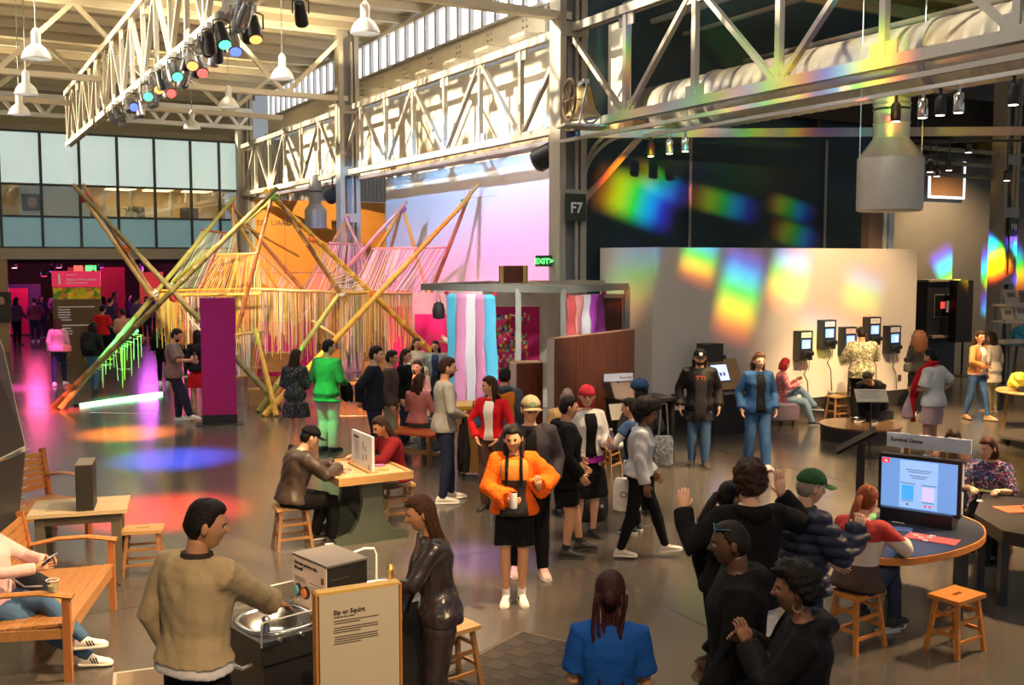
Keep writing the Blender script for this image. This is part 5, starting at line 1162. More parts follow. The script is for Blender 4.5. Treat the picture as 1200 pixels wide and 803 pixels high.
for x in (-0.18, -0.1, -0.02): MB().box(cz + RX @ Vector((x, -0.046, 0.0)), (0.045, 0.003, 0.06), RX).build('icon', emitm('kiosk_icon', (0.1, 0.1, 0.2), 0.3), s_)
MB().box((-0.12, 0.3, 1.42), (0.40, 0.26, 0.32)).build('loudspeaker', BLACKM, kt); MB().box((0, 0.33, 1.0), (0.5, 0.08, 0.7)).build('back_panel', BLK, kt)
ot = onwall(915, 495, EW-0.6); t = thing('ottoman', 'purple-grey upholstered ottoman on short legs', 'ottoman', (ot.x, ot.y, 0), TH)
MB().lathe((0, 0, 0.1), [(0.28, 0), (0.33, 0.03), (0.34, 0.2), (0.32, 0.3), (0.25, 0.33)], 20).build('cushion', mat('mauve', (0.16, 0.12, 0.17), 0.85), t, True)
for k in range(4): MB().cyl((0.22*math.cos(k*PI/2+.7), 0.22*math.sin(k*PI/2+.7), 0), (0.22*math.cos(k*PI/2+.7), 0.22*math.sin(k*PI/2+.7), 0.11), 0.02, 6).build('leg', BLACKM, t)
# dark desk with a sign strip
dk = G(752, 524); t = thing('reading_desk', 'dark desk with a slanted reading board between the booth and the white wall', 'desk', (1.98, 15.75, 0), R(22))
MB().box((0, 0, 0.94), (0.95, 0.62, 0.05)).build('desktop', BLK, t)
for i in (-1, 1): MB().box((i*0.43, 0, 0.46), (0.06, 0.56, 0.92)).build('side_panel', BLK, t)
MB().box((-0.25, 0.05, 1.06), (0.4, 0.04, 0.3), Matrix.Rotation(R(-35), 3, 'X')).build('reading_board', mat('board_brown', (0.20, 0.13, 0.09), 0.5), t)
MB().box((-0.32, 0.1, 1.27), (0.5, 0.02, 0.12)).build('sign_strip', mat('strip_grey', (0.55, 0.55, 0.58), 0.5), t); text('Pause here', 0.05, frame((-0.3, 0.088, 1.25), (1, 0, 0), (0, 0, 1)), INK, t)
MB().box((-0.32, 0.12, 1.1), (0.04, 0.02, 0.3)).build('sign_stem', BLACKM, t)
# round platform with the reading stand
pf = G(1008, 515); t = thing('round_platform', 'low round dark platform with a polished wooden top', 'platform', (pf.x, pf.y, 0), 0)
MB().lathe((0, 0, 0), [(0.66, 0), (0.66, 0.24)], 40).build('drum', BLK, t); MB().lathe((0, 0, 0.24), [(0.68, 0), (0.68, 0.03)], 40).build('deck', wood('deck_wood', (0.10, 0.06, 0.03), (0.17, 0.10, 0.05), 2, 'X', 0.2), t)
MB().box((0.42, 0.45, 0.36), (0.5, 0.35, 0.16), rz=R(30)).build('step_block', BLK, t)
rs = G(1019, 536); t = thing('reading_stand', 'small tilted white text board on a thin black pole', 'sign stand', (rs.x, rs.y, 0), R(-5))
MB().lathe((0, 0, 0), [(0.16, 0), (0.16, 0.012), (0.03, 0.02)], 20).build('base', BLACKM, t); MB().cyl((0, 0, 0.01), (0, 0, 0.93), 0.014, 8).build('pole', BLACKM, t)
RX2 = Matrix.Rotation(R(-50), 3, 'X'); MB().box((0, 0, 0.97), (0.48, 0.02, 0.26), RX2).build('board', mat('cream_card', (0.70, 0.62, 0.48), 0.6), t)
for k in range(6): MB().box(Vector((-0.03, 0, 0.97)) + RX2 @ Vector((0, -0.012, 0.09-k*0.03)), (0.34*random.uniform(.6, 1), 0.002, 0.008), RX2).build('text_line', mat('grey_print', (.3, .3, .3)), t)
# black slanted stand in front of it
bs_ = Vector((4.0, 11.6, 0)); t = thing('lectern_stand', 'black slanted lectern on a square post beside the monitor table', 'lectern', bs_, R(-18))
MB().box((0, 0, 0.5), (0.09, 0.09, 1.0)).build('post', BLACKM, t); MB().box((0, 0, 0.012), (0.45, 0.45, 0.024)).build('base', BLACKM, t); MB().box((-0.05, 0, 1.02), (0.5, 0.4, 0.03), Matrix.Rotation(R(-32), 3, 'Y')).build('desk', mat('matt_black', (0.008, 0.008, 0.008), 0.9, spec=0.1), t)

# ---- monitor table ------------------------------------------------------------
TZ = 0.70
mtb = thing('monitor_table', 'dark-topped table with an orange wood rim carrying the big monitor', 'table', G(1080, 628, TZ)*1.0, 0); mtb.location.z = 0; ROOTM[mtb.name] = Matrix.Translation(mtb.location)
pl = [G(x, y, TZ) for x, y in ((1003, 612), (1028, 597), (1090, 592), (1150, 610), (1159, 628), (1135, 641), (1100, 650), (1055, 656), (1012, 652))]
pl = [(p.x, p.y) for p in reversed(pl)]
for _ in range(2): pl = [q for i in range(len(pl)) for q in ((pl[i][0]*.75+pl[(i+1) % len(pl)][0]*.25, pl[i][1]*.75+pl[(i+1) % len(pl)][1]*.25), (pl[i][0]*.25+pl[(i+1) % len(pl)][0]*.75, pl[i][1]*.25+pl[(i+1) % len(pl)][1]*.75))]
cx = sum(p[0] for p in pl)/len(pl); cy = sum(p[1] for p in pl)/len(pl)
MB().prism(pl, TZ-0.06, TZ-0.004).build('rim', ORSTOOL, mtb, world=True)
MB().prism([(cx+(x-cx)*0.97, cy+(y-cy)*0.97) for x, y in pl], TZ-0.003, TZ).build('tabletop', mat('navy_top', (0.02, 0.025, 0.045), 0.35), mtb, world=True)
for (x, y) in ((1030, 605), (1130, 618), (1045, 640), (1125, 636)):
    g = G(x, y, TZ); MB().box((g.x, g.y, (TZ-0.06)/2), (0.07, 0.07, TZ-0.06)).build('leg', BLACKM, mtb, world=True)
tvl, tvr = E(1033, 585, 9.35), E(1121, 610, 8.95); ta = math.atan2(tvr.y-tvl.y, tvr.x-tvl.x); tw = math.hypot(tvr.x-tvl.x, tvr.y-tvl.y); tvb = (tvl.z+tvr.z)/2
tv = thing('big_monitor', 'large flat monitor showing a pale blue quiz slide', 'monitor', (tvl.x, tvl.y, TZ+0.001), ta)
hb_ = tvb-TZ
MB().box((tw/2, 0.03, hb_+0.225), (tw+0.06, 0.09, 0.52)).build('housing', mat('tv_black', (0.012, 0.012, 0.016), 0.3), tv)
sc_ = MB().box((tw/2, -0.017, hb_+0.225), (tw, 0.006, 0.45)).build('screen', emitm('tv_blue', (0.16, 0.33, 0.72), 0.55), tv)
MB().box((tw/2, 0.02, hb_/2), (tw*0.95, 0.22, hb_)).build('base_box', mat('tv_black', (.01, .01, .01)), tv)
TF = lambda x, z: frame((x, -0.021, z), (1, 0, 0), (0, 0, 1))
def scr(x, z, w_, h_, c, nm, s_=1.0, y=-0.0215): return MB().box((tw*x, y, hb_+0.45*z), (tw*w_, 0.002, 0.45*h_)).build(nm, emitm('scr_'+nm+str(len(c))+'%.2f%.2f' % (c[0], c[1]), c, s_), sc_)
scr(0.5, 0.5, 0.5, 0.96, (0.30, 0.50, 0.85), 'slide', 0.6, -0.0205); scr(0.055, 0.94, 0.10, 0.10, (0.75, 0.03, 0.03), 'red_badge'); scr(0.36, 0.33, 0.16, 0.30, (0.04, 0.25, 0.62), 'blue_box'); scr(0.63, 0.33, 0.16, 0.28, (0.42, 0.36, 0.72), 'lilac_box')
text('16', 0.028, TF(tw*0.055, hb_+0.45*0.915), emitm('scr_white', (1, 1, 1), 1), sc_, align='CENTER')
for k, (x, z, w_) in enumerate(((0.5, 0.80, 0.34), (0.5, 0.76, 0.28), (0.5, 0.68, 0.24), (0.5, 0.64, 0.18), (0.36, 0.52, 0.2), (0.64, 0.51, 0.2), (0.36, 0.16, 0.15), (0.63, 0.16, 0.16))): scr(x, z, w_, 0.014, (0.08, 0.12, 0.25), 'text_line', 0.4, -0.023)
for (x, c) in ((0.36, (0.1, 0.1, 0.2)), (0.60, (0.75, 0.05, 0.1)), (0.66, (0.75, 0.05, 0.1))): scr(x, 0.09, 0.03, 0.045, c, 'token_icon', 0.8, -0.023)
for z in (0.1, 0.35): MB().box((tw+0.034, 0.03, hb_+z), (0.006, 0.06, 0.2)).build('side_label', mat('label_grey', (0.5, 0.5, 0.52), 0.5), tv)
sg = thing('title_strip', 'long pale strip sign reading Survival Game behind the big monitor', 'sign', Vector((tvl.x, tvl.y, 0)) + Vector((-math.sin(ta), math.cos(ta), 0))*0.16, ta)
zt = E(1040, 514, 9.5).z
MB().box((tw*0.54, 0, zt), (tw*1.12, 0.02, 0.13)).build('strip', mat('strip_blue', (0.55, 0.62, 0.72), 0.5), sg); text('Survival Game', 0.05, frame((0.02, -0.012, zt-0.01), (1, 0, 0), (0, 0, 1)), INK, sg, bold=True)
MB().box((tw*0.25, 0.01, (zt+TZ)/2), (0.05, 0.02, zt-TZ-0.05)).build('post', OAKZ, sg); MB().box((tw*0.75, 0.01, (zt+TZ)/2), (0.05, 0.02, zt-TZ-0.05)).build('post', OAKZ, sg)
def flatm(px, py, w_, d_, rz, col, name, label, cat, h=0.004, z=TZ):
    t = thing(name, label, cat, G(px, py, z), rz); mb = MB(); mb.box((0, 0, h/2+0.001), (w_, d_, h)); mb.build('sheet', mat(name+'%.2f%.2f%.2f' % col, col, 0.6), t); return t
flatm(1092, 632, 0.42, 0.2, ta, (0.62, 0.06, 0.05), 'play_mat', 'red play mat on the monitor table', 'mat')
flatm(1012, 606, 0.22, 0.3, ta+0.3, (0.15, 0.45, 0.16), 'play_mat', 'green play mat on the monitor table', 'mat')
flatm(1048, 620, 0.3, 0.16, ta+0.2, (0.10, 0.16, 0.32), 'play_mat', 'blue play mat on the monitor table', 'mat')
flatm(1054, 612, 0.11, 0.07, ta, (0.8, 0.8, 0.82), 'playing_card', 'white card with a mark lying before the monitor', 'card')
for k, (px, py) in enumerate(((1073, 628), (1079, 631), (1084, 634), (1093, 629), (1089, 631))):
    t = thing('game_token', 'round pale token lying on the red play mat', 'token', G(px, py, TZ+0.0055), 0, 'tokens on the red mat')
    MB().lathe((0, 0, 0), [(0.02, 0), (0.022, 0.003), (0.02, 0.009)], 14).build('disc', SWHITE, t)
    MB().lathe((0, 0, 0.0092), [(0.012, 0), (0.012, 0.001)], 12).build('mark', mat('grey_print', (.3, .3, .3)), t)
t2 = thing('game_table', 'black rectangular table behind the big monitor', 'table', G(1195, 618, TZ)*1.0, 0); t2.location.z = 0; ROOTM[t2.name] = Matrix.Translation(t2.location)
pl2 = [G(x, y, TZ) for x, y in ((1142, 602), (1152, 578), (1262, 592), (1275, 640), (1175, 622))]; pl2 = [(p.x, p.y) for p in reversed(pl2)]
MB().prism(pl2, TZ-0.12, TZ).build('tabletop', mat('black_top', (0.03, 0.027, 0.025), 0.35), t2, world=True)
for (x, y) in ((1150, 604), (1158, 583), (1250, 595), (1177, 619)):
    g = G(x, y, TZ); MB().box((g.x, g.y, (TZ-0.12)/2), (0.07, 0.07, TZ-0.12)).build('leg', BLACKM, t2, world=True)
flatm(1192, 597, 0.36, 0.24, 0.2, (0.75, 0.08, 0.02), 'play_mat', 'orange-red play mat on the black table', 'mat'); flatm(1163, 572+4, 0.36, 0.16, ta, (0.42, 0.45, 0.12), 'play_mat', 'yellow-green play mat in front of the woman in the floral shirt', 'mat')
cp = G(1148, 588, TZ); t = thing('game_token', 'single white token on the black table beside the monitor', 'token', cp, 0); MB().lathe((0, 0, 0), [(0.028, 0.001), (0.03, 0.006), (0.027, 0.014)], 14).build('disc', SWHITE, t)
# power cable on the floor under the table
t = thing('power_strip', 'white power strip and cable under the monitor table', 'power strip', G(1040, 742), R(20)); MB().box((0, 0, 0.02), (0.22, 0.05, 0.035)).build('strip', SWHITE, t); MB().tube([(0.11, 0, 0.015), (0.2, 0.03, 0.008), (0.32, 0.14, 0.008), (0.3, 0.3, 0.008)], 0.006, 6).build('cable', SWHITE, t)

# ---- far right corner -------------------------------------------------------------
kp = onwall(1092, 430, 2.6); t = thing('video_kiosk', 'dark alcove kiosk with a red-lit picture', 'kiosk', (kp.x, kp.y, 0), TH)
MB().box((0, 0, 1.25), (1.15, 0.5, 2.5)).build('case', mat('alcove_dark', (0.015, 0.014, 0.014), 0.5), t); MB().box((0, -0.02, 2.52), (1.25, 0.6, 0.05)).build('top_lip', mat('lip_tan', (0.35, 0.27, 0.18), 0.5), t)
MB().box((0.05, -0.255, 1.85), (0.75, 0.02, 0.62)).build('screen_frame', mat('grey_frame', (0.25, 0.24, 0.23), 0.4), t); s_ = MB().box((0.05, -0.268, 1.85), (0.70, 0.01, 0.57)).build('screen', mat('dark_glass', (0.015, 0.012, 0.012), 0.15), t)
MB().box((0.0, -0.276, 1.87), (0.18, 0.004, 0.18)).build('red_picture', emitm('red_pic', (0.55, 0.05, 0.03), 1.0), s_); MB().box((0.22, -0.276, 1.83), (0.16, 0.004, 0.3)).build('grey_picture', emitm('grey_pic', (0.12, 0.10, 0.09), 0.8), s_)
MB().box((0, -0.32, 1.05), (1.1, 0.2, 0.06)).build('shelf', mat('lip_tan', (.3, .2, .1)), t)
kp = onwall(1123, 440, 2.0); t = thing('speaker_column', 'tall black loudspeaker panel on a thin pole', 'loudspeaker', (kp.x, kp.y, 0), TH-0.25)
MB().box((0, 0, 1.72), (0.5, 0.3, 1.62)).build('cabinet', mat('speaker_black', (0.012, 0.012, 0.013), 0.6), t); MB().cyl((0.1, 0, 0), (0.1, 0, 0.95), 0.03, 8).build('pole', BLACKM, t); MB().lathe((0.1, 0, 0), [(0.25, 0), (0.25, 0.02), (0.03, 0.03)], 20).build('base', BLACKM, t)
for (px, py, lab) in ((1165, 302, 'small white security camera on the back wall'), (1172, 346, 'white thermostat box on the back wall')):
    t = thing('wall_device', lab, 'wall device', onwall(px, py, GW-0.06), TH)
    if py < 320: MB().box((0, -0.02, 0), (0.2, 0.08, 0.1)).build('housing', SWHITE, t); MB().lathe((0.1, -0.06, 0), [(0.05, 0), (0.05, 0.06)], 12, rot=Matrix.Rotation(PI/2, 3, 'X')).build('lens', BLACKM, t)
    else: MB().box((0, 0, 0), (0.13, 0.06, 0.18)).build('housing', SWHITE, t); MB().box((0.02, 0, -0.2), (0.07, 0.05, 0.07)).build('button_box', SWHITE, t)
# shelf rack with tilted books
rk = G(1200, 480); t = thing('display_rack', 'pale display rack with tilted shelves of books', 'rack', (rk.x+0.1, rk.y+0.6, 0), R(8)); RKX, RKY = rk.x+0.1, rk.y+0.6
for z in (2.12, 1.78, 1.36): MB().box((0.2, 0, z), (1.3, 0.5, 0.05)).build('shelf', mat('rack_pale', (0.6, 0.54, 0.46), 0.5), t); MB().box((0.2, -0.24, z+0.03), (1.3, 0.025, 0.07)).build('lip', mat('rack_pale', (.6, .5, .4)), t)
for x in (-0.42, 0.8): MB().box((x, 0.2, 1.08), (0.06, 0.06, 2.16)).build('upright', GREYST, t)
RX3 = Matrix.Rotation(R(-20), 3, 'X')
for k, (x, z, w_, h_, c) in enumerate(((-0.25, 2.16, 0.28, 0.3, (0.55, 0.5, 0.45)), (0.1, 2.16, 0.25, 0.28, (0.2, 0.2, 0.22)), (-0.3, 1.82, 0.24, 0.26, (0.85, 0.75, 0.5)), (0.0, 1.82, 0.28, 0.3, (0.75, 0.72, 0.7)), (0.35, 1.82, 0.26, 0.28, (0.15, 0.15, 0.18)))):
    b_ = thing('display_book', ('grey book on the top shelf of the rack', 'black book on the top shelf of the rack', 'glowing cream book on the middle shelf', 'white photo book on the middle shelf', 'dark book on the middle shelf')[k], 'book', Matrix.Translation((RKX, RKY, 0)) @ Matrix.Rotation(R(8), 4, 'Z') @ Vector((x, -0.08, z)), R(8))
    MB().box(Vector((0, 0, h_/2)), (w_, 0.03, h_), RX3).build('cover', mat('book_%d' % k, c, 0.5), b_); MB().box(Vector((0, 0.02, h_/2)), (w_*0.96, 0.02, h_*0.97), RX3).build('pages', SWHITE, b_); MB().box(Vector((0, -0.018, h_*0.6)), (w_*0.6, 0.004, h_*0.3), RX3).build('picture', mat('book_print_%d' % k, tuple(0.4*v for v in c), 0.5), b_)
# round tables with crumpled paper forms
def crumple(px, py, z, r, col, label, seed):
    rnd = random.Random(seed); p = G(px, py, z); t = thing('paper_form', label, 'paper form', (p.x, p.y, z), 0); mb = MB(); n1, n2 = 9, 14; vs_ = []
    for i in range(n1):
        for j in range(n2):
            th = PI*i/(n1-1); ph = 2*PI*j/n2; q = r*rnd.uniform(0.78, 1.12); vs_.append((q*math.sin(th)*math.cos(ph), q*math.sin(th)*math.sin(ph), max(0.0, r*0.8 + q*math.cos(th)*0.9)))
    mb.add(vs_, [(i*n2+j, (i+1)*n2+j, (i+1)*n2+(j+1) % n2, i*n2+(j+1) % n2) for i in range(n1-1) for j in range(n2)]); mb.build('crumpled_paper', mat('paper_%d' % seed, col, 0.55), t)
    MB().lathe((0, -r*0.7, 0), [(0.10, 0), (0.11, 0.04), (0.09, 0.1)], 12).build('black_base', BLACKM, t)
rt = thing('round_table', 'light blue topped round table holding the blue paper form', 'table', G(1206, 402, 1.12)*1.0, 0); rt.location.z = 0
MB().lathe((0, 0, 1.07), [(0.62, 0), (0.64, 0.02), (0.62, 0.05)], 32).build('tabletop', mat('blue_top', (0.16, 0.36, 0.50), 0.4), rt)
for k in range(3): MB().bar((0.4*math.cos(k*2.1), 0.4*math.sin(k*2.1), 0), (0.3*math.cos(k*2.1), 0.3*math.sin(k*2.1), 1.07), 0.05).build('leg', OAKZ, rt)
rt2 = thing('round_table', 'low round wooden table holding the yellow paper form', 'table', G(1206, 457, 0.7)*1.0, 0); rt2.location.z = 0
MB().lathe((0, 0, 0.65), [(0.55, 0), (0.57, 0.02), (0.55, 0.05)], 32).build('tabletop', OAK, rt2)
for k in range(3): MB().bar((0.42*math.cos(k*2.1+.4), 0.42*math.sin(k*2.1+.4), 0), (0.34*math.cos(k*2.1+.4), 0.34*math.sin(k*2.1+.4), 0.65), 0.05).build('leg', OAKZ, rt2)
crumple(1197, 402, 1.121, 0.24, (0.05, 0.42, 0.62), 'blue crumpled paper form on the blue round table', 3); crumple(1194, 458, 0.701, 0.2, (0.75, 0.55, 0.04), 'yellow crumpled paper form on the low wooden table', 4)
tr = thing('round_trolley', 'low round dark trolley on casters near the table legs', 'trolley', G(1222, 521), 0)
MB().lathe((0, 0, 0.10), [(0.68, 0), (0.70, 0.02), (0.68, 0.05)], 32).build('deck', mat('trolley_dark', (0.06, 0.05, 0.045), 0.3), tr)
for k in range(4): MB().lathe((0.55*math.cos(k*1.57+.8), 0.55*math.sin(k*1.57+.8), 0), [(0.03, 0), (0.04, 0.05), (0.03, 0.1)], 10).build('caster', BLACKM, tr)
# backpack on the floor
bp = G(694, 609); t = thing('backpack', 'black backpack standing on the floor between the groups', 'backpack', (bp.x, bp.y, 0), R(15))
MB().lathe((0, 0, 0), [(0.15, 0), (0.19, 0.03), (0.2, 0.2), (0.18, 0.38), (0.12, 0.46), (0.03, 0.49)], 18, 1, 0.65).build('body', mat('nylon', (0.015, 0.015, 0.017), 0.6), t, True); MB().lathe((0.0, -0.1, 0.05), [(0.1, 0), (0.13, 0.03), (0.13, 0.18), (0.08, 0.22)], 14, 1, 0.5).build('front_pocket', mat('nylon', (.02, .02, .02)), t, True)
MB().tube([(-0.04, 0, 0.48), (0, 0, 0.54), (0.04, 0, 0.48)], 0.012, 6).build('grab_loop', mat('nylon', (.02, .02, .02)), t); MB().lathe((0.06, -0.17, 0.2), [(0.02, 0), (0.02, 0.006)], 10, rot=Matrix.Rotation(PI/2, 3, 'X')).build('badge', SWHITE, t)
# ================================================================== PEOPLE
from mathutils import noise as mnoise
SKIN = {'l': (0.70, 0.40, 0.26), 'm': (0.60, 0.31, 0.175), 't': (0.50, 0.245, 0.125), 'b': (0.22, 0.10, 0.055), 'd': (0.085, 0.042, 0.026)}
def skinm(k): return mat('skin_'+k, SKIN[k], 0.5, 0, 0.06, 12)
def cloth(name, c, rough=0.85, bump=0.35, bs=22, var=0.14): return mat('cloth_'+name, c, rough, 0, var, 9, bump, bs, spec=0.12)
EYED = mat('eye_dark', (0.02, 0.014, 0.01), 0.2); EYEW = mat('eye_white', (0.75, 0.72, 0.68), 0.3)
HAIRC = {'k': mat('hair_black', (0.012, 0.009, 0.008), 0.45, 0, 0.4, 40, 0.5, 90, spec=0.15), 'n': mat('hair_darkbrown', (0.035, 0.017, 0.010), 0.45, 0, 0.4, 40, 0.5, 90, spec=0.15), 'c': mat('hair_brown', (0.06, 0.024, 0.011), 0.5, 0, 0.4, 40, 0.5, 90, spec=0.15),
         'r': mat('hair_red', (0.22, 0.05, 0.014), 0.5, 0, 0.4, 40, 0.5, 90, spec=0.15), 'g': mat('hair_grey', (0.30, 0.25, 0.21), 0.6, 0, 0.3, 40, 0.5, 90, spec=0.15), 'm': mat('hair_plum', (0.028, 0.006, 0.008), 0.45, 0, 0.4, 40, 0.5, 90, spec=0.15), 'e': mat('hair_crimson', (0.36, 0.02, 0.03), 0.5, 0, 0.3, 40, 0.4, 90, spec=0.15), 's': mat('hair_shaved', (0.16, 0.12, 0.10), 0.7, 0, 0.3, 60)}
JOBS = []
def sstep(a, b, x):
    t = min(max((x-a)/(b-a), 0), 1); return t*t*(3-2*t)
def loft(mb, rings, n=14, e=0.85):
    """rings: (centre, xaxis, yaxis, rx, ry)"""
    vs_ = []
    for (c, xa, ya, rx, ry) in rings:
        for j in range(n):
            a = 2*PI*j/n; cc, ss = math.cos(a), math.sin(a)
            vs_.append(c + xa*(rx*math.copysign(abs(cc)**e, cc)) + ya*(ry*math.copysign(abs(ss)**e, ss)))
    k = len(rings); fs = [(i*n+j, i*n+(j+1) % n, (i+1)*n+(j+1) % n, (i+1)*n+j) for i in range(k-1) for j in range(n)]
    fs.append(tuple(reversed(range(n)))); fs.append(tuple((k-1)*n+j for j in range(n)))
    mb.add(vs_, fs)
def ik(a, t, l1, l2, pole):
    d = t-a; L = d.length
    if L > (l1+l2)*0.998: t = a + d*((l1+l2)*0.998/L); d = t-a; L = d.length
    L = max(L, abs(l1-l2)+0.02); x = (l1*l1 - l2*l2 + L*L)/(2*L); h = math.sqrt(max(0, l1*l1-x*x))
    dn = d.normalized(); p = Vector(pole); p = p - dn*p.dot(dn)
    p = p.normalized() if p.length > 1e-4 else dn.orthogonal().normalized()
    return a + dn*x + p*h, t
def hand(mb, w, d, n, side, curl, s):
    d = d.normalized(); n = (n - d*n.dot(d)); n = n.normalized() if n.length > 1e-3 else d.orthogonal().normalized()
    t = d.cross(n)*side
    def P(a, b, c): return w + d*(a*s) + t*(b*s) + n*(c*s)
    loft(mb, [(P(-0.015, 0, 0), t, n, 0.026*s, 0.019*s), (P(0.02, 0.002, 0), t, n, 0.032*s, 0.019*s), (P(0.06, 0.0, 0.002), t, n, 0.041*s, 0.016*s), (P(0.095, -0.002, 0.003), t, n, 0.039*s, 0.012*s)], 10)
    for (o, L, r) in ((0.029, 0.074, 0.0088), (0.010, 0.082, 0.0092), (-0.010, 0.076, 0.0088), (-0.029, 0.060, 0.0078)):
        pts = [P(0.082, o, 0.003)]; a = curl*0.5
        for f in (0.44, 0.32, 0.24):
            dd = d*math.cos(a) + n*math.sin(a); pts.append(pts[-1] + dd*(L*f*s)); a += curl
        mb.tube(pts, [r*s*1.05, r*s, r*s*0.92, r*s*0.7], 6)
    q = P(0.022, 0.026, 0.006); d1 = (d*0.62 + t*0.75 + n*(0.25+0.3*curl)).normalized(); d2 = (d*0.9 + t*(0.3-0.35*curl) + n*(0.3+0.35*curl)).normalized()
    mb.tube([q, q+d1*(0.036*s), q+d1*(0.036*s)+d2*(0.030*s)], [0.0125*s, 0.0105*s, 0.008*s], 6)
def head_pt(th, ph):
    x, y, z = math.sin(th)*math.sin(ph), math.sin(th)*math.cos(ph), math.cos(th)
    lo = sstep(0.05, 1.0, -z)
    if z < 0 and y > -0.2:
        k_ = max(math.sin(th), 1e-4)**(-0.38*sstep(0.1, 0.8, -z)*sstep(-0.2, 0.35, y)); x *= k_; y *= k_
    ax = 0.077*(1-0.30*lo); ay = 0.098*(1-(0.10 if y > 0 else 0.42)*lo); az = 0.119
    return Vector((x*ax, y*ay, z*az))
def g2(x, z, x0, z0, sx, sz): return math.exp(-((x-x0)/sx)**2-((z-z0)/sz)**2)
def face(p):
    if p.y <= 0.02: return p
    x, z = p.x, p.z; ax = abs(x)
    dy = 0.024*g2(x, z, 0, -0.022, 0.011, 0.013) + 0.012*g2(x, z, 0, -0.002, 0.008, 0.022) - 0.010*g2(ax, z, 0.031, 0.006, 0.014, 0.010) + 0.004*g2(ax, z, 0.028, 0.026, 0.022, 0.008) + 0.006*g2(x, z, 0, -0.056, 0.022, 0.009) + 0.008*g2(x, z, 0, -0.09, 0.02, 0.014) + 0.004*g2(ax, z, 0.042, -0.025, 0.018, 0.02) - 0.003*g2(x, z, 0, -0.072, 0.02, 0.006)
    return Vector((p.x, p.y+dy, p.z))
def make_head(mb, hc, RH, s, lod):
    if lod < 2:
        zz = [0.99, 0.9, 0.78, 0.64, 0.5, 0.40] + [0.30 - 0.04*i for i in range(24 if lod == 0 else 0)] + ([0.30-0.08*i for i in range(12)] if lod else []) + [-0.72, -0.82, -0.92, -0.985]
        fr = 26 if lod == 0 else 16
        phs = [-R(62) + R(124)*i/fr for i in range(fr+1)] + [R(62) + R(236)*(i+1)/13 for i in range(12)]
    else:
        zz = [0.95, 0.7, 0.35, 0.0, -0.35, -0.7, -0.95]; phs = [2*PI*i/10 for i in range(10)]
    ths = [math.acos(z) for z in zz]; n = len(phs); loc = []
    for th in ths:
        for ph in phs:
            p = head_pt(th, ph); loc.append(face(p) if lod < 2 else p)
    vs_ = [hc + RH @ (p*s) for p in loc]; base = len(mb.v)
    fs, ms = [], []
    for i in range(len(ths)-1):
        for j in range(n):
            j2 = (j+1) % n; f = (i*n+j, (i+1)*n+j, (i+1)*n+j2, i*n+j2); c = (loc[f[0]]+loc[f[1]]+loc[f[2]]+loc[f[3]])/4; m = 0
            if c.y > 0.04 and lod < 2:
                ax = abs(c.x)
                if abs(c.z-0.006) < 0.0065 and 0.019 < ax < 0.043: m = 1 if abs(ax-0.031) < 0.007 else 2
                elif abs(c.z-(0.0275-0.24*(ax-0.012))) < 0.0036 and 0.012 < ax < 0.046: m = 3
                elif -0.062 < c.z < -0.0495 and ax < 0.021: m = 4
            fs.append(f); ms.append(m)
    fs.append(tuple(range(n))); ms.append(0); k = len(ths)-1; fs.append(tuple(reversed([k*n+j for j in range(n)]))); ms.append(0)
    for f, m in zip(fs, ms): mb.f.append(tuple(i+base for i in f)); mb.m.append(m)
    mb.v += [tuple(p) for p in vs_]
    mb.cur = 0
    if lod < 2:
        for sd in (-1, 1):
            e = hc + RH @ (Vector((sd*0.078, -0.008, -0.002))*s); xa = RH @ Vector((0, 1, 0)); za = RH @ Vector((0, 0, 1)); oa = RH @ Vector((sd, -0.4, 0)).normalized()
            mb.tube([e-oa*0.008*s, e+oa*0.006*s, e+oa*0.014*s], [(0.026*s, 0.014*s), (0.032*s, 0.019*s), (0.024*s, 0.013*s)], 10, up=za)
def hairline(ph, kind):
    c = math.cos(ph)            # 1 at the front, -1 at the back
    if c > 0: return 0.0 + (0.068 if kind != 'fringe' else 0.04)*sstep(0.05, 0.65, c)
    return -0.07*sstep(0.0, 0.6, -c)
def make_cap_shape(mb, hc, RH, s, off, line, rough=0.0, nl=18, nn=28, inside=-0.016, freq=60, seed=0.0):
    vs_ = []
    for i in range(nl):
        th = math.acos(1-1.9*(i/(nl-1))) if i else 0.02
        for j in range(nn):
            ph = 2*PI*j/nn; p = head_pt(th, ph); h = line(ph)
            m = sstep(h-0.012, h+0.012, p.z); nrm = Vector((p.x/0.006, p.y/0.0096, p.z/0.014)).normalized()
            o = off if not callable(off) else off(p, ph)
            if rough: o += rough*mnoise.noise(p*freq + Vector((seed, 0, 0)))
            vs_.append(hc + RH @ ((p + nrm*(inside + (o-inside)*m))*s))
    fs = [(i*nn+j, (i+1)*nn+j, (i+1)*nn+(j+1) % nn, i*nn+(j+1) % nn) for i in range(nl-1) for j in range(nn)] + [tuple(range(nn)), tuple(reversed([(nl-1)*nn+j for j in range(nn)]))]
    mb.add(vs_, fs)
NPERS = [0]
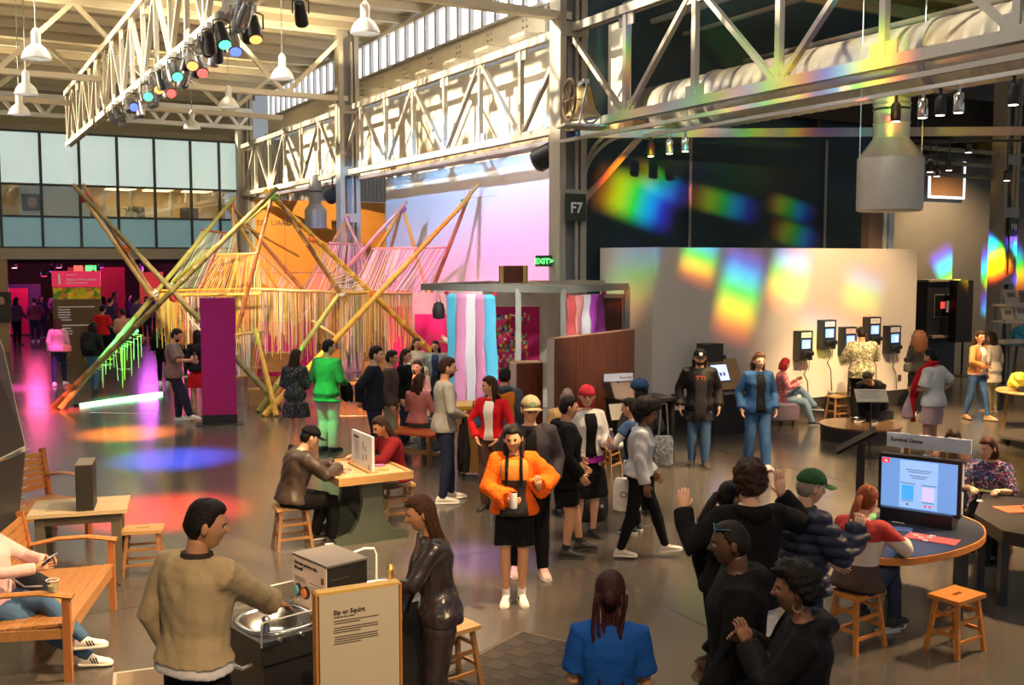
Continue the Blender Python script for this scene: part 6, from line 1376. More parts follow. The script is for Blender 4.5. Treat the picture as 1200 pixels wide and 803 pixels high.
def person(label, loc, yaw, H=1.70, sex='m', skin='m', hair=('short', 'k'), top=None, bottom=None, shoes=((0.75, 0.75, 0.75), (0.85, 0.85, 0.85)), pose=None, lod=1, girth=1.0, hat=None, jacket=None, group=None, glasses=None, extras=()):
    pose = pose or {}; s = H/1.72; NPERS[0] += 1; seed = NPERS[0]*3.7
    t = thing('person', label, 'person', (loc[0], loc[1], 0.0), R(yaw), group)
    f = sex == 'f'; vox = (0.0115, 0.017, 0.028)[lod]
    g = girth
    X, Y, Z = Vector((1, 0, 0)), Vector((0, 1, 0)), Vector((0, 0, 1))
    pv = Vector(pose.get('pel', (0, 0, 0.94)))*s; lean, side, tw = R(pose.get('lean', 2)), R(pose.get('side', 0)), R(pose.get('twist', 0))
    def FR(k): return (Matrix.Rotation(tw*k, 3, 'Z') @ Matrix.Rotation(-lean*k, 3, 'X') @ Matrix.Rotation(side*k, 3, 'Y'))
    F0, F1, F2, F3 = FR(0.25), FR(0.6), FR(0.9), FR(1.0)
    p0 = pv; p1 = p0 + F0 @ Z*0.13*s; p2 = p1 + F1 @ Z*0.19*s; p3 = p2 + F2 @ Z*0.185*s
    hy, hp, ht = R(pose.get('hy', 0)), R(pose.get('hp', -4)), R(pose.get('ht', 0))
    RH = Matrix.Rotation(hy, 3, 'Z') @ Matrix.Rotation(-lean*0.35, 3, 'X') @ Matrix.Rotation(hp, 3, 'X') @ Matrix.Rotation(ht, 3, 'Y')
    hc = p3 + F3 @ Z*0.035*s + RH @ Vector((0, 0.022, 0.118))*s
    shw = (0.178 if not f else 0.155)*(0.6+0.4*g)
    J = {}
    for sd, nm in ((-1, 'L'), (1, 'R')):
        sh = p2 + F2 @ Vector((sd*shw, 0, 0.125))*s; w = Vector(pose.get(nm+'h', (sd*0.235, 0.05, 0.875)))*s
        el, w = ik(sh, w, 0.285*s, 0.255*s, pose.get(nm+'e', (sd*0.6, -1, -0.25)))
        hip = p0 + F0 @ Vector((sd*0.088, 0, -0.035))*s; ft = pose.get(nm+'f', (sd*0.095, 0.0, 0.0, -sd*8)); fy = R(ft[3] if len(ft) > 3 else -sd*8); fp = R(ft[4]) if len(ft) > 4 else 0
        an = Vector(ft[:3])*s + Z*0.085*s
        kn, an = ik(hip, an, 0.425*s, 0.40*s, pose.get(nm+'k', (sd*0.12, 1, 0)))
        J[nm] = dict(sh=sh, el=el, w=w, hip=hip, kn=kn, an=an, fy=fy, fp=fp)
    def torso(e, hem=None, neck=True, ez=1.0, up=1.0):
        """rings of the trunk grown by e, from the hem height (relative to the pelvis) to the neck"""
        wv = (0.138, 0.128) if f else (0.150, 0.150)
        tab = [(-0.11, 0.125 if not f else 0.13, 0.095), (-0.03, 0.162 if not f else 0.172, 0.118 if not f else 0.122), (0.06, 0.15 if not f else 0.148, 0.108), (0.14, 0.136 if not f else 0.118, 0.10 if not f else 0.09), (0.24, 0.15 if not f else 0.128, 0.108 if not f else 0.098), (0.34, 0.163 if not f else 0.142, 0.116 if not f else 0.116), (0.42, 0.168 if not f else 0.146, 0.10 if not f else 0.092), (0.475, 0.125 if not f else 0.108, 0.075 if not f else 0.066), (0.505, 0.068, 0.06)]
        out = []
        if hem is not None:
            tab = [q for q in tab if q[0] > hem+0.02]; h0 = max(hem, -0.4)
            wd = max(0.165 if hem > -0.15 else 0.192, tab[0][1]); out.append((h0, wd if hem < 0.05 else tab[0][1], 0.115 if hem < 0.05 else tab[0][2]))
        if not neck: tab = tab[:-1]
        out += tab; rings = []
        for (h, rx, ry) in out:
            if h < 0.13: c = p0 + F0 @ Z*h*s; Fm = F0
            elif h < 0.32: c = p1 + F1 @ Z*(h-0.13)*s; Fm = F1
            else: c = p2 + F2 @ Z*(h-0.32)*s; Fm = F2
            c = c + Fm @ Vector((0, 0.008 if 0.1 < h < 0.4 else -0.006, 0))*s
            gg = g if h < 0.4 else (0.5+0.5*g); wx = 0.016 if (hem is not None and h < 0.05) else 0.0
            rings.append((c, Fm @ X, Fm @ Y, (rx+wx)*s*gg+e, (ry+wx*0.8)*s*gg+e*0.9))
        return rings
    def arm(mb, nm, r_, frac=1.0, base=0.0, cuff=None):
        j = J[nm]; sh, el, w = j['sh'], j['el'], j['w']; inn = p2 + F2 @ Z*0.115*s
        pts = [sh.lerp(inn, 0.35), sh, sh.lerp(el, 0.5), el, el.lerp(w, 0.45), w]; rad = [0.058, 0.057, 0.047, 0.041, 0.038, 0.027]
        gg = (0.5+0.5*g)*(0.88 if f else 1.0); rad = [x*s*gg+r_ for x in rad]
        if frac < 1.0:
            if frac <= 0.5: pts = pts[:2] + [sh.lerp(el, frac), sh.lerp(el, frac*1.9)]; rad = rad[:2] + [rad[2]+r_*0.5, rad[2]+r_*0.9]
            else: pts = pts[:4] + [el.lerp(w, (frac-0.5)*2)]; rad = rad[:4] + [rad[4]+r_*0.3]
        else:
            rad[-1] += r_*0.5 + base
        mb.tube(pts, rad, 12)
    def leg(mb, nm, r_, frac=1.0, flare=0.0):
        j = J[nm]; hip, kn, an = j['hip'], j['kn'], j['an']
        pts = [hip + Z*0.01*s, hip.lerp(kn, 0.25), hip.lerp(kn, 0.6), kn, kn.lerp(an, 0.35), kn.lerp(an, 0.75), an + (an-kn).normalized()*0.02*s]; rad = [0.088, 0.086, 0.07, 0.057, 0.056, 0.042, 0.036]
        rad = [x*s*(0.5+0.5*g)+(r_ if i else min(r_, 0.004))+flare*max(0, i-2)/4 for i, x in enumerate(rad)]
        if frac < 0.99:
            m_ = 2 if frac < 0.45 else 3
            if frac < 0.5: pts = pts[:2] + [hip.lerp(kn, frac*2)]; rad = rad[:2] + [rad[2]+r_*0.6+0.012]
            else: pts = pts[:4] + [kn.lerp(an, (frac-0.5)*2)]; rad = rad[:4] + [rad[4]+r_*0.3]
        mb.tube(pts, rad, 12)
    # body: trunk and limbs as one surface, head and hands grown on it
    mb = MB(); loft(mb, torso(-0.006)); [arm(mb, q, -0.002) for q in 'LR']; [leg(mb, q, -0.003) for q in 'LR']
    mb.tube([p3 - F2 @ Z*0.05*s, p3 + F3 @ Z*0.03*s, hc + RH @ Vector((0, -0.02, -0.06))*s], [(0.058 if not f else 0.050)*s, (0.056 if not f else 0.047)*s, (0.054 if not f else 0.046)*s], 12)
    ex = MB(); make_head(ex, hc, RH, s, lod)
    for sd, nm in ((-1, 'L'), (1, 'R')):
        j = J[nm]; d = pose.get(nm+'d'); d = Vector(d) if d else (j['w']-j['el']).normalized()
        n = pose.get(nm+'n'); n = Vector(n) if n else (Vector((-sd, 0.15, 0)) if abs(d.x) < 0.8 else Vector((0, 0, -1)))
        hand(ex, j['w'] + (j['w']-j['el']).normalized()*0.006*s, d, n, sd, pose.get(nm+'c', 0.35), s*(0.94 if f else 1.02)); j['d'] = d; j['n'] = n
    browm = HAIRC[hair[1]] if hair[1] in HAIRC else HAIRC['k']
    sk = skinm(skin); lip = mat('lip_'+skin, tuple(c*k for c, k in zip(SKIN[skin], (0.85, 0.55, 0.6))), 0.4)
    JOBS.append((mb, [sk, EYED, EYEW, browm, lip], t, 'body', vox*1.05, ex, 2, 0, seed))
    # clothes
    def garment(nm, mbg, m, it=3, fold=0.006, v=None): JOBS.append((mbg, [m], t, nm, v or vox, None, it, fold, seed+len(JOBS)))
    if bottom:
        mb = MB(); kind = bottom[0]; m = bottom[1]; e = bottom[2] if len(bottom) > 2 else 0.012; fl = bottom[3] if len(bottom) > 3 else 0.0
        if kind in ('pants', 'shorts', 'capri'):
            fr = {'pants': 1.0, 'shorts': 0.40, 'capri': 0.72}[kind]
            rr_ = torso(min(e, 0.007))[:4]; loft(mb, rr_); [leg(mb, q, e, fr, fl) for q in 'LR']
            garment({'pants': 'trousers', 'shorts': 'shorts', 'capri': 'trousers'}[kind], mb, m)
        else:
            L_ = fl or 0.45; rr_ = torso(e)[:4]; k0 = (J['L']['kn']+J['R']['kn'])/2; c0 = p0; c1 = p0 + (Vector((k0.x, k0.y, k0.z))-p0).normalized()*L_*s
            rr_ = list(reversed(rr_)) + [(p0.lerp(c1, q), X, Y, 0.175*s+e+0.05*q, 0.13*s+e+0.04*q) for q in (0.4, 0.7, 1.0)]; rr_.reverse(); loft(mb, rr_); garment('skirt', mb, m)
    for gi, tp in enumerate((top, jacket)):
        if not tp: continue
        nm, m = tp['n'], tp['m']; e = tp.get('e', 0.014 if gi == 0 else 0.030)
        mb = MB(); rg = torso(e, tp.get('hem', -0.08), neck=tp.get('neck', True))
        rg[-1] = (*rg[-1][:3], rg[-1][3]+0.004-e*0.6, rg[-1][4]+0.004-e*0.6); loft(mb, rg, 16); fr = tp.get('sl', 1.0)
        if fr > 0: [arm(mb, q, e*0.85, fr, tp.get('cuff', 0.0)) for q in 'LR']
        if tp.get('hood'):
            hb_ = p3 + F3 @ Vector((0, -0.075, 0.0))*s; mb.tube([hb_ + F3 @ Vector((-0.11, 0.05, 0.0))*s, hb_ + F3 @ Vector((-0.08, -0.02, -0.01))*s, hb_ + F3 @ Vector((0, -0.045, -0.03))*s, hb_ + F3 @ Vector((0.08, -0.02, -0.01))*s, hb_ + F3 @ Vector((0.11, 0.05, 0.0))*s], [0.03*s, 0.045*s, 0.06*s, 0.045*s, 0.03*s], 10)
        garment(nm, mb, m, 3, tp.get('fold', 0.007))
        if tp.get('collar'):
            mbc = MB(); mbc.tube([p3 + F3 @ Z*(-0.03)*s, p3 + F3 @ Z*0.02*s], [0.072*s+e*0.5, 0.066*s+e*0.35], 14); mbc.build('collar', tp['collar'], t, True)
        if tp.get('front'):      # inner shirt showing in the opening
            wd = tp.get('fw', 0.5); mbf = MB(); sub = [q for q in rg][0:-1]; n_ = 7; vs_ = []
            for k, (c, xa, ya, rx, ry) in enumerate(sub):
                tt = k/(len(sub)-1); ww = wd*(0.8+0.25*tt) if tp.get('vee', True) else wd
                for i in range(n_):
                    a = PI/2 + (i/(n_-1)-0.5)*2*ww; cc, ss = math.cos(a), math.sin(a)
                    vs_.append(c + xa*((rx+0.006)*math.copysign(abs(cc)**0.85, cc)) + ya*((ry+0.008)*math.copysign(abs(ss)**0.85, ss)))
            mbf.add(vs_, [(k*n_+i, k*n_+i+1, (k+1)*n_+i+1, (k+1)*n_+i) for k in range(len(sub)-1) for i in range(n_-1)])
            o_ = mbf.build('shirt_front', tp['front'], t, 'all'); md = o_.modifiers.new('s', 'SOLIDIFY'); md.thickness = 0.006
        if tp.get('chest'):      # printed patch on the chest
            c, xa, ya, rx, ry = rg[-4]; txt, sz, cm_, = tp['chest']; o_ = c + ya*(ry+0.016) + (F2 @ Z)*0.0; text(txt, sz, frame(o_, -xa, F2 @ Z), cm_, t, 'chest_print', 'CENTER', 0.002, True)
    if shoes:
        um = mat('shoe_%.2f%.2f%.2f' % shoes[0], shoes[0], 0.55); sm = mat('sole_%.2f%.2f%.2f' % shoes[1], shoes[1], 0.6)
        for nm in 'LR':
            j = J[nm]; M = Matrix.Rotation(j['fy'], 3, 'Z') @ Matrix.Rotation(j['fp'], 3, 'X'); o = j['an'] - Z*0.085*s if not j['fp'] else j['an'] + M @ Vector((0, 0, -0.085))*s
            fx_, fy_, fz_ = M @ X, M @ Y, M @ Z; k = s*(0.93 if f else 1.03); mbs = MB(); rg = []
            for (y, w_, z1) in ((-0.075, 0.022, 0.06), (-0.06, 0.034, 0.088), (-0.02, 0.040, 0.105), (0.025, 0.041, 0.100), (0.07, 0.043, 0.075), (0.12, 0.048, 0.058), (0.165, 0.043, 0.046), (0.19, 0.022, 0.034)):
                zc = (z1+0.014)/2; rg.append((o + fy_*(y*k) + fz_*(zc*k), fx_, fz_, w_*k, (z1-0.014)/2*k))
            loft(mbs, rg, 12, 0.75); so = mbs.build('shoe', um, t, 'all')
            mbs = MB(); loft(mbs, [(o + fy_*(y*k) + fz_*(0.013*k), fx_, fz_, (w_+0.004)*k, 0.013*k) for (y, w_) in ((-0.08, 0.026), (-0.06, 0.037), (0.0, 0.04), (0.06, 0.043), (0.12, 0.05), (0.17, 0.044), (0.197, 0.024))], 12, 0.45); mbs.build('sole', sm, so)
            if len(shoes) > 2 and shoes[2] == 'stripes':
                for sgn in (-1, 1):
                    for q in range(3):
                        y = 0.03+q*0.022; mbs = MB(); a_ = o + fy_*((y+0.016)*k) + fz_*(0.03*k) + fx_*(sgn*0.0455*k); b_ = o + fy_*((y-0.006)*k) + fz_*(0.075*k) + fx_*(sgn*0.040*k); mbs.bar(a_, b_, 0.004*k, 0.010*k, up=fy_); mbs.build('stripe', EYED, so)
            if len(shoes) > 3: MB().tube([o + fz_*0.08*k + fy_*(-0.01*k), j['an'].lerp(j['kn'], 0.16)], [0.043*k, 0.043*k], 12).build('sock', mat('sock_%.2f' % shoes[3][0], shoes[3], 0.9), t, True)
    # hair
    hk, hcx = hair[0], HAIRC[hair[1]]
    L0 = hair[2] if len(hair) > 2 else 0.3
    mb = MB(); ln = lambda ph: hairline(ph, 'norm'); nl, nn = ((22, 36), (16, 26), (9, 14))[lod]
    D = lambda x, y, z: hc + RH @ (Vector((x, y, z))*s)
    if hk == 'shaved': make_cap_shape(mb, hc, RH, s, 0.004, ln, 0, nl, nn)
    elif hk in ('short', 'bun'): make_cap_shape(mb, hc, RH, s, lambda p, ph: 0.010 + 0.012*sstep(0.03, 0.1, p.z), ln, 0.006, nl, nn, seed=seed)
    elif hk == 'curly': make_cap_shape(mb, hc, RH, s, lambda p, ph: 0.030 + 0.012*sstep(0.0, 0.1, p.z), ln, 0.03, nl+6, nn+8, freq=45, seed=seed)
    elif hk == 'afro': make_cap_shape(mb, hc, RH, s, lambda p, ph: 0.065 + 0.02*sstep(0.0, 0.1, p.z), lambda ph: hairline(ph, 'n')-0.02, 0.018, nl+6, nn+8, freq=50, seed=seed)
    else: make_cap_shape(mb, hc, RH, s, lambda p, ph: 0.014 + 0.006*sstep(0.03, 0.1, p.z), ln, 0.004, nl, nn, seed=seed)
    back = F3 @ Vector((0, -1, 0)); bd = lambda z: p3 + F3 @ Vector((0, -0.085*(1.15 if z < -0.15 else 1.0), 0))*s
    if hk in ('long', 'wavy'):
        Lh = L0; n_ = 9; rg = []
        for k in range(n_):
            q = k/(n_-1); z = 0.06 - q*(Lh+0.06); a = D(0, -0.055, z) if z > -0.14 else None
            c = D(0, -0.052-0.012*math.sin(q*3), max(z, -0.13)) + (F3 @ Vector((0, -0.25*min(0.12, max(0, -z-0.13)), z+0.13))*s if z < -0.13 else Vector((0, 0, 0)))
            wd = (0.06+0.04*min(1, q*3))*(1-0.35*sstep(0.75, 1, q)); wob = 0.008*math.sin(k*2.1) if hk == 'wavy' else 0
            xa = RH @ X if z > -0.13 else (RH @ X).lerp(F3 @ X, 0.6).normalized(); ya = RH @ Y if z > -0.13 else F3 @ Y
            rg.append((c, xa, ya, (wd+wob+(0.012 if hk == 'wavy' else 0))*s, (0.052-0.022*q+(0.014 if hk == 'wavy' else 0)+wob)*s))
        loft(mb, list(reversed(rg)), 14)
        for sd in (-1, 1): mb.tube([D(sd*0.06, 0.0, 0.07), D(sd*0.082, -0.022, 0.0), D(sd*0.086, -0.034, -0.08), D(sd*0.086, -0.034, -0.13), D(sd*0.088, -0.02, -min(Lh, 0.3))], [0.015*s, 0.02*s, 0.024*s, 0.024*s, 0.012*s], 8)
    elif hk == 'pony':
        mb.tube([D(0, -0.09, 0.03), D(0, -0.125, 0.02), D(0, -0.165, -0.05), D(0, -0.235, -0.05-L0*0.5), D(0, -0.27, -0.05-L0)], [0.022*s, 0.03*s, 0.036*s, 0.032*s, 0.010*s], 10)
    elif hk == 'braids':
        for i in range(9):
            x = (i-4)*0.018; pts, rr = [], []
            for q in range(14):
                z = 0.02 - q/13*(L0+0.02); pts.append(D(x*(1+0.25*math.sin(q*0.5+i)), -0.088-0.014*math.cos(i*0.7), max(z, -0.14)) + (F3 @ Vector((0.004*math.sin(q+i), -0.02, z+0.14))*s if z < -0.14 else Vector((0, 0, 0)))); rr.append(0.0125*s*(1.0+0.22*(q % 2))*(1-0.4*q/13))
            mb.tube(pts, rr, 6)
        mb.tube([D(0, -0.085, 0.03), D(0, -0.115, 0.0), D(0, -0.105, -0.04)], [0.03*s, 0.045*s, 0.04*s], 10)
    elif hk == 'plaits':
        for sd in (-1, 1):
            pts, rr = [D(sd*0.05, -0.05, 0.0)], [0.02*s]
            for q in range(12):
                z = -0.05-q/11*L0; pts.append(D(sd*0.085, 0.0+0.05*min(1, q/4), z)); rr.append(0.017*s*(1+0.25*(q % 2))*(1-0.4*q/11))
            mb.tube(pts, rr, 7)
    elif hk == 'bun': mb.lathe(D(0, -0.11, 0.04), [(0.01*s, -0.045*s), (0.04*s, -0.03*s), (0.05*s, 0), (0.04*s, 0.03*s), (0.01*s, 0.045*s)], 10)
    elif hk == 'bob': loft(mb, [(D(0, -0.035, -0.12), RH @ X, RH @ Y, 0.085*s, 0.06*s), (D(0, -0.035, -0.05), RH @ X, RH @ Y, 0.094*s, 0.072*s), (D(0, -0.03, 0.03), RH @ X, RH @ Y, 0.088*s, 0.076*s)], 14)
    if hk != 'none': mb.build('hair', hcx, t, 'all')
    if hk == 'beard' or 'beard' in extras:
        mb = MB(); make_cap_shape(mb, hc, RH @ Matrix.Rotation(PI, 3, 'X'), s*0.985, 0.010, lambda ph: 0.055 if abs(math.sin(ph)) < 0.92 and math.cos(ph) < 0 else 0.2, 0.004, 16, 24, seed=seed); mb.build('beard', hcx, t, 'all')
    if hat:
        hm = hat[1]; mb = MB()
        if hat[0] == 'cap':
            make_cap_shape(mb, hc, RH, s, 0.026, lambda ph: 0.034 + 0.006*math.cos(ph), 0, nl, nn); co = mb.build('cap', hm, t, 'all')
            br = MB(); n_ = 13; vs_ = []
            for r_ in (0.085, 0.150):
                for i in range(n_):
                    a = R(-60) + R(120)*i/(n_-1); rr_ = r_ if r_ < 0.1 else r_ + 0.012*math.cos(a); vs_.append(D(math.sin(a)*rr_*0.72, math.cos(a)*rr_*1.05+0.022, 0.046 - (0.012 if r_ > 0.1 else 0) - 0.02*math.sin(a)**2))
            br.add(vs_, [(i, i+1, n_+i+1, n_+i) for i in range(n_-1)]); bo = br.build('brim', hat[2] if len(hat) > 2 else hm, co, 'all'); md = bo.modifiers.new('s', 'SOLIDIFY'); md.thickness = 0.006
            if len(hat) > 3: MB().box(D(0, 0.103, 0.072), (0.045*s, 0.012*s, 0.04*s), RH @ Matrix.Rotation(R(25), 3, 'X')).build('badge', hat[3], co)
        elif hat[0] == 'beret': 
            make_cap_shape(mb, hc, RH, s, lambda p, ph: 0.03+0.03*sstep(0.0, 0.09, p.z), lambda ph: 0.03, 0, nl, nn); mb.build('cap', hm, t, 'all')
        elif hat[0] == 'scarf': make_cap_shape(mb, hc, RH, s, 0.022, lambda ph: 0.02 if math.cos(ph) > 0 else -0.03, 0.004, nl, nn); mb.build('head_scarf', hm, t, 'all')
    if glasses:
        mb = MB(); zc = 0.006 if glasses[0] == 'on' else 0.085; yc = 0.098 if glasses[0] == 'on' else 0.075
        for sd in (-1, 1):
            mb.tube([D(sd*0.031+0.021*math.cos(a), yc, zc+0.017*math.sin(a)) for a in [2*PI*i/12 for i in range(13)]], 0.0028*s, 5)
            mb.tube([D(sd*0.05, yc, zc+0.005), D(sd*0.082, 0.0, zc+0.005)], 0.003*s, 5)
        mb.tube([D(-0.012, yc+0.002, zc), D(0.012, yc+0.002, zc)], 0.003*s, 5); go = mb.build('glasses', glasses[1], t)
        if len(glasses) > 2:
            for sd in (-1, 1): MB().lathe(D(sd*0.031, yc, zc), [(0.02*s, -0.001), (0.02*s, 0.001)], 12, 1, 0.8, rot=RH @ Matrix.Rotation(PI/2, 3, 'X')).build('lens', glasses[2], go)
    Mw = ROOTM[t.name]
    return dict(t=t, M=Mw, J=J, s=s, hc=Mw @ hc, hand=lambda nm, o=0.09: Mw @ (J[nm]['w'] + J[nm]['d'].normalized()*o*s), p2=p2, p3=p3, F2=F2, F3=F3, H=H, W=lambda v: Mw @ Vector(v))
def finish_people():
    objs = []
    for (mb, mats, t, nm, vx, ex, it, fold, seed) in JOBS:
        me = bpy.data.meshes.new('tmp'); me.from_pydata(mb.v, [], mb.f); o = bpy.data.objects.new('tmp', me); C.objects.link(o)
        md = o.modifiers.new('r', 'REMESH'); md.mode = 'VOXEL'; md.voxel_size = vx
        md = o.modifiers.new('s', 'SMOOTH'); md.factor = 0.5; md.iterations = it
        objs.append(o)
    bpy.context.view_layer.update(); dg = bpy.context.evaluated_depsgraph_get()
    out = [bpy.data.meshes.new_from_object(o.evaluated_get(dg)) for o in objs]
    for o in objs: me = o.data; bpy.data.objects.remove(o, do_unlink=True); bpy.data.meshes.remove(me)
    for (mb, mats, t, nm, vx, ex, it, fold, seed), me in zip(JOBS, out):
        if fold:
            n = len(me.vertices); co = np.empty(n*3, np.float32); no = np.empty(n*3, np.float32); me.vertices.foreach_get('co', co); me.vertices.foreach_get('normal', no); co = co.reshape(-1, 3); no = no.reshape(-1, 3)
            x, y, z = co[:, 0], co[:, 1], co[:, 2]
            w_ = np.sin(z*38+6*np.sin(x*9+seed)+3*np.sin(y*11))*0.5 + np.sin(z*17+x*21+seed*2)*0.3*np.cos(y*19) + np.sin(x*33+z*9+y*27+seed)*0.35
            if fold < 0: w_ = (np.abs(np.sin(z*42))**0.6 - 0.6)*-1.8 + 0.2*w_
            co += no*(w_*fold*0.55)[:, None]; me.vertices.foreach_set('co', co.ravel())
        if ex is not None:
            n = len(me.vertices); v = np.empty(n*3, np.float32); me.vertices.foreach_get('co', v); fs = [tuple(p.vertices) for p in me.polygons]
            m2 = bpy.data.meshes.new(nm); m2.from_pydata([tuple(p) for p in v.reshape(-1, 3)] + ex.v, [], fs + [tuple(i+n for i in f_) for f_ in ex.f]); bpy.data.meshes.remove(me); me = m2
        me.name = nm; me.materials.clear()
        for m in mats: me.materials.append(m)
        if ex is not None: me.polygons.foreach_set('material_index', [0]*len(fs) + ex.m)
        me.polygons.foreach_set('use_smooth', [True]*len(me.polygons)); me.update()
        o = bpy.data.objects.new(nm, me); C.objects.link(o); o.parent = t
def HP(px, py, H): return G(px, py, H)
# ------------------------------------------------------------------ who stands where
CL = cloth
BLKC = CL('black', (0.0075, 0.0075, 0.009)); BLKJ = CL('black_jacket', (0.011, 0.010, 0.011), 0.6); NAVYC = CL('navy', (0.018, 0.025, 0.055)); JEAN = CL('jeans', (0.055, 0.11, 0.21)); LJEAN = CL('light_jeans', (0.17, 0.26, 0.36)); BJEAN = CL('bright_denim', (0.018, 0.06, 0.16)); DJEAN = CL('dark_jeans', (0.025, 0.035, 0.07))
BEIGE = CL('beige', (0.46, 0.35, 0.20), 0.75); WHITEC = CL('white', (0.74, 0.71, 0.68)); GREYC = CL('grey', (0.30, 0.30, 0.28)); LGREY = CL('light_grey', (0.52, 0.53, 0.56)); BROWNL = mat('cloth_brown_leather', (0.05, 0.033, 0.024), 0.4, 0, 0.25, 9, 0.35, 22, spec=0.5); MAROON = CL('maroon', (0.19, 0.012, 0.016)); OLIVE = CL('olive', (0.13, 0.11, 0.07)); PINKC = CL('pink', (0.62, 0.22, 0.19)); REDC = CL('red', (0.52, 0.012, 0.018)); ORANGE = CL('orange_knit', (0.85, 0.14, 0.012), 0.95, 0.8, 45); BLUET = CL('blue_tee', (0.008, 0.065, 0.30)); TAN = CL('tan_leather', (0.40, 0.18, 0.06), 0.5); CREAMC = CL('cream', (0.62, 0.55, 0.42)); SATIN = mat('cloth_dark_satin', (0.045, 0.030, 0.028), 0.26, 0, 0.14, 9, 0.5, 14, spec=0.9); GREENC = CL('green_shirt', (0.06, 0.26, 0.08)); BROWNC = CL('brown', (0.10, 0.055, 0.04)); TAUPE = CL('taupe_tee', (0.17, 0.13, 0.12)); ORSH = CL('orange_shirt', (0.6, 0.2, 0.03)); PEACH = CL('peach', (0.58, 0.30, 0.20)); PUFF = CL('navy_puffer', (0.03, 0.035, 0.065), 0.45, 0.8, 16); LPINK = CL('pale_pink', (0.66, 0.42, 0.40)); ROSE = CL('dusty_rose', (0.46, 0.29, 0.28))
CAMO = patches('camo', [(0.20, 0.16, 0.09), (0.42, 0.33, 0.20), (0.09, 0.11, 0.06), (0.52, 0.45, 0.33), (0.14, 0.20, 0.08)], 42); FLOR = patches('floral', [(0.03, 0.03, 0.09), (0.35, 0.03, 0.09), (0.05, 0.12, 0.28), (0.03, 0.03, 0.09), (0.5, 0.35, 0.38), (0.02, 0.02, 0.06)], 60); CHECK = patches('check', [(0.55, 0.10, 0.12), (0.72, 0.45, 0.42), (0.45, 0.06, 0.10)], 70); SPECK = patches('speckled', [(0.02, 0.022, 0.026), (0.03, 0.03, 0.035), (0.10, 0.11, 0.11), (0.02, 0.02, 0.025), (0.015, 0.015, 0.018)], 40); PINKP = patches('pink_print', [(0.6, 0.14, 0.16), (0.75, 0.45, 0.42), (0.5, 0.08, 0.1)], 40)
STRIPED = stripes('striped_sweater', [(0.0, (0.06, 0.03, 0.02)), (0.36, (0.62, 0.52, 0.44)), (0.66, (0.42, 0.02, 0.015))], 'Z', 0.45, 1.10)
BIB = stripes('bib', [(0.0, (0.014, 0.014, 0.016)), (0.58, (0.58, 0.19, 0.02)), (0.86, (0.62, 0.30, 0.05))], 'Z', 0.80, 1.40)
WS = ((0.72, 0.68, 0.64), (0.82, 0.80, 0.76)); BS = ((0.02, 0.02, 0.02), (0.03, 0.03, 0.03)); KW = ((0.03, 0.03, 0.035), (0.7, 0.7, 0.68)); TS = ((0.38, 0.22, 0.10), (0.55, 0.4, 0.25)); PS = ((0.66, 0.45, 0.40), (0.75, 0.66, 0.6))
WSS = ((0.76, 0.70, 0.64), (0.80, 0.74, 0.66), 'stripes'); WSK = ((0.76, 0.70, 0.64), (0.80, 0.74, 0.66), 'stripes', (0.8, 0.77, 0.74))
PN = lambda m, e=0.014, fl=0.0: ('pants', m, e, fl)
def T_(m, n='shirt', **k): return dict(n=n, m=m, **k)
def prop(name, label, cat, loc, rz=0.0): return thing(name, label, cat, loc, rz)

# ---- foreground ------------------------------------------------------------
p1 = person('man in a beige bomber jacket with dark collar leaning to the fountain basin', HP(224, 588, 1.84), -32, 1.84, 'm', 't', ('short', 'k'), T_(WHITEC, 't_shirt', hem=-0.05, e=0.026, sl=0.0, neck=False), PN(BLKC, 0.02), KW, dict(Rh=(0.05, 0.47, 1.09), Re=(1, -0.2, -0.5), Rd=(0.1, 0.9, -0.35), Rn=(0, -0.2, -1), Lh=(-0.24, 0.08, 0.9), hy=-38, lean=5, hp=-8), 0, 1.06, jacket=T_(BEIGE, 'jacket', hem=0.0, e=0.034, collar=mat('knit_collar', (0.03, 0.02, 0.018), 0.9), cuff=0.004))
p2 = person('smiling woman in a dark satin jumpsuit with sunglasses on her hair', HP(514, 577, 1.62), 104, 1.62, 'f', 't', ('long', 'c', 0.36), T_(SATIN, 'jumpsuit_top', e=0.024, hem=-0.1, fold=0.013), PN(SATIN, 0.026, 0.012), BS, dict(Lh=(-0.06, 0.42, 1.10), Le=(-1, -0.4, -0.8), Ld=(0, 1, -0.1), Ln=(0, 0, -1), Rh=(0.10, 0.26, 0.86), lean=12, hp=-10), 0, glasses=('up', BLACKM, mat('smoke_lens', (0.03, 0.03, 0.03), 0.1)))
p3_ = person('seated woman in jeans and striped white sneakers holding a phone on the teak bench', (-3.92, 7.62), -92, 1.66, 'f', 'm', ('long', 'n', 0.3), T_(LPINK, 'blouse', e=0.02, hem=-0.02), PN(JEAN, 0.012), WSS, dict(pel=(0, 0, 0.53), lean=-22, Rf=(0.02, 0.74, 0.0, 10), Lf=(0.10, 0.72, 0.18, 20), Rk=(0.1, 0.6, 1), Lk=(0.25, 0.6, 1), Rh=(0.06, 0.34, 0.80), Lh=(-0.06, 0.36, 0.82), Rd=(-0.3, 0.9, 0.2), Ld=(0.3, 0.9, 0.2), Re=(1, -0.3, -0.6), Le=(-1, -0.3, -0.6), hp=-25), 0)
ph = p3_['hand']('L', 0.08); t = prop('phone', 'dark phone in the hands of the seated bench woman', 'phone', ph, R(-92)); MB().box((0.03, 0.0, 0.02), (0.15, 0.012, 0.075), Matrix.Rotation(R(-50), 3, 'X')).build('case', BLACKM, t); MB().box((0.03, -0.006, 0.026), (0.14, 0.004, 0.066), Matrix.Rotation(R(-50), 3, 'X')).build('screen', emitm('phone_glow', (0.5, 0.5, 0.55), 0.4), t)
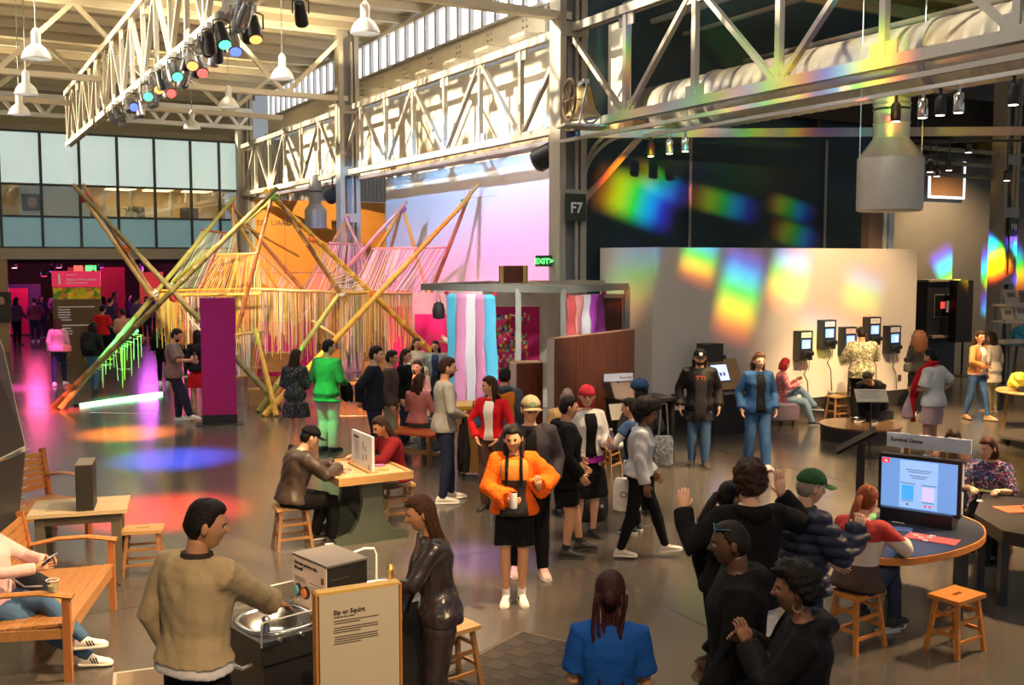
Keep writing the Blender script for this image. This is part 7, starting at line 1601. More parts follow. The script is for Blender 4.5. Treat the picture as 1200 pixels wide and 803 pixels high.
t = prop('shoulder_bag', 'dark bag lying on the lap of the seated bench woman', 'bag', (-3.78, 7.85, 0.47)); MB().lathe((0, 0, 0), [(0.08, 0), (0.16, 0.03), (0.15, 0.12), (0.08, 0.17)], 14, 1, 0.6).build('body', CL('bag_navy', (0.02, 0.022, 0.03)), t, True); MB().tube([(-0.1, 0, 0.12), (-0.12, -0.2, 0.25), (0.1, -0.3, 0.16), (0.14, -0.1, 0.1)], 0.008, 6).build('strap', mat('grey_strap', (0.25, 0.25, 0.25), 0.6), t)
cu = thing('plastic_cup', 'clear plastic cup of pale drink on the bench arm', 'cup', Matrix.Translation((-3.70, 8.02, 0)) @ Matrix.Rotation(R(-80), 4, 'Z') @ Vector((0.775, 0.22, 0.675)), 0)
MB().lathe((0, 0, 0), [(0.030, 0), (0.042, 0.085), (0.044, 0.09)], 18, cap=False).build('cup', glass('cup_plastic', (0.9, 0.95, 0.92), 0.2), cu, True); MB().lathe((0, 0, 0.004), [(0.028, 0), (0.034, 0.045)], 16).build('drink', mat('pale_drink', (0.5, 0.42, 0.25), 0.2), cu, True); MB().tube([(0.044*math.cos(a), 0.044*math.sin(a), 0.09) for a in [2*PI*i/16 for i in range(17)]], 0.003, 5).build('rim', SWHITE, cu)
g4 = G(715, 676, 1.33); st = copy_tree(S0); place(st, (g4.x, g4.y, 0), 0.1, 'stool under the woman in the blue T-shirt')
p4_ = person('woman in a blue T-shirt seen from behind with long plum braids', (g4.x, g4.y), -6, 1.72, 'f', 't', ('braids', 'm', 0.66), T_(BLUET, 't_shirt', sl=0.42, e=0.022), PN(BLKC), BS, dict(pel=(0, 0, 0.56), lean=4, Lf=(-0.12, 0.4, 0), Rf=(0.12, 0.4, 0), Lh=(-0.14, 0.26, 0.68), Rh=(0.14, 0.26, 0.68), Le=(-0.35, -1, -0.4), Re=(0.35, -1, -0.4)), 0, 1.12)
# ---- game table --------------------------------------------------------------
g5, g6 = G(343, 641), G(465, 611)
p5_ = person('player in a dark cap and brown leather jacket on a stool', (g5.x, g5.y), -60, 1.72, 'm', 'l', ('short', 'k'), T_(BLKC, 'shirt', hem=-0.04, sl=0.0, neck=False), PN(BLKC, 0.02), KW, dict(pel=(0, 0.0, 0.555), lean=24, Lf=(-0.13, 0.30, 0.0), Rf=(0.12, 0.40, 0.0), Lh=(-0.12, 0.52, 0.83), Rh=(0.10, 0.50, 0.83), Ld=(0.2, 1, -0.1), Rd=(-0.2, 1, -0.1), Ln=(0, 0, -1), Rn=(0, 0, -1), Le=(-1, -0.5, -0.8), Re=(1, -0.5, -0.8), hp=-14), 1, 1.08, hat=('cap', BLKC), jacket=T_(BROWNL, 'jacket', e=0.036, hem=-0.06, fold=0.011))
p6_ = person('player with long dark hair in a dark red jacket on a stool', (g6.x, g6.y), 119, 1.68, 'f', 'm', ('long', 'n', 0.36), T_(WHITEC, 'shirt', hem=-0.075, e=0.02, sl=0.0, neck=False), PN(OLIVE, 0.026), ((0.45, 0.42, 0.36), (0.6, 0.56, 0.5)), dict(pel=(0, 0, 0.555), lean=20, Lf=(-0.10, 0.22, 0.13, 5), Rf=(0.10, 0.32, 0.06, 0), Lh=(-0.10, 0.48, 0.84), Rh=(0.14, 0.46, 0.84), Ld=(0.2, 1, -0.1), Rd=(-0.2, 1, -0.1), Ln=(0, 0, -1), Rn=(0, 0, -1), Le=(-1, -0.4, -0.6), Re=(1, -0.4, -0.6), hp=-18), 1, jacket=T_(MAROON, 'jacket', e=0.034, hem=-0.05))
# ---- centre -------------------------------------------------------------------
p13 = person('tall man in a grey sweater with cropped hair holding a black jacket', G(521, 588), -72, 1.85, 'm', 'm', ('short', 'n'), T_(GREYC, 'sweater', e=0.022, hem=-0.09), PN(NAVYC, 0.016), WS, dict(Lh=(-0.04, 0.20, 1.04), Rh=(0.10, 0.17, 1.04), Ld=(0.5, 0.7, -0.4), Rd=(-0.5, 0.7, -0.5), Le=(-1, -0.6, -0.4), Re=(1, -0.6, -0.4), hy=-8, Lf=(-0.1, 0.1, 0), Rf=(0.1, -0.05, 0)), 1, extras=('beard',))
q = p13['hand']('R', 0.06); t = prop('held_jacket', 'black jacket hanging from the hands of the man in grey', 'jacket', (q.x, q.y, q.z-0.68), R(-72)); mb = MB(); loft(mb, [(Vector((0, 0.0, 0)), Vector((1, 0, 0)), Vector((0, 1, 0)), 0.17, 0.06), (Vector((0.0, 0.01, 0.25)), Vector((1, 0, 0)), Vector((0, 1, 0)), 0.16, 0.075), (Vector((0, 0.02, 0.5)), Vector((1, 0, 0)), Vector((0, 1, 0)), 0.09, 0.04), (Vector((0, 0.02, 0.69)), Vector((1, 0, 0)), Vector((0, 1, 0)), 0.04, 0.03)], 16); mb.build('body', BLKJ, t, True); mb = MB(); mb.tube([(0.06, -0.03, 0.6), (0.1, -0.05, 0.4), (0.1, -0.05, 0.12)], [0.035, 0.045, 0.035], 10); mb.build('sleeve', BLKJ, t, True)
p14 = person('woman in a red cardigan over a white crop top glancing sideways', HP(577, 441, 1.66), 158, 1.66, 'f', 'l', ('long', 'n', 0.26), T_(WHITEC, 'crop_top', hem=0.16, sl=0.0, e=0.01), PN(BROWNC, 0.018, 0.01), BS, dict(Lh=(-0.15, 0.17, 0.95), Rh=(0.15, 0.17, 0.95), Le=(-1, -0.5, 0), Re=(1, -0.5, 0), hy=-58), 1, jacket=T_(REDC, 'cardigan', e=0.022, hem=-0.02, front=WHITEC, fw=0.34))
q = p14['W']((0.2, 0.02, 1.12)); t = prop('shoulder_bag', 'small blue shoulder bag under the arm of the woman in red', 'bag', (q.x, q.y, 1.02)); MB().lathe((0, 0, 0), [(0.03, 0), (0.10, 0.02), (0.11, 0.08), (0.07, 0.14)], 12, 1, 0.45).build('body', CL('bag_blue', (0.03, 0.09, 0.22)), t, True); MB().tube([(-0.07, 0, 0.12), (-0.04, 0, 0.32), (0.04, 0, 0.32), (0.07, 0, 0.12)], 0.01, 6).build('strap', CL('bag_blue', (.03, .09, .2)), t)
p15 = person('smiling man in a tan cap and dark panelled jacket behind the woman in orange', HP(621, 464, 1.77), 184, 1.77, 'm', 'l', ('short', 'n'), T_(REDC, 't_shirt', hem=-0.06, sl=0.0, neck=False), PN(BLKC, 0.02), PS, dict(Lf=(-0.12, 0.06, 0), Rf=(0.13, -0.04, 0), Lh=(-0.22, 0.16, 0.95), Rh=(0.26, 0.05, 0.9), hy=6), 1, 1.05, hat=('cap', CL('tan_cap', (0.36, 0.30, 0.18)), CL('tan_brim', (0.30, 0.24, 0.15)), CL('cap_green', (0.12, 0.25, 0.15))), jacket=T_(CL('charcoal', (0.05, 0.045, 0.055)), 'jacket', e=0.034, hem=-0.1, front=BLKC, fw=0.2), glasses=('on', BLACKM))
p16 = person('smiling woman in a chunky orange cardigan and black shorts holding a can', G(603, 705), 178, 1.61, 'f', 'm', ('plaits', 'k', 0.26), T_(BLKC, 'overalls_bib', hem=-0.1, sl=0.0, e=0.012), ('shorts', BLKC, 0.018), WSK, dict(Rh=(0.06, 0.25, 1.06), Rd=(-0.8, 0.5, 0.0), Rn=(-0.4, -0.8, 0), Rc=0.8, Re=(1, -0.2, -0.5), Lh=(-0.24, 0.20, 1.16), Ld=(0.1, 0.5, 0.9), Ln=(0.4, -0.8, 0), Lc=0.7, Le=(-1, -0.2, -0.8), Lf=(-0.07, 0.02, 0, 12), Rf=(0.08, 0.05, 0, -6), hy=-6, ht=4), 1, jacket=T_(ORANGE, 'cardigan', e=0.055, hem=-0.06, front=BIB, fw=0.62, fold=0.014, cuff=0.012))
for nm in 'LR':
    j = p16['J'][nm]; a_ = j['hip'].lerp(j['kn'], 0.80); b_ = j['hip'].lerp(j['kn'], 0.70); MB().tube([a_, b_], [0.094, 0.096], 14).build('shorts_cuff', CL('pale_cuff', (0.3, 0.31, 0.32)), p16['t'], True)
for x in (-0.062, 0.062): MB().tube([(x, 0.02, 1.385), (x, 0.125, 1.32), (x*1.05, 0.178, 1.22), (x*1.1, 0.182, 1.10)], 0.014, 8).build('strap', BLKC, p16['t'])
q = p16['hand']('R', 0.07); t = prop('drink_can', 'pale drink can held by the woman in orange', 'can', q + Vector((0, -0.035, -0.06))); MB().lathe((0, 0, 0), [(0.025, 0), (0.032, 0.008), (0.032, 0.125), (0.026, 0.138)], 16).build('can', mat('can_white', (0.72, 0.72, 0.70), 0.35, 0.3), t, True); MB().lathe((0, 0, 0.139), [(0.025, 0), (0.025, 0.003)], 14).build('lid', CHROME, t)
p17 = person('man in a long black hoodie and black shorts with black shoes', G(661, 651), -82, 1.68, 'm', 'm', ('short', 'k'), T_(BLKC, 'hoodie', e=0.034, hem=-0.16, hood=True), ('shorts', BLKC, 0.016), ((0.02, 0.02, 0.02), (0.03, 0.03, 0.03), '', (0.02, 0.02, 0.02)), dict(Rh=(0.25, 0.12, 0.92), Lh=(-0.2, 0.2, 0.95), Lf=(-0.10, 0.20, 0), Rf=(0.1, 0.0, 0), hy=0), 1, 1.22)
p18 = person('man with shaved head in a tan jacket standing with his back turned', HP(664, 455, 1.55), 5, 1.55, 'm', 'l', ('shaved', 's'), T_(CL('tan_coat', (0.42, 0.28, 0.13)), 'jacket', e=0.03, hem=-0.1), PN(BLKC), BS, dict(hy=-25), 1)
p19 = person('woman with a red head scarf and white jacket holding a bottle', HP(687, 451, 1.71), -158, 1.71, 'f', 'l', ('bob', 'e'), T_(BLKC, 'top', hem=-0.06, sl=0.0), ('skirt', BLKC, 0.02, 0.46), BS, dict(Lh=(-0.10, 0.30, 1.10), Ld=(-0.2, 0.8, 0.4), Ln=(0.6, 0.1, 0.5), Lc=0.8, Rh=(0.2, 0.2, 1.0), hy=-22), 1, hat=('scarf', CL('scarf_red', (0.5, 0.03, 0.05))), jacket=T_(WHITEC, 'jacket', e=0.028, hem=-0.02, front=BLKC, fw=0.36))
mb = MB(); loft(mb, [(p19['p2']*0+Vector((0, 0, 0.86)), Vector((1, 0, 0)), Vector((0, 1, 0)), 0.205, 0.16), (Vector((0, 0, 0.93)), Vector((1, 0, 0)), Vector((0, 1, 0)), 0.198, 0.152)], 18); mb.build('magenta_band', CL('magenta_cloth', (0.30, 0.02, 0.26)), p19['t'], True)
q = p19['hand']('L', 0.08); t = prop('water_bottle', 'clear bottle with a white cap held by the red-scarf woman', 'bottle', q + Vector((0, 0, -0.09)), 0.3); MB().lathe((0, 0, 0), [(0.03, 0), (0.035, 0.01), (0.035, 0.16), (0.015, 0.2), (0.015, 0.215)], 14).build('bottle', glass('bottle_plastic', (0.88, 0.88, 0.9), 0.25), t, True); MB().lathe((0, 0, 0.213), [(0.018, 0), (0.018, 0.02)], 12).build('cap', SWHITE, t); MB().lathe((0, 0, 0.06), [(0.0355, 0), (0.0355, 0.06)], 14, cap=False).build('label_band', LPINK, t)
p20 = person('person in a blue flat cap and dark jacket at the desk', HP(752, 448, 1.62), 12, 1.62, 'f', 'm', ('bob', 'k'), T_(CL('dark_grey', (0.06, 0.055, 0.055)), 'jacket', e=0.03, hem=-0.12), PN(BLKC, 0.03, 0.02), BS, dict(Rh=(0.2, 0.2, 1.0), Lh=(-0.18, 0.26, 1.05), hy=15), 1, hat=('beret', CL('cap_blue', (0.025, 0.06, 0.15))))
q = p20['W']((0.24, -0.12, 0.62)); t = prop('tote_bag', 'patterned grey tote bag hanging behind the blue-cap person', 'bag', q); MB().lathe((0, 0, 0), [(0.08, 0), (0.12, 0.02), (0.12, 0.3), (0.1, 0.36)], 12, 1, 0.4).build('body', patches('tote_print', [(0.5, 0.5, 0.48), (0.3, 0.3, 0.3), (0.6, 0.6, 0.58)], 40), t, True); MB().tube([(-0.06, 0, 0.34), (-0.03, 0, 0.75), (0.03, 0, 0.75), (0.06, 0, 0.34)], 0.01, 6).build('handle', GREYC, t)
p21 = person('short-haired person in a denim vest pointing at the open book', HP(745, 467, 1.53), 62, 1.53, 'f', 'm', ('short', 'k'), T_(WHITEC, 'shirt', e=0.018, hem=-0.06), PN(BLKC), KW, dict(Lh=(-0.12, 0.40, 1.12), Ld=(0, 1, 0.1), Ln=(0, 0, -1), Le=(-1, -0.5, -0.7), Rh=(0.14, 0.3, 1.05), lean=8), 1, jacket=T_(CL('denim_vest', (0.05, 0.10, 0.2)), 'vest', e=0.028, hem=-0.05, sl=0.25))
q = G(730, 479, 1.1); bkl = Vector((1.33, 12.3, 1.16)); t = prop('open_book', 'open pale leaflet held up over the desk', 'book', bkl, R(20)); MB().box((-0.08, 0, 0.09), (0.15, 0.008, 0.2), Matrix.Rotation(R(-25), 3, 'X')).build('page', CREAMC, t); MB().box((0.075, 0.01, 0.09), (0.15, 0.008, 0.2), Matrix.Rotation(R(-25), 3, 'X')).build('page', CREAMC, t)
p22 = person('woman with a big black afro in a grey sweatshirt striding past', G(748, 653), -96, 1.64, 'f', 'b', ('afro', 'k'), T_(LGREY, 'sweatshirt', e=0.034, hem=-0.02, fold=0.012), PN(BLKC, 0.008), ((0.62, 0.58, 0.54), (0.78, 0.74, 0.68)), dict(Lf=(-0.06, 0.30, 0.02, 0, 8), Rf=(0.06, -0.20, 0.0, 0), Rh=(0.24, 0.06, 0.86), Lh=(-0.22, 0.16, 0.9), lean=5, hp=-10), 1, 1.08)
MB().tube([p22['p3']+Vector((0.06, -0.12, -0.03)), p22['p2']+Vector((0.0, -0.17, 0.0)), p22['p2']+Vector((-0.14, -0.13, -0.2))], 0.012, 6).build('strap', BLKC, p22['t'])
q = p22['W']((-0.24, -0.12, 0.42)); t = prop('tote_bag', 'white tote bag with dark lettering carried by the striding woman', 'bag', q, R(-96)); MB().lathe((0, 0, 0), [(0.1, 0), (0.15, 0.02), (0.15, 0.3), (0.12, 0.36)], 12, 0.4, 1).build('body', WHITEC, t, True); text('OSL', 0.1, frame((0.065, -0.08, 0.16), (0, 1, 0), (0, 0, 1)), INK, t); MB().tube([(0, -0.06, 0.34), (0, -0.03, 0.55), (0, 0.03, 0.55), (0, 0.06, 0.34)], 0.01, 6).build('handle', WHITEC, t)
# ---- right group at the monitor ------------------------------------------------
p37 = person('curly-haired man in a black hoodie raising both hands', HP(881, 545, 1.76), 4, 1.76, 'm', 'l', ('curly', 'n'), T_(BLKC, 'hoodie', e=0.032, hem=-0.12, hood=True, collar=CREAMC), PN(WHITEC, 0.022), KW, dict(Lh=(-0.40, 0.16, 1.40), Ld=(0.05, 0.2, 1), Ln=(0.3, 1, 0), Lc=0.75, Le=(-1, -0.1, -1), Rh=(0.26, 0.18, 1.48), Rd=(-0.05, 0.1, 1), Rn=(-0.2, 1, 0), Rc=0.2, Re=(1, -0.1, -1), hy=-12), 0, 1.05)
p38 = person('woman with sleek black hair standing beside the curly-haired man', HP(851, 565, 1.56), -50, 1.56, 'f', 'm', ('pony', 'k', 0.25), T_(BLKC, 'sweater', e=0.024), PN(BLKC), KW, dict(hy=-20), 1)
p36 = person('man in a green cap and navy puffer jacket raising a fist', HP(942, 551, 1.66), -78, 1.66, 'm', 'l', ('short', 'g'), T_(BLKC, 'shirt'), PN(DJEAN), BS, dict(Rh=(0.16, 0.34, 1.30), Rd=(0, 0.15, 1), Rn=(-1, 0.2, 0), Rc=1.1, Re=(0.6, -0.2, -1), Lh=(-0.16, 0.3, 1.0), hp=-10), 0, 1.1, hat=('cap', CL('cap_dkgreen', (0.03, 0.09, 0.035)), CL('cap_green2', (0.06, 0.15, 0.05)), SWHITE), jacket=T_(PUFF, 'puffer_jacket', e=0.05, hem=-0.08, fold=-0.03, collar=CL('dark_scarf', (0.05, 0.045, 0.05))))
g35 = G(1003, 757)
p35 = person('redhead in a red, white and brown striped sweater seated on an orange stool', (g35.x, g35.y), -40, 1.66, 'f', 'l', ('pony', 'r', 0.5), T_(STRIPED, 'sweater', e=0.034, hem=-0.06, cuff=0.008), PN(DJEAN, 0.014), BS, dict(pel=(0, 0, 0.56), lean=16, Lf=(-0.1, 0.36, 0.12), Rf=(0.18, 0.40, 0.10), Lh=(-0.06, 0.5, 0.80), Rh=(0.20, 0.46, 0.79), Ld=(0.2, 1, 0), Rd=(-0.4, 1, 0), Ln=(0, 0, -1), Rn=(0, 0, -1), Le=(-1, -0.5, -0.5), Re=(1, -0.5, -0.5), hy=-8), 0, 1.05)
p39 = person('man in a black hoodie with blue sunglasses pushed up on cropped hair', HP(868, 609, 1.74), 82, 1.74, 'm', 'd', ('shaved', 'k'), T_(BLKC, 'hoodie', e=0.036, hem=-0.12, hood=True), PN(CL('khaki', (0.30, 0.22, 0.12)), 0.02), KW, dict(Lh=(-0.24, 0.16, 0.88), Rh=(0.22, 0.12, 0.9), hp=-6), 0, 1.12, glasses=('up', mat('blue_frame', (0.02, 0.12, 0.22), 0.3), mat('blue_lens', (0.04, 0.22, 0.36), 0.1)))
p40 = person('woman in a black zip jacket with short dark curls and a hoop earring', HP(944, 662, 1.66), 78, 1.66, 'f', 'b', ('curly', 'k'), T_(BLKC, 'top'), PN(BLKC), BS, dict(Lh=(-0.02, 0.27, 1.30), Ld=(0.2, 0.3, 1), Ln=(0.5, 0.3, 0), Lc=0.6, Le=(-0.8, 0, -1), Rh=(0.12, 0.28, 1.28), Re=(0.8, 0, -1), hp=-4), 0, 1.12, jacket=T_(BLKJ, 'jacket', e=0.034, hem=-0.12, hood=True))
hcx = p40['hc']; eo = ROOTM[p40['t'].name].inverted() @ hcx + Vector((-0.085, -0.005, -0.045)); MB().tube([eo + Vector((0, 0.022*math.cos(a), -0.015+0.022*math.sin(a))) for a in [2*PI*i/14 for i in range(15)]], 0.0025, 5).build('hoop_earring', mat('gold', (0.8, 0.6, 0.25), 0.25, 1.0), p40['t'])
st = copy_tree(S0); place(st, (5.02, 10.6, 0), 0.3, 'stool under the woman in the floral shirt')
p32 = person('woman in a floral shirt and glasses seated at the black table', (5.02, 10.6), 150, 1.62, 'f', 'l', ('bob', 'c'), T_(FLOR, 'shirt', e=0.028, hem=-0.06, sl=0.6), PN(BLKC), BS, dict(pel=(0, 0, 0.56), lean=14, Lf=(-0.1, 0.34, 0), Rf=(0.1, 0.34, 0), Lh=(-0.12, 0.40, 0.80), Rh=(0.14, 0.40, 0.80), Ld=(0.3, 1, 0), Rd=(-0.3, 1, 0), Ln=(0, 0, -1), Rn=(0, 0, -1), hy=-35, hp=-6), 0, 1.08, glasses=('on', mat('clear_frame', (0.3, 0.25, 0.22), 0.3)))
st = copy_tree(S0); place(st, (4.86, 11.2, 0), 0.6, 'stool under the dark-haired person behind the monitor')
p33 = person('dark-haired person half hidden behind the big monitor', (4.86, 11.2), 165, 1.6, 'f', 'm', ('long', 'n', 0.25), T_(BROWNC, 'sweater', e=0.022), PN(DJEAN), KW, dict(pel=(0, 0, 0.56), lean=8, Lf=(-0.1, 0.34, 0), Rf=(0.1, 0.34, 0), Lh=(-0.1, 0.4, 0.9), Rh=(0.1, 0.4, 0.9), hp=-14), 1)
st = copy_tree(S0); place(st, (5.5, 9.35, 0), 0.1, 'stool under the person reaching in a pink printed sleeve')
p34 = person('person in a pink printed top reaching across the black table', (5.5, 9.35), 82, 1.66, 'f', 'm', ('bob', 'n'), T_(PINKP, 'blouse', e=0.028, sl=0.55), PN(DJEAN), KW, dict(pel=(0, 0, 0.56), lean=18, Lf=(-0.1, 0.34, 0), Rf=(0.1, 0.34, 0), Rh=(0.05, 0.66, 0.79), Lh=(-0.05, 0.55, 0.79), Rd=(0, 1, 0), Ld=(0, 1, 0), Rn=(0, 0, -1), Ln=(0, 0, -1)), 0)
# ---- right middle ------------------------------------------------------------------
p23 = person('long-haired bearded man in a black cap and open black coat', G(818, 546), 176, 1.76, 'm', 'l', ('long', 'n', 0.3), T_(BLKC, 't_shirt', hem=-0.12, e=0.018, chest=('TTI', 0.10, mat('print_red', (0.6, 0.09, 0.03), 0.6))), PN(JEAN, 0.018), BS, dict(Lf=(-0.09, 0.06, 0), Rf=(0.09, -0.06, 0), Lh=(-0.28, 0.06, 0.9), Rh=(0.28, 0.06, 0.9)), 1, 1.05, hat=('cap', BLKC, BLKC, SWHITE), jacket=T_(BLKJ, 'coat', e=0.036, hem=-0.26, front=CL('black_tee', (0.03, 0.028, 0.03)), fw=0.42), extras=('beard',))
p24 = person('brown-haired woman in a blue denim jacket and jeans walking', G(886, 548), 186, 1.72, 'f', 'l', ('wavy', 'c', 0.22), T_(BLKC, 'top', hem=-0.05), PN(CL('mid_denim', (0.04, 0.10, 0.23)), 0.02, 0.018), ((0.6, 0.32, 0.32), (0.6, 0.4, 0.4)), dict(Lf=(-0.1, 0.14, 0), Rf=(0.09, -0.12, 0.01), Lh=(-0.24, 0.10, 0.9), Rh=(0.26, 0.04, 0.9), hy=4), 1, 1.1, jacket=T_(BJEAN, 'denim_jacket', e=0.034, hem=-0.1, front=BLKC, fw=0.3))
o25 = (ot.x, ot.y)
p25 = person('person in a pink checked shirt seated with crossed legs on the ottoman', o25, -95, 1.66, 'f', 'l', ('bob', 'e'), T_(CHECK, 'shirt', e=0.022), PN(LJEAN, 0.02), KW, dict(pel=(0, 0, 0.52), lean=2, Rf=(0.06, 0.58, 0.0, 0), Lf=(0.06, 0.62, 0.30, -30), Lk=(0.2, 0.6, 1), Rk=(0, 0.6, 1), Rh=(0.16, 0.28, 0.82), Lh=(-0.06, 0.3, 0.86), hp=-16, hy=30), 1)
st = copy_tree(S0); kq = onwall(886, 492, EW-0.55); place(st, (kq.x, kq.y, 0), TH, 'stool beside the black kiosk')
p26 = person('dark-haired person seated beside the kiosk behind the denim jacket', (kq.x, kq.y), 120, 1.62, 'f', 'l', ('long', 'k', 0.25), T_(BLKC, 'sweater', e=0.022), ('skirt', BLKC, 0.02, 0.4), KW, dict(pel=(0, 0, 0.56), Lf=(-0.1, 0.36, 0), Rf=(0.1, 0.36, 0), Lh=(-0.1, 0.3, 0.8), Rh=(0.1, 0.3, 0.8)), 1)
p27 = person('man in a camouflage jacket using a wall telephone', G(1008, 494), -2, 1.80, 'm', 't', ('short', 'k'), T_(CAMO, 'jacket', e=0.042, hem=-0.14, fold=0.012), PN(BLKC, 0.02), WS, dict(Lh=(-0.16, 0.30, 1.2), Rh=(0.16, 0.32, 1.25), hp=-10, lean=5), 1, 1.18)
p28 = person('man in a black jacket crouched forward on the platform step', (pf.x+0.40, pf.y+0.42), 140, 1.72, 'm', 't', ('short', 'k'), T_(BLKJ, 'jacket', e=0.036, hem=-0.08), PN(BLKC, 0.02), KW, dict(pel=(0, 0, 0.55), lean=58, Lf=(-0.12, 0.34, 0.27), Rf=(0.12, 0.30, 0.27), Lh=(-0.06, 0.42, 0.78), Rh=(0.06, 0.42, 0.78), Ld=(0.5, 0.6, 0.5), Rd=(-0.5, 0.6, 0.5), Lc=0.8, Rc=0.8, hp=-20), 1, 1.05)
p29 = person('woman with a cloud of long brown curls dressed all in black', G(1074, 486), 15, 1.68, 'f', 'm', ('wavy', 'c', 0.34), T_(BLKC, 'sweater', e=0.026), PN(BLKC, 0.026, 0.028), WS, dict(Lh=(-0.1, 0.25, 1.1), Rh=(0.14, 0.24, 1.05)), 1)
mb = MB(); mb.lathe(p29['p3']+Vector((0, -0.02, 0.0)), [(0.05, -0.28), (0.11, -0.25), (0.14, -0.2), (0.16, -0.14), (0.17, -0.08), (0.175, -0.02), (0.175, 0.04), (0.165, 0.1), (0.15, 0.16), (0.12, 0.22), (0.06, 0.27)], 26, 1, 0.75)
mb.v = [tuple(Vector(v) + (Vector(v)-p29['p3']).normalized()*0.028*mnoise.noise(Vector(v)*22)) for v in mb.v]
mb.build('curls', HAIRC['c'], p29['t'], 'all')
q = p29['W']((-0.22, 0.0, 0.86)); t = prop('shoulder_bag', 'small black bag at the hip of the curly-haired woman', 'bag', q); MB().lathe((0, 0, 0), [(0.05, 0), (0.1, 0.02), (0.1, 0.14), (0.06, 0.19)], 12, 1, 0.5).build('body', BLACKM, t, True); MB().tube([(-0.06, 0, 0.17), (0.0, 0.02, 0.5), (0.06, 0, 0.17)], 0.008, 5).build('strap', BLACKM, t)
p30 = person('man in a white T-shirt and pale pink shorts carrying a red hoodie', HP(1096, 409, 1.72), 40, 1.72, 'm', 'm', ('short', 'k'), T_(WHITEC, 't_shirt', sl=0.45, e=0.026, hem=-0.1), ('shorts', LPINK, 0.026), WS, dict(Rh=(0.21, 0.02, 1.02), Re=(1, -0.6, 0), Rd=(-0.6, 0.6, -0.3), Lh=(-0.12, 0.28, 1.08), hp=-16), 1, 1.12)
q = p30['W']((-0.12, 0.22, 1.08)); t = prop('held_hoodie', 'red hoodie slung over the shoulder of the man in white', 'hoodie', q); mb = MB(); mb.tube([p30['W']((0.06, -0.03, 1.50))-q, p30['W']((-0.10, 0.02, 1.50))-q, p30['W']((-0.17, 0.13, 1.36))-q, p30['W']((-0.17, 0.20, 1.15))-q, p30['W']((-0.14, 0.24, 0.98))-q], [0.03, 0.05, 0.06, 0.075, 0.06], 12); mb.build('body', REDC, t, 'all'); mb = MB(); mb.tube([p30['W']((-0.15, 0.24, 1.0))-q, p30['W']((-0.16, 0.26, 0.8))-q, p30['W']((-0.15, 0.24, 0.58))-q], [0.05, 0.045, 0.035], 10); mb.build('sleeve', REDC, t, 'all')
q = p30['W']((-0.2, 0.3, 0.62)); t = prop('tote_bag', 'pale pink bag hanging beside the man in white', 'bag', q); MB().lathe((0, 0, 0), [(0.06, 0), (0.11, 0.04), (0.08, 0.2), (0.02, 0.34)], 12, 1, 0.6).build('body', LPINK, t, True); MB().tube([(0, 0, 0.32), (0.02, 0, 0.48), (0.05, 0, 0.32)], 0.008, 5).build('strap', LPINK, t)
p31 = person('smiling woman in a tan leather jacket and jeans walking past the wall', G(1143, 492), -148, 1.72, 'f', 'm', ('wavy', 'n', 0.28), T_(WHITEC, 'top', hem=-0.06), PN(CL('blue_jeans', (0.045, 0.10, 0.22)), 0.008), TS, dict(Lf=(-0.07, 0.22, 0), Rf=(0.07, -0.18, 0.0), Rh=(0.10, 0.22, 1.05), Rd=(-0.9, 0.4, 0), Re=(1, -0.4, -0.3), Lh=(-0.25, 0.02, 0.9), hy=-18), 1, jacket=T_(TAN, 'jacket', e=0.028, hem=-0.04, front=WHITEC, fw=0.42))
p31b = person('person in a pale yellow coat with a tan handbag behind the book rack', (9.72, 20.6), 30, 1.62, 'f', 'm', ('long', 'n', 0.2), T_(CREAMC, 'coat', e=0.034, hem=-0.3), PN(CL('yellow_trousers', (0.52, 0.42, 0.18)), 0.024), TS, {}, 1)
q = p31b['W']((-0.25, 0.0, 0.92)); t = prop('shoulder_bag', 'tan leather handbag on the arm of the person in the yellow coat', 'bag', q); MB().lathe((0, 0, 0), [(0.06, 0), (0.13, 0.03), (0.12, 0.15), (0.06, 0.22)], 12, 1, 0.5).build('body', TAN, t, True); MB().tube([(-0.05, 0, 0.2), (0.05, 0.02, 0.52), (0.08, 0, 0.2)], 0.009, 5).build('strap', TAN, t)
# ---- around the sculpture -------------------------------------------------------------
p7_ = person('man in a green shirt and cream trousers standing with his back turned', G(384, 529), -28, 1.80, 'm', 'm', ('short', 'k'), T_(GREENC, 'shirt', e=0.03, hem=-0.16), PN(CREAMC, 0.03, 0.01), BS, dict(Rh=(0.16, 0.24, 1.05), Lh=(-0.2, 0.22, 1.0), hy=-30), 1, 1.1)
q = p7_['W']((0.16, 0.30, 0.78)); t = prop('held_jacket', 'dark jacket folded over the arm of the man in green', 'jacket', q); MB().lathe((0, 0, 0), [(0.03, 0), (0.09, 0.06), (0.1, 0.25), (0.06, 0.32)], 12, 1, 0.6).build('body', BLKJ, t, True); MB().tube([(0.05, 0, 0.28), (0.09, -0.02, 0.15), (0.08, 0, 0.0)], [0.03, 0.035, 0.03], 8).build('sleeve', BLKJ, t, True)
p8_ = person('girl with very long dark hair in a speckled black jacket and skirt', G(347, 527), -12, 1.64, 'f', 'l', ('long', 'n', 0.5), T_(SPECK, 'jacket', e=0.03, hem=-0.02), ('skirt', SPECK, 0.02, 0.38), BS, dict(Rh=(0.10, 0.25, 1.06), Lh=(-0.14, 0.22, 1.02), hy=-16), 1)
p9_ = person('man in a dark navy jacket holding his hands behind his back', HP(437, 406, 1.80), -88, 1.80, 'm', 'l', ('short', 'k'), T_(CL('dark_navy', (0.014, 0.017, 0.028)), 'jacket', e=0.03, hem=-0.12), PN(NAVYC, 0.02), BS, dict(Lh=(-0.06, -0.20, 0.98), Rh=(0.10, -0.19, 0.96), Le=(-1, -1, 0), Re=(1, -1, 0)), 1)
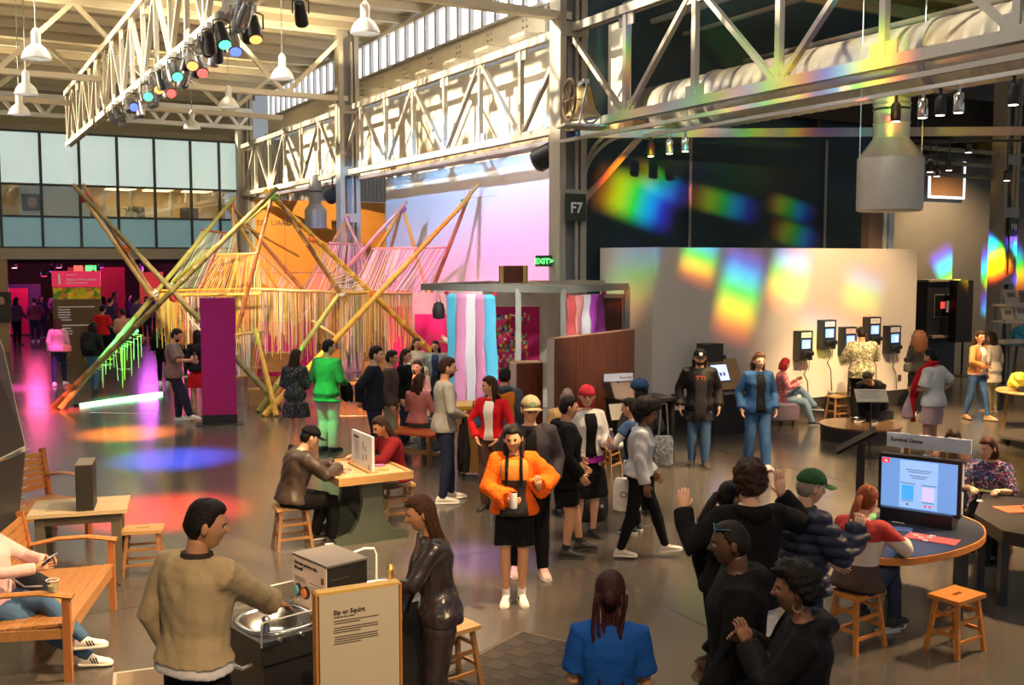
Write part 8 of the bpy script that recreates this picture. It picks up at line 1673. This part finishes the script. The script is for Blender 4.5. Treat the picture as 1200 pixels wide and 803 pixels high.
p10 = person('person in a brown jacket and pale trousers beside the navy jacket man', HP(456, 411, 1.68), -92, 1.68, 'm', 'm', ('short', 'k'), T_(CL('umber', (0.09, 0.06, 0.05)), 'jacket', e=0.03, hem=-0.14), PN(CL('sage', (0.26, 0.27, 0.2)), 0.024), WS, {}, 1)
p11a = person('woman with long dark hair in a black cardigan watching in profile', HP(473, 409, 1.62), -108, 1.62, 'f', 'l', ('long', 'n', 0.3), T_(BLKC, 'cardigan', e=0.026), PN(DJEAN), KW, {}, 1)
p11b = person('woman in a cream and green top smiling toward the group', HP(487, 396, 1.57), -140, 1.57, 'f', 'm', ('long', 'n', 0.25), T_(CREAMC, 'blouse', e=0.026, hem=-0.04), ('skirt', CL('deep_green', (0.03, 0.11, 0.05)), 0.03, 0.5), KW, dict(Lh=(-0.12, 0.25, 1.0), Rh=(0.12, 0.25, 1.0)), 1)
p11c = person('smiling woman in a pale denim jacket by the string curtain', HP(511, 399, 1.52), 172, 1.52, 'f', 'l', ('long', 'k', 0.3), T_(CL('navy_top', (0.03, 0.05, 0.12)), 'top'), PN(DJEAN), KW, dict(hy=-10), 1, jacket=T_(CL('pale_denim', (0.30, 0.36, 0.36)), 'denim_jacket', e=0.026, front=CL('navy_top', (.03, .05, .1)), fw=0.4))
g12 = G(489, 501, 0.46)
p12 = person('woman with long curly hair in a pink top seated on the orange bench', (g12.x, g12.y), -25, 1.66, 'f', 'l', ('wavy', 'c', 0.32), T_(PINKC, 'sweater', e=0.026, hem=-0.02), PN(CL('grey_jeans', (0.10, 0.11, 0.13)), 0.014), KW, dict(pel=(0, 0, 0.57), lean=8, Lf=(-0.1, 0.38, 0), Rf=(0.1, 0.38, 0), Lh=(-0.12, 0.32, 0.78), Rh=(0.12, 0.32, 0.78), hy=-20), 1)
for k, (x, y, yw, m_, hc_) in enumerate(((-1.66, 18.3, 160, ROSE, 'n'), (-1.24, 18.3, 190, BLKC, 'k'))):
    person(('woman in dusty rose seated on the far slat bench', 'dark-haired woman in black seated on the far slat bench')[k], (x, y), yw, 1.64, 'f', 'l', ('long', hc_, 0.2), T_(m_, 'sweater', e=0.024), PN(DJEAN), KW, dict(pel=(0, 0, 0.57), lean=8, Lf=(-0.1, 0.38, 0), Rf=(0.1, 0.38, 0), Lh=(-0.12, 0.32, 0.78), Rh=(0.12, 0.32, 0.78)), 1)
person('person in an orange-striped hooded jacket behind the counter', HP(590, 432, 1.66), -10, 1.66, 'm', 'm', ('short', 'k'), T_(CL('slate', (0.07, 0.08, 0.10)), 'jacket', e=0.034, hood=True), PN(BLKC), KW, dict(lean=12), 1, jacket=T_(CL('orange_vest', (0.65, 0.18, 0.02)), 'vest', e=0.040, sl=0.0, hem=0.05))
person('person in a white shirt reaching up under the bamboo', HP(540, 376, 1.66), 80, 1.66, 'm', 'm', ('short', 'c'), T_(WHITEC, 'shirt', e=0.026), PN(JEAN), WS, dict(Lh=(-0.1, 0.4, 1.3), Rh=(0.1, 0.4, 1.2)), 2)
p45 = person('bearded man in a taupe T-shirt looking at his phone', G(205, 494), -82, 1.78, 'm', 'm', ('short', 'k'), T_(TAUPE, 't_shirt', sl=0.45, e=0.03, hem=-0.12), PN(NAVYC, 0.024), WS, dict(Rh=(0.10, 0.32, 1.14), Rd=(-0.1, 0.8, 0.5), Rc=0.7, Lh=(-0.1, 0.32, 1.1), Lf=(-0.1, 0.05, 0), Rf=(0.08, 0.30, 0), Re=(1, -0.3, -0.8), hp=-16), 1, 1.15, extras=('beard',))
q = p45['hand']('R', 0.09); t = prop('phone', 'phone held by the bearded man in taupe', 'phone', q); MB().box((0, 0, 0.03), (0.015, 0.075, 0.15)).build('case', BLACKM, t); MB().box((-0.009, 0, 0.03), (0.003, 0.066, 0.135)).build('screen', emitm('phone_glow', (.5, .5, .5), .4), t)
p46 = person('woman in a black jacket and red skirt beside the magenta panel', ((231-600)/1200*20.6, 20.6), 35, 1.66, 'f', 'l', ('long', 'k', 0.2), T_(BLKJ, 'jacket', e=0.034), ('skirt', REDC, 0.02, 0.42), TS, dict(Lh=(-0.16, 0.2, 0.95), Rh=(0.16, 0.2, 1.0)), 1)
q = p46['hand']('R', 0.06); t = prop('shoulder_bag', 'white handbag held by the woman in the red skirt', 'bag', q + Vector((0, 0, -0.2))); MB().lathe((0, 0, 0), [(0.06, 0), (0.1, 0.02), (0.1, 0.12), (0.06, 0.16)], 10, 1, 0.5).build('body', WHITEC, t, True); MB().tube([(-0.05, 0, 0.15), (0, 0, 0.24), (0.05, 0, 0.15)], 0.008, 5).build('strap', WHITEC, t)
person('person in an orange shirt inside the string curtain', HP(219, 366, 1.70), -20, 1.70, 'm', 't', ('short', 'k'), T_(ORSH, 'shirt', e=0.026), PN(BLKC), KW, dict(Rh=(0.12, 0.3, 1.2)), 2)
person('person in black behind the string curtain near the green pole', HP(190, 372, 1.66), 10, 1.66, 'm', 'm', ('short', 'k'), T_(BLKC, 'shirt', e=0.026), PN(BLKC), WS, {}, 2)
# ---- far floor and lobby -----------------------------------------------------------------
p41 = person('woman in a pale pink sweater with a pink bag walking to the lobby', G(70, 452), 8, 1.66, 'f', 'l', ('long', 'n', 0.26), T_(ROSE, 'sweater', e=0.03), PN(NAVYC, 0.012), WS, dict(Lf=(-0.08, -0.18, 0.02), Rf=(0.08, 0.16, 0)), 2)
q = p41['W']((0.2, -0.06, 0.82)); t = prop('shoulder_bag', 'pink bag on the hip of the woman in the pale pink sweater', 'bag', q); MB().lathe((0, 0, 0), [(0.06, 0), (0.13, 0.03), (0.13, 0.14), (0.07, 0.19)], 10, 1, 0.5).build('body', PINKC, t, True); MB().tube([(-0.06, 0, 0.17), (-0.15, 0, 0.55), (0.05, 0, 0.17)], 0.009, 5).build('strap', PINKC, t)
p42 = person('woman with a black backpack and light jeans walking to the lobby', G(111, 460), -5, 1.64, 'f', 'm', ('wavy', 'k', 0.15), T_(BLKJ, 'jacket', e=0.034, hem=-0.04), PN(JEAN, 0.014), BS, dict(Lf=(-0.08, 0.12, 0), Rf=(0.08, -0.12, 0.01)), 2)
q = p42['W']((0, -0.25, 0.98)); t = prop('backpack', 'black backpack worn by the woman walking to the lobby', 'backpack', q, R(-5)); MB().lathe((0, 0, 0), [(0.12, 0), (0.17, 0.03), (0.17, 0.3), (0.12, 0.42), (0.04, 0.46)], 12, 1, 0.55).build('body', CL('pack', (0.015, 0.015, 0.018)), t, True); MB().lathe((0, -0.08, 0.04), [(0.08, 0), (0.11, 0.03), (0.1, 0.17), (0.05, 0.2)], 10, 1, 0.4).build('front_pocket', CL('pack', (.02, .02, .02)), t, True)
person('man in a bright red T-shirt talking near the totem', HP(119, 358, 1.74), -20, 1.74, 'm', 't', ('short', 'k'), T_(REDC, 't_shirt', sl=0.45, e=0.03), PN(BLKC), KW, dict(Rh=(0.14, 0.3, 1.05)), 2, 1.15)
person('man in a peach shirt with hands raised near the totem', HP(144, 362, 1.70), 30, 1.70, 'm', 'm', ('short', 'n'), T_(PEACH, 'shirt', e=0.03), PN(OLIVE), KW, dict(Lh=(-0.12, 0.3, 1.0), Rh=(0.2, 0.2, 1.0)), 2)
lob_c = [(0.10, 0.05, 0.14), (0.25, 0.05, 0.12), (0.03, 0.03, 0.05), (0.16, 0.10, 0.20), (0.32, 0.18, 0.22), (0.05, 0.04, 0.10)]
lob_n = ['violet', 'crimson', 'black', 'mauve', 'dusty pink', 'dark blue']
lob_w = ['jacket', 'sweater', 'coat']
rnd = random.Random(11)
lobpos = [(18, 36.5), (40, 38), (48, 40), (66, 41), (84, 40), (112, 41.5), (121, 37), (133, 39), (150, 42), (160, 36.5), (172, 39.5), (181, 43), (196, 41), (210, 38), (226, 42), (243, 40), (262, 43), (128, 34.5)]
for k, (px, d) in enumerate(lobpos):
    c = lob_c[k % 6]; f_ = 'fm'[k % 2]; x = (px-600)/FPX*d
    person('%s in a %s %s in the dim lobby%s' % (('woman', 'man')[k % 2], lob_n[k % 6], lob_w[k // 6], (' under the exit sign', ' near the crimson wall', ' by the dark side wall', '')[k % 4]), (x, d), rnd.uniform(-180, 180), rnd.uniform(1.6, 1.82), f_, 'lmtb'[k % 4], (('long', 'short')[k % 2], 'knk'[k % 3], 0.25), T_(CL('lobby_%d' % (k % 6), c), lob_w[k // 6], e=0.03), PN((BLKC, DJEAN, NAVYC)[k % 3]), (BS, WS, KW)[k % 3], dict(Rh=(0.2, rnd.uniform(0, 0.3), rnd.uniform(0.85, 1.15))), 2, rnd.uniform(0.95, 1.15), group='visitors in the lobby')
finish_people()
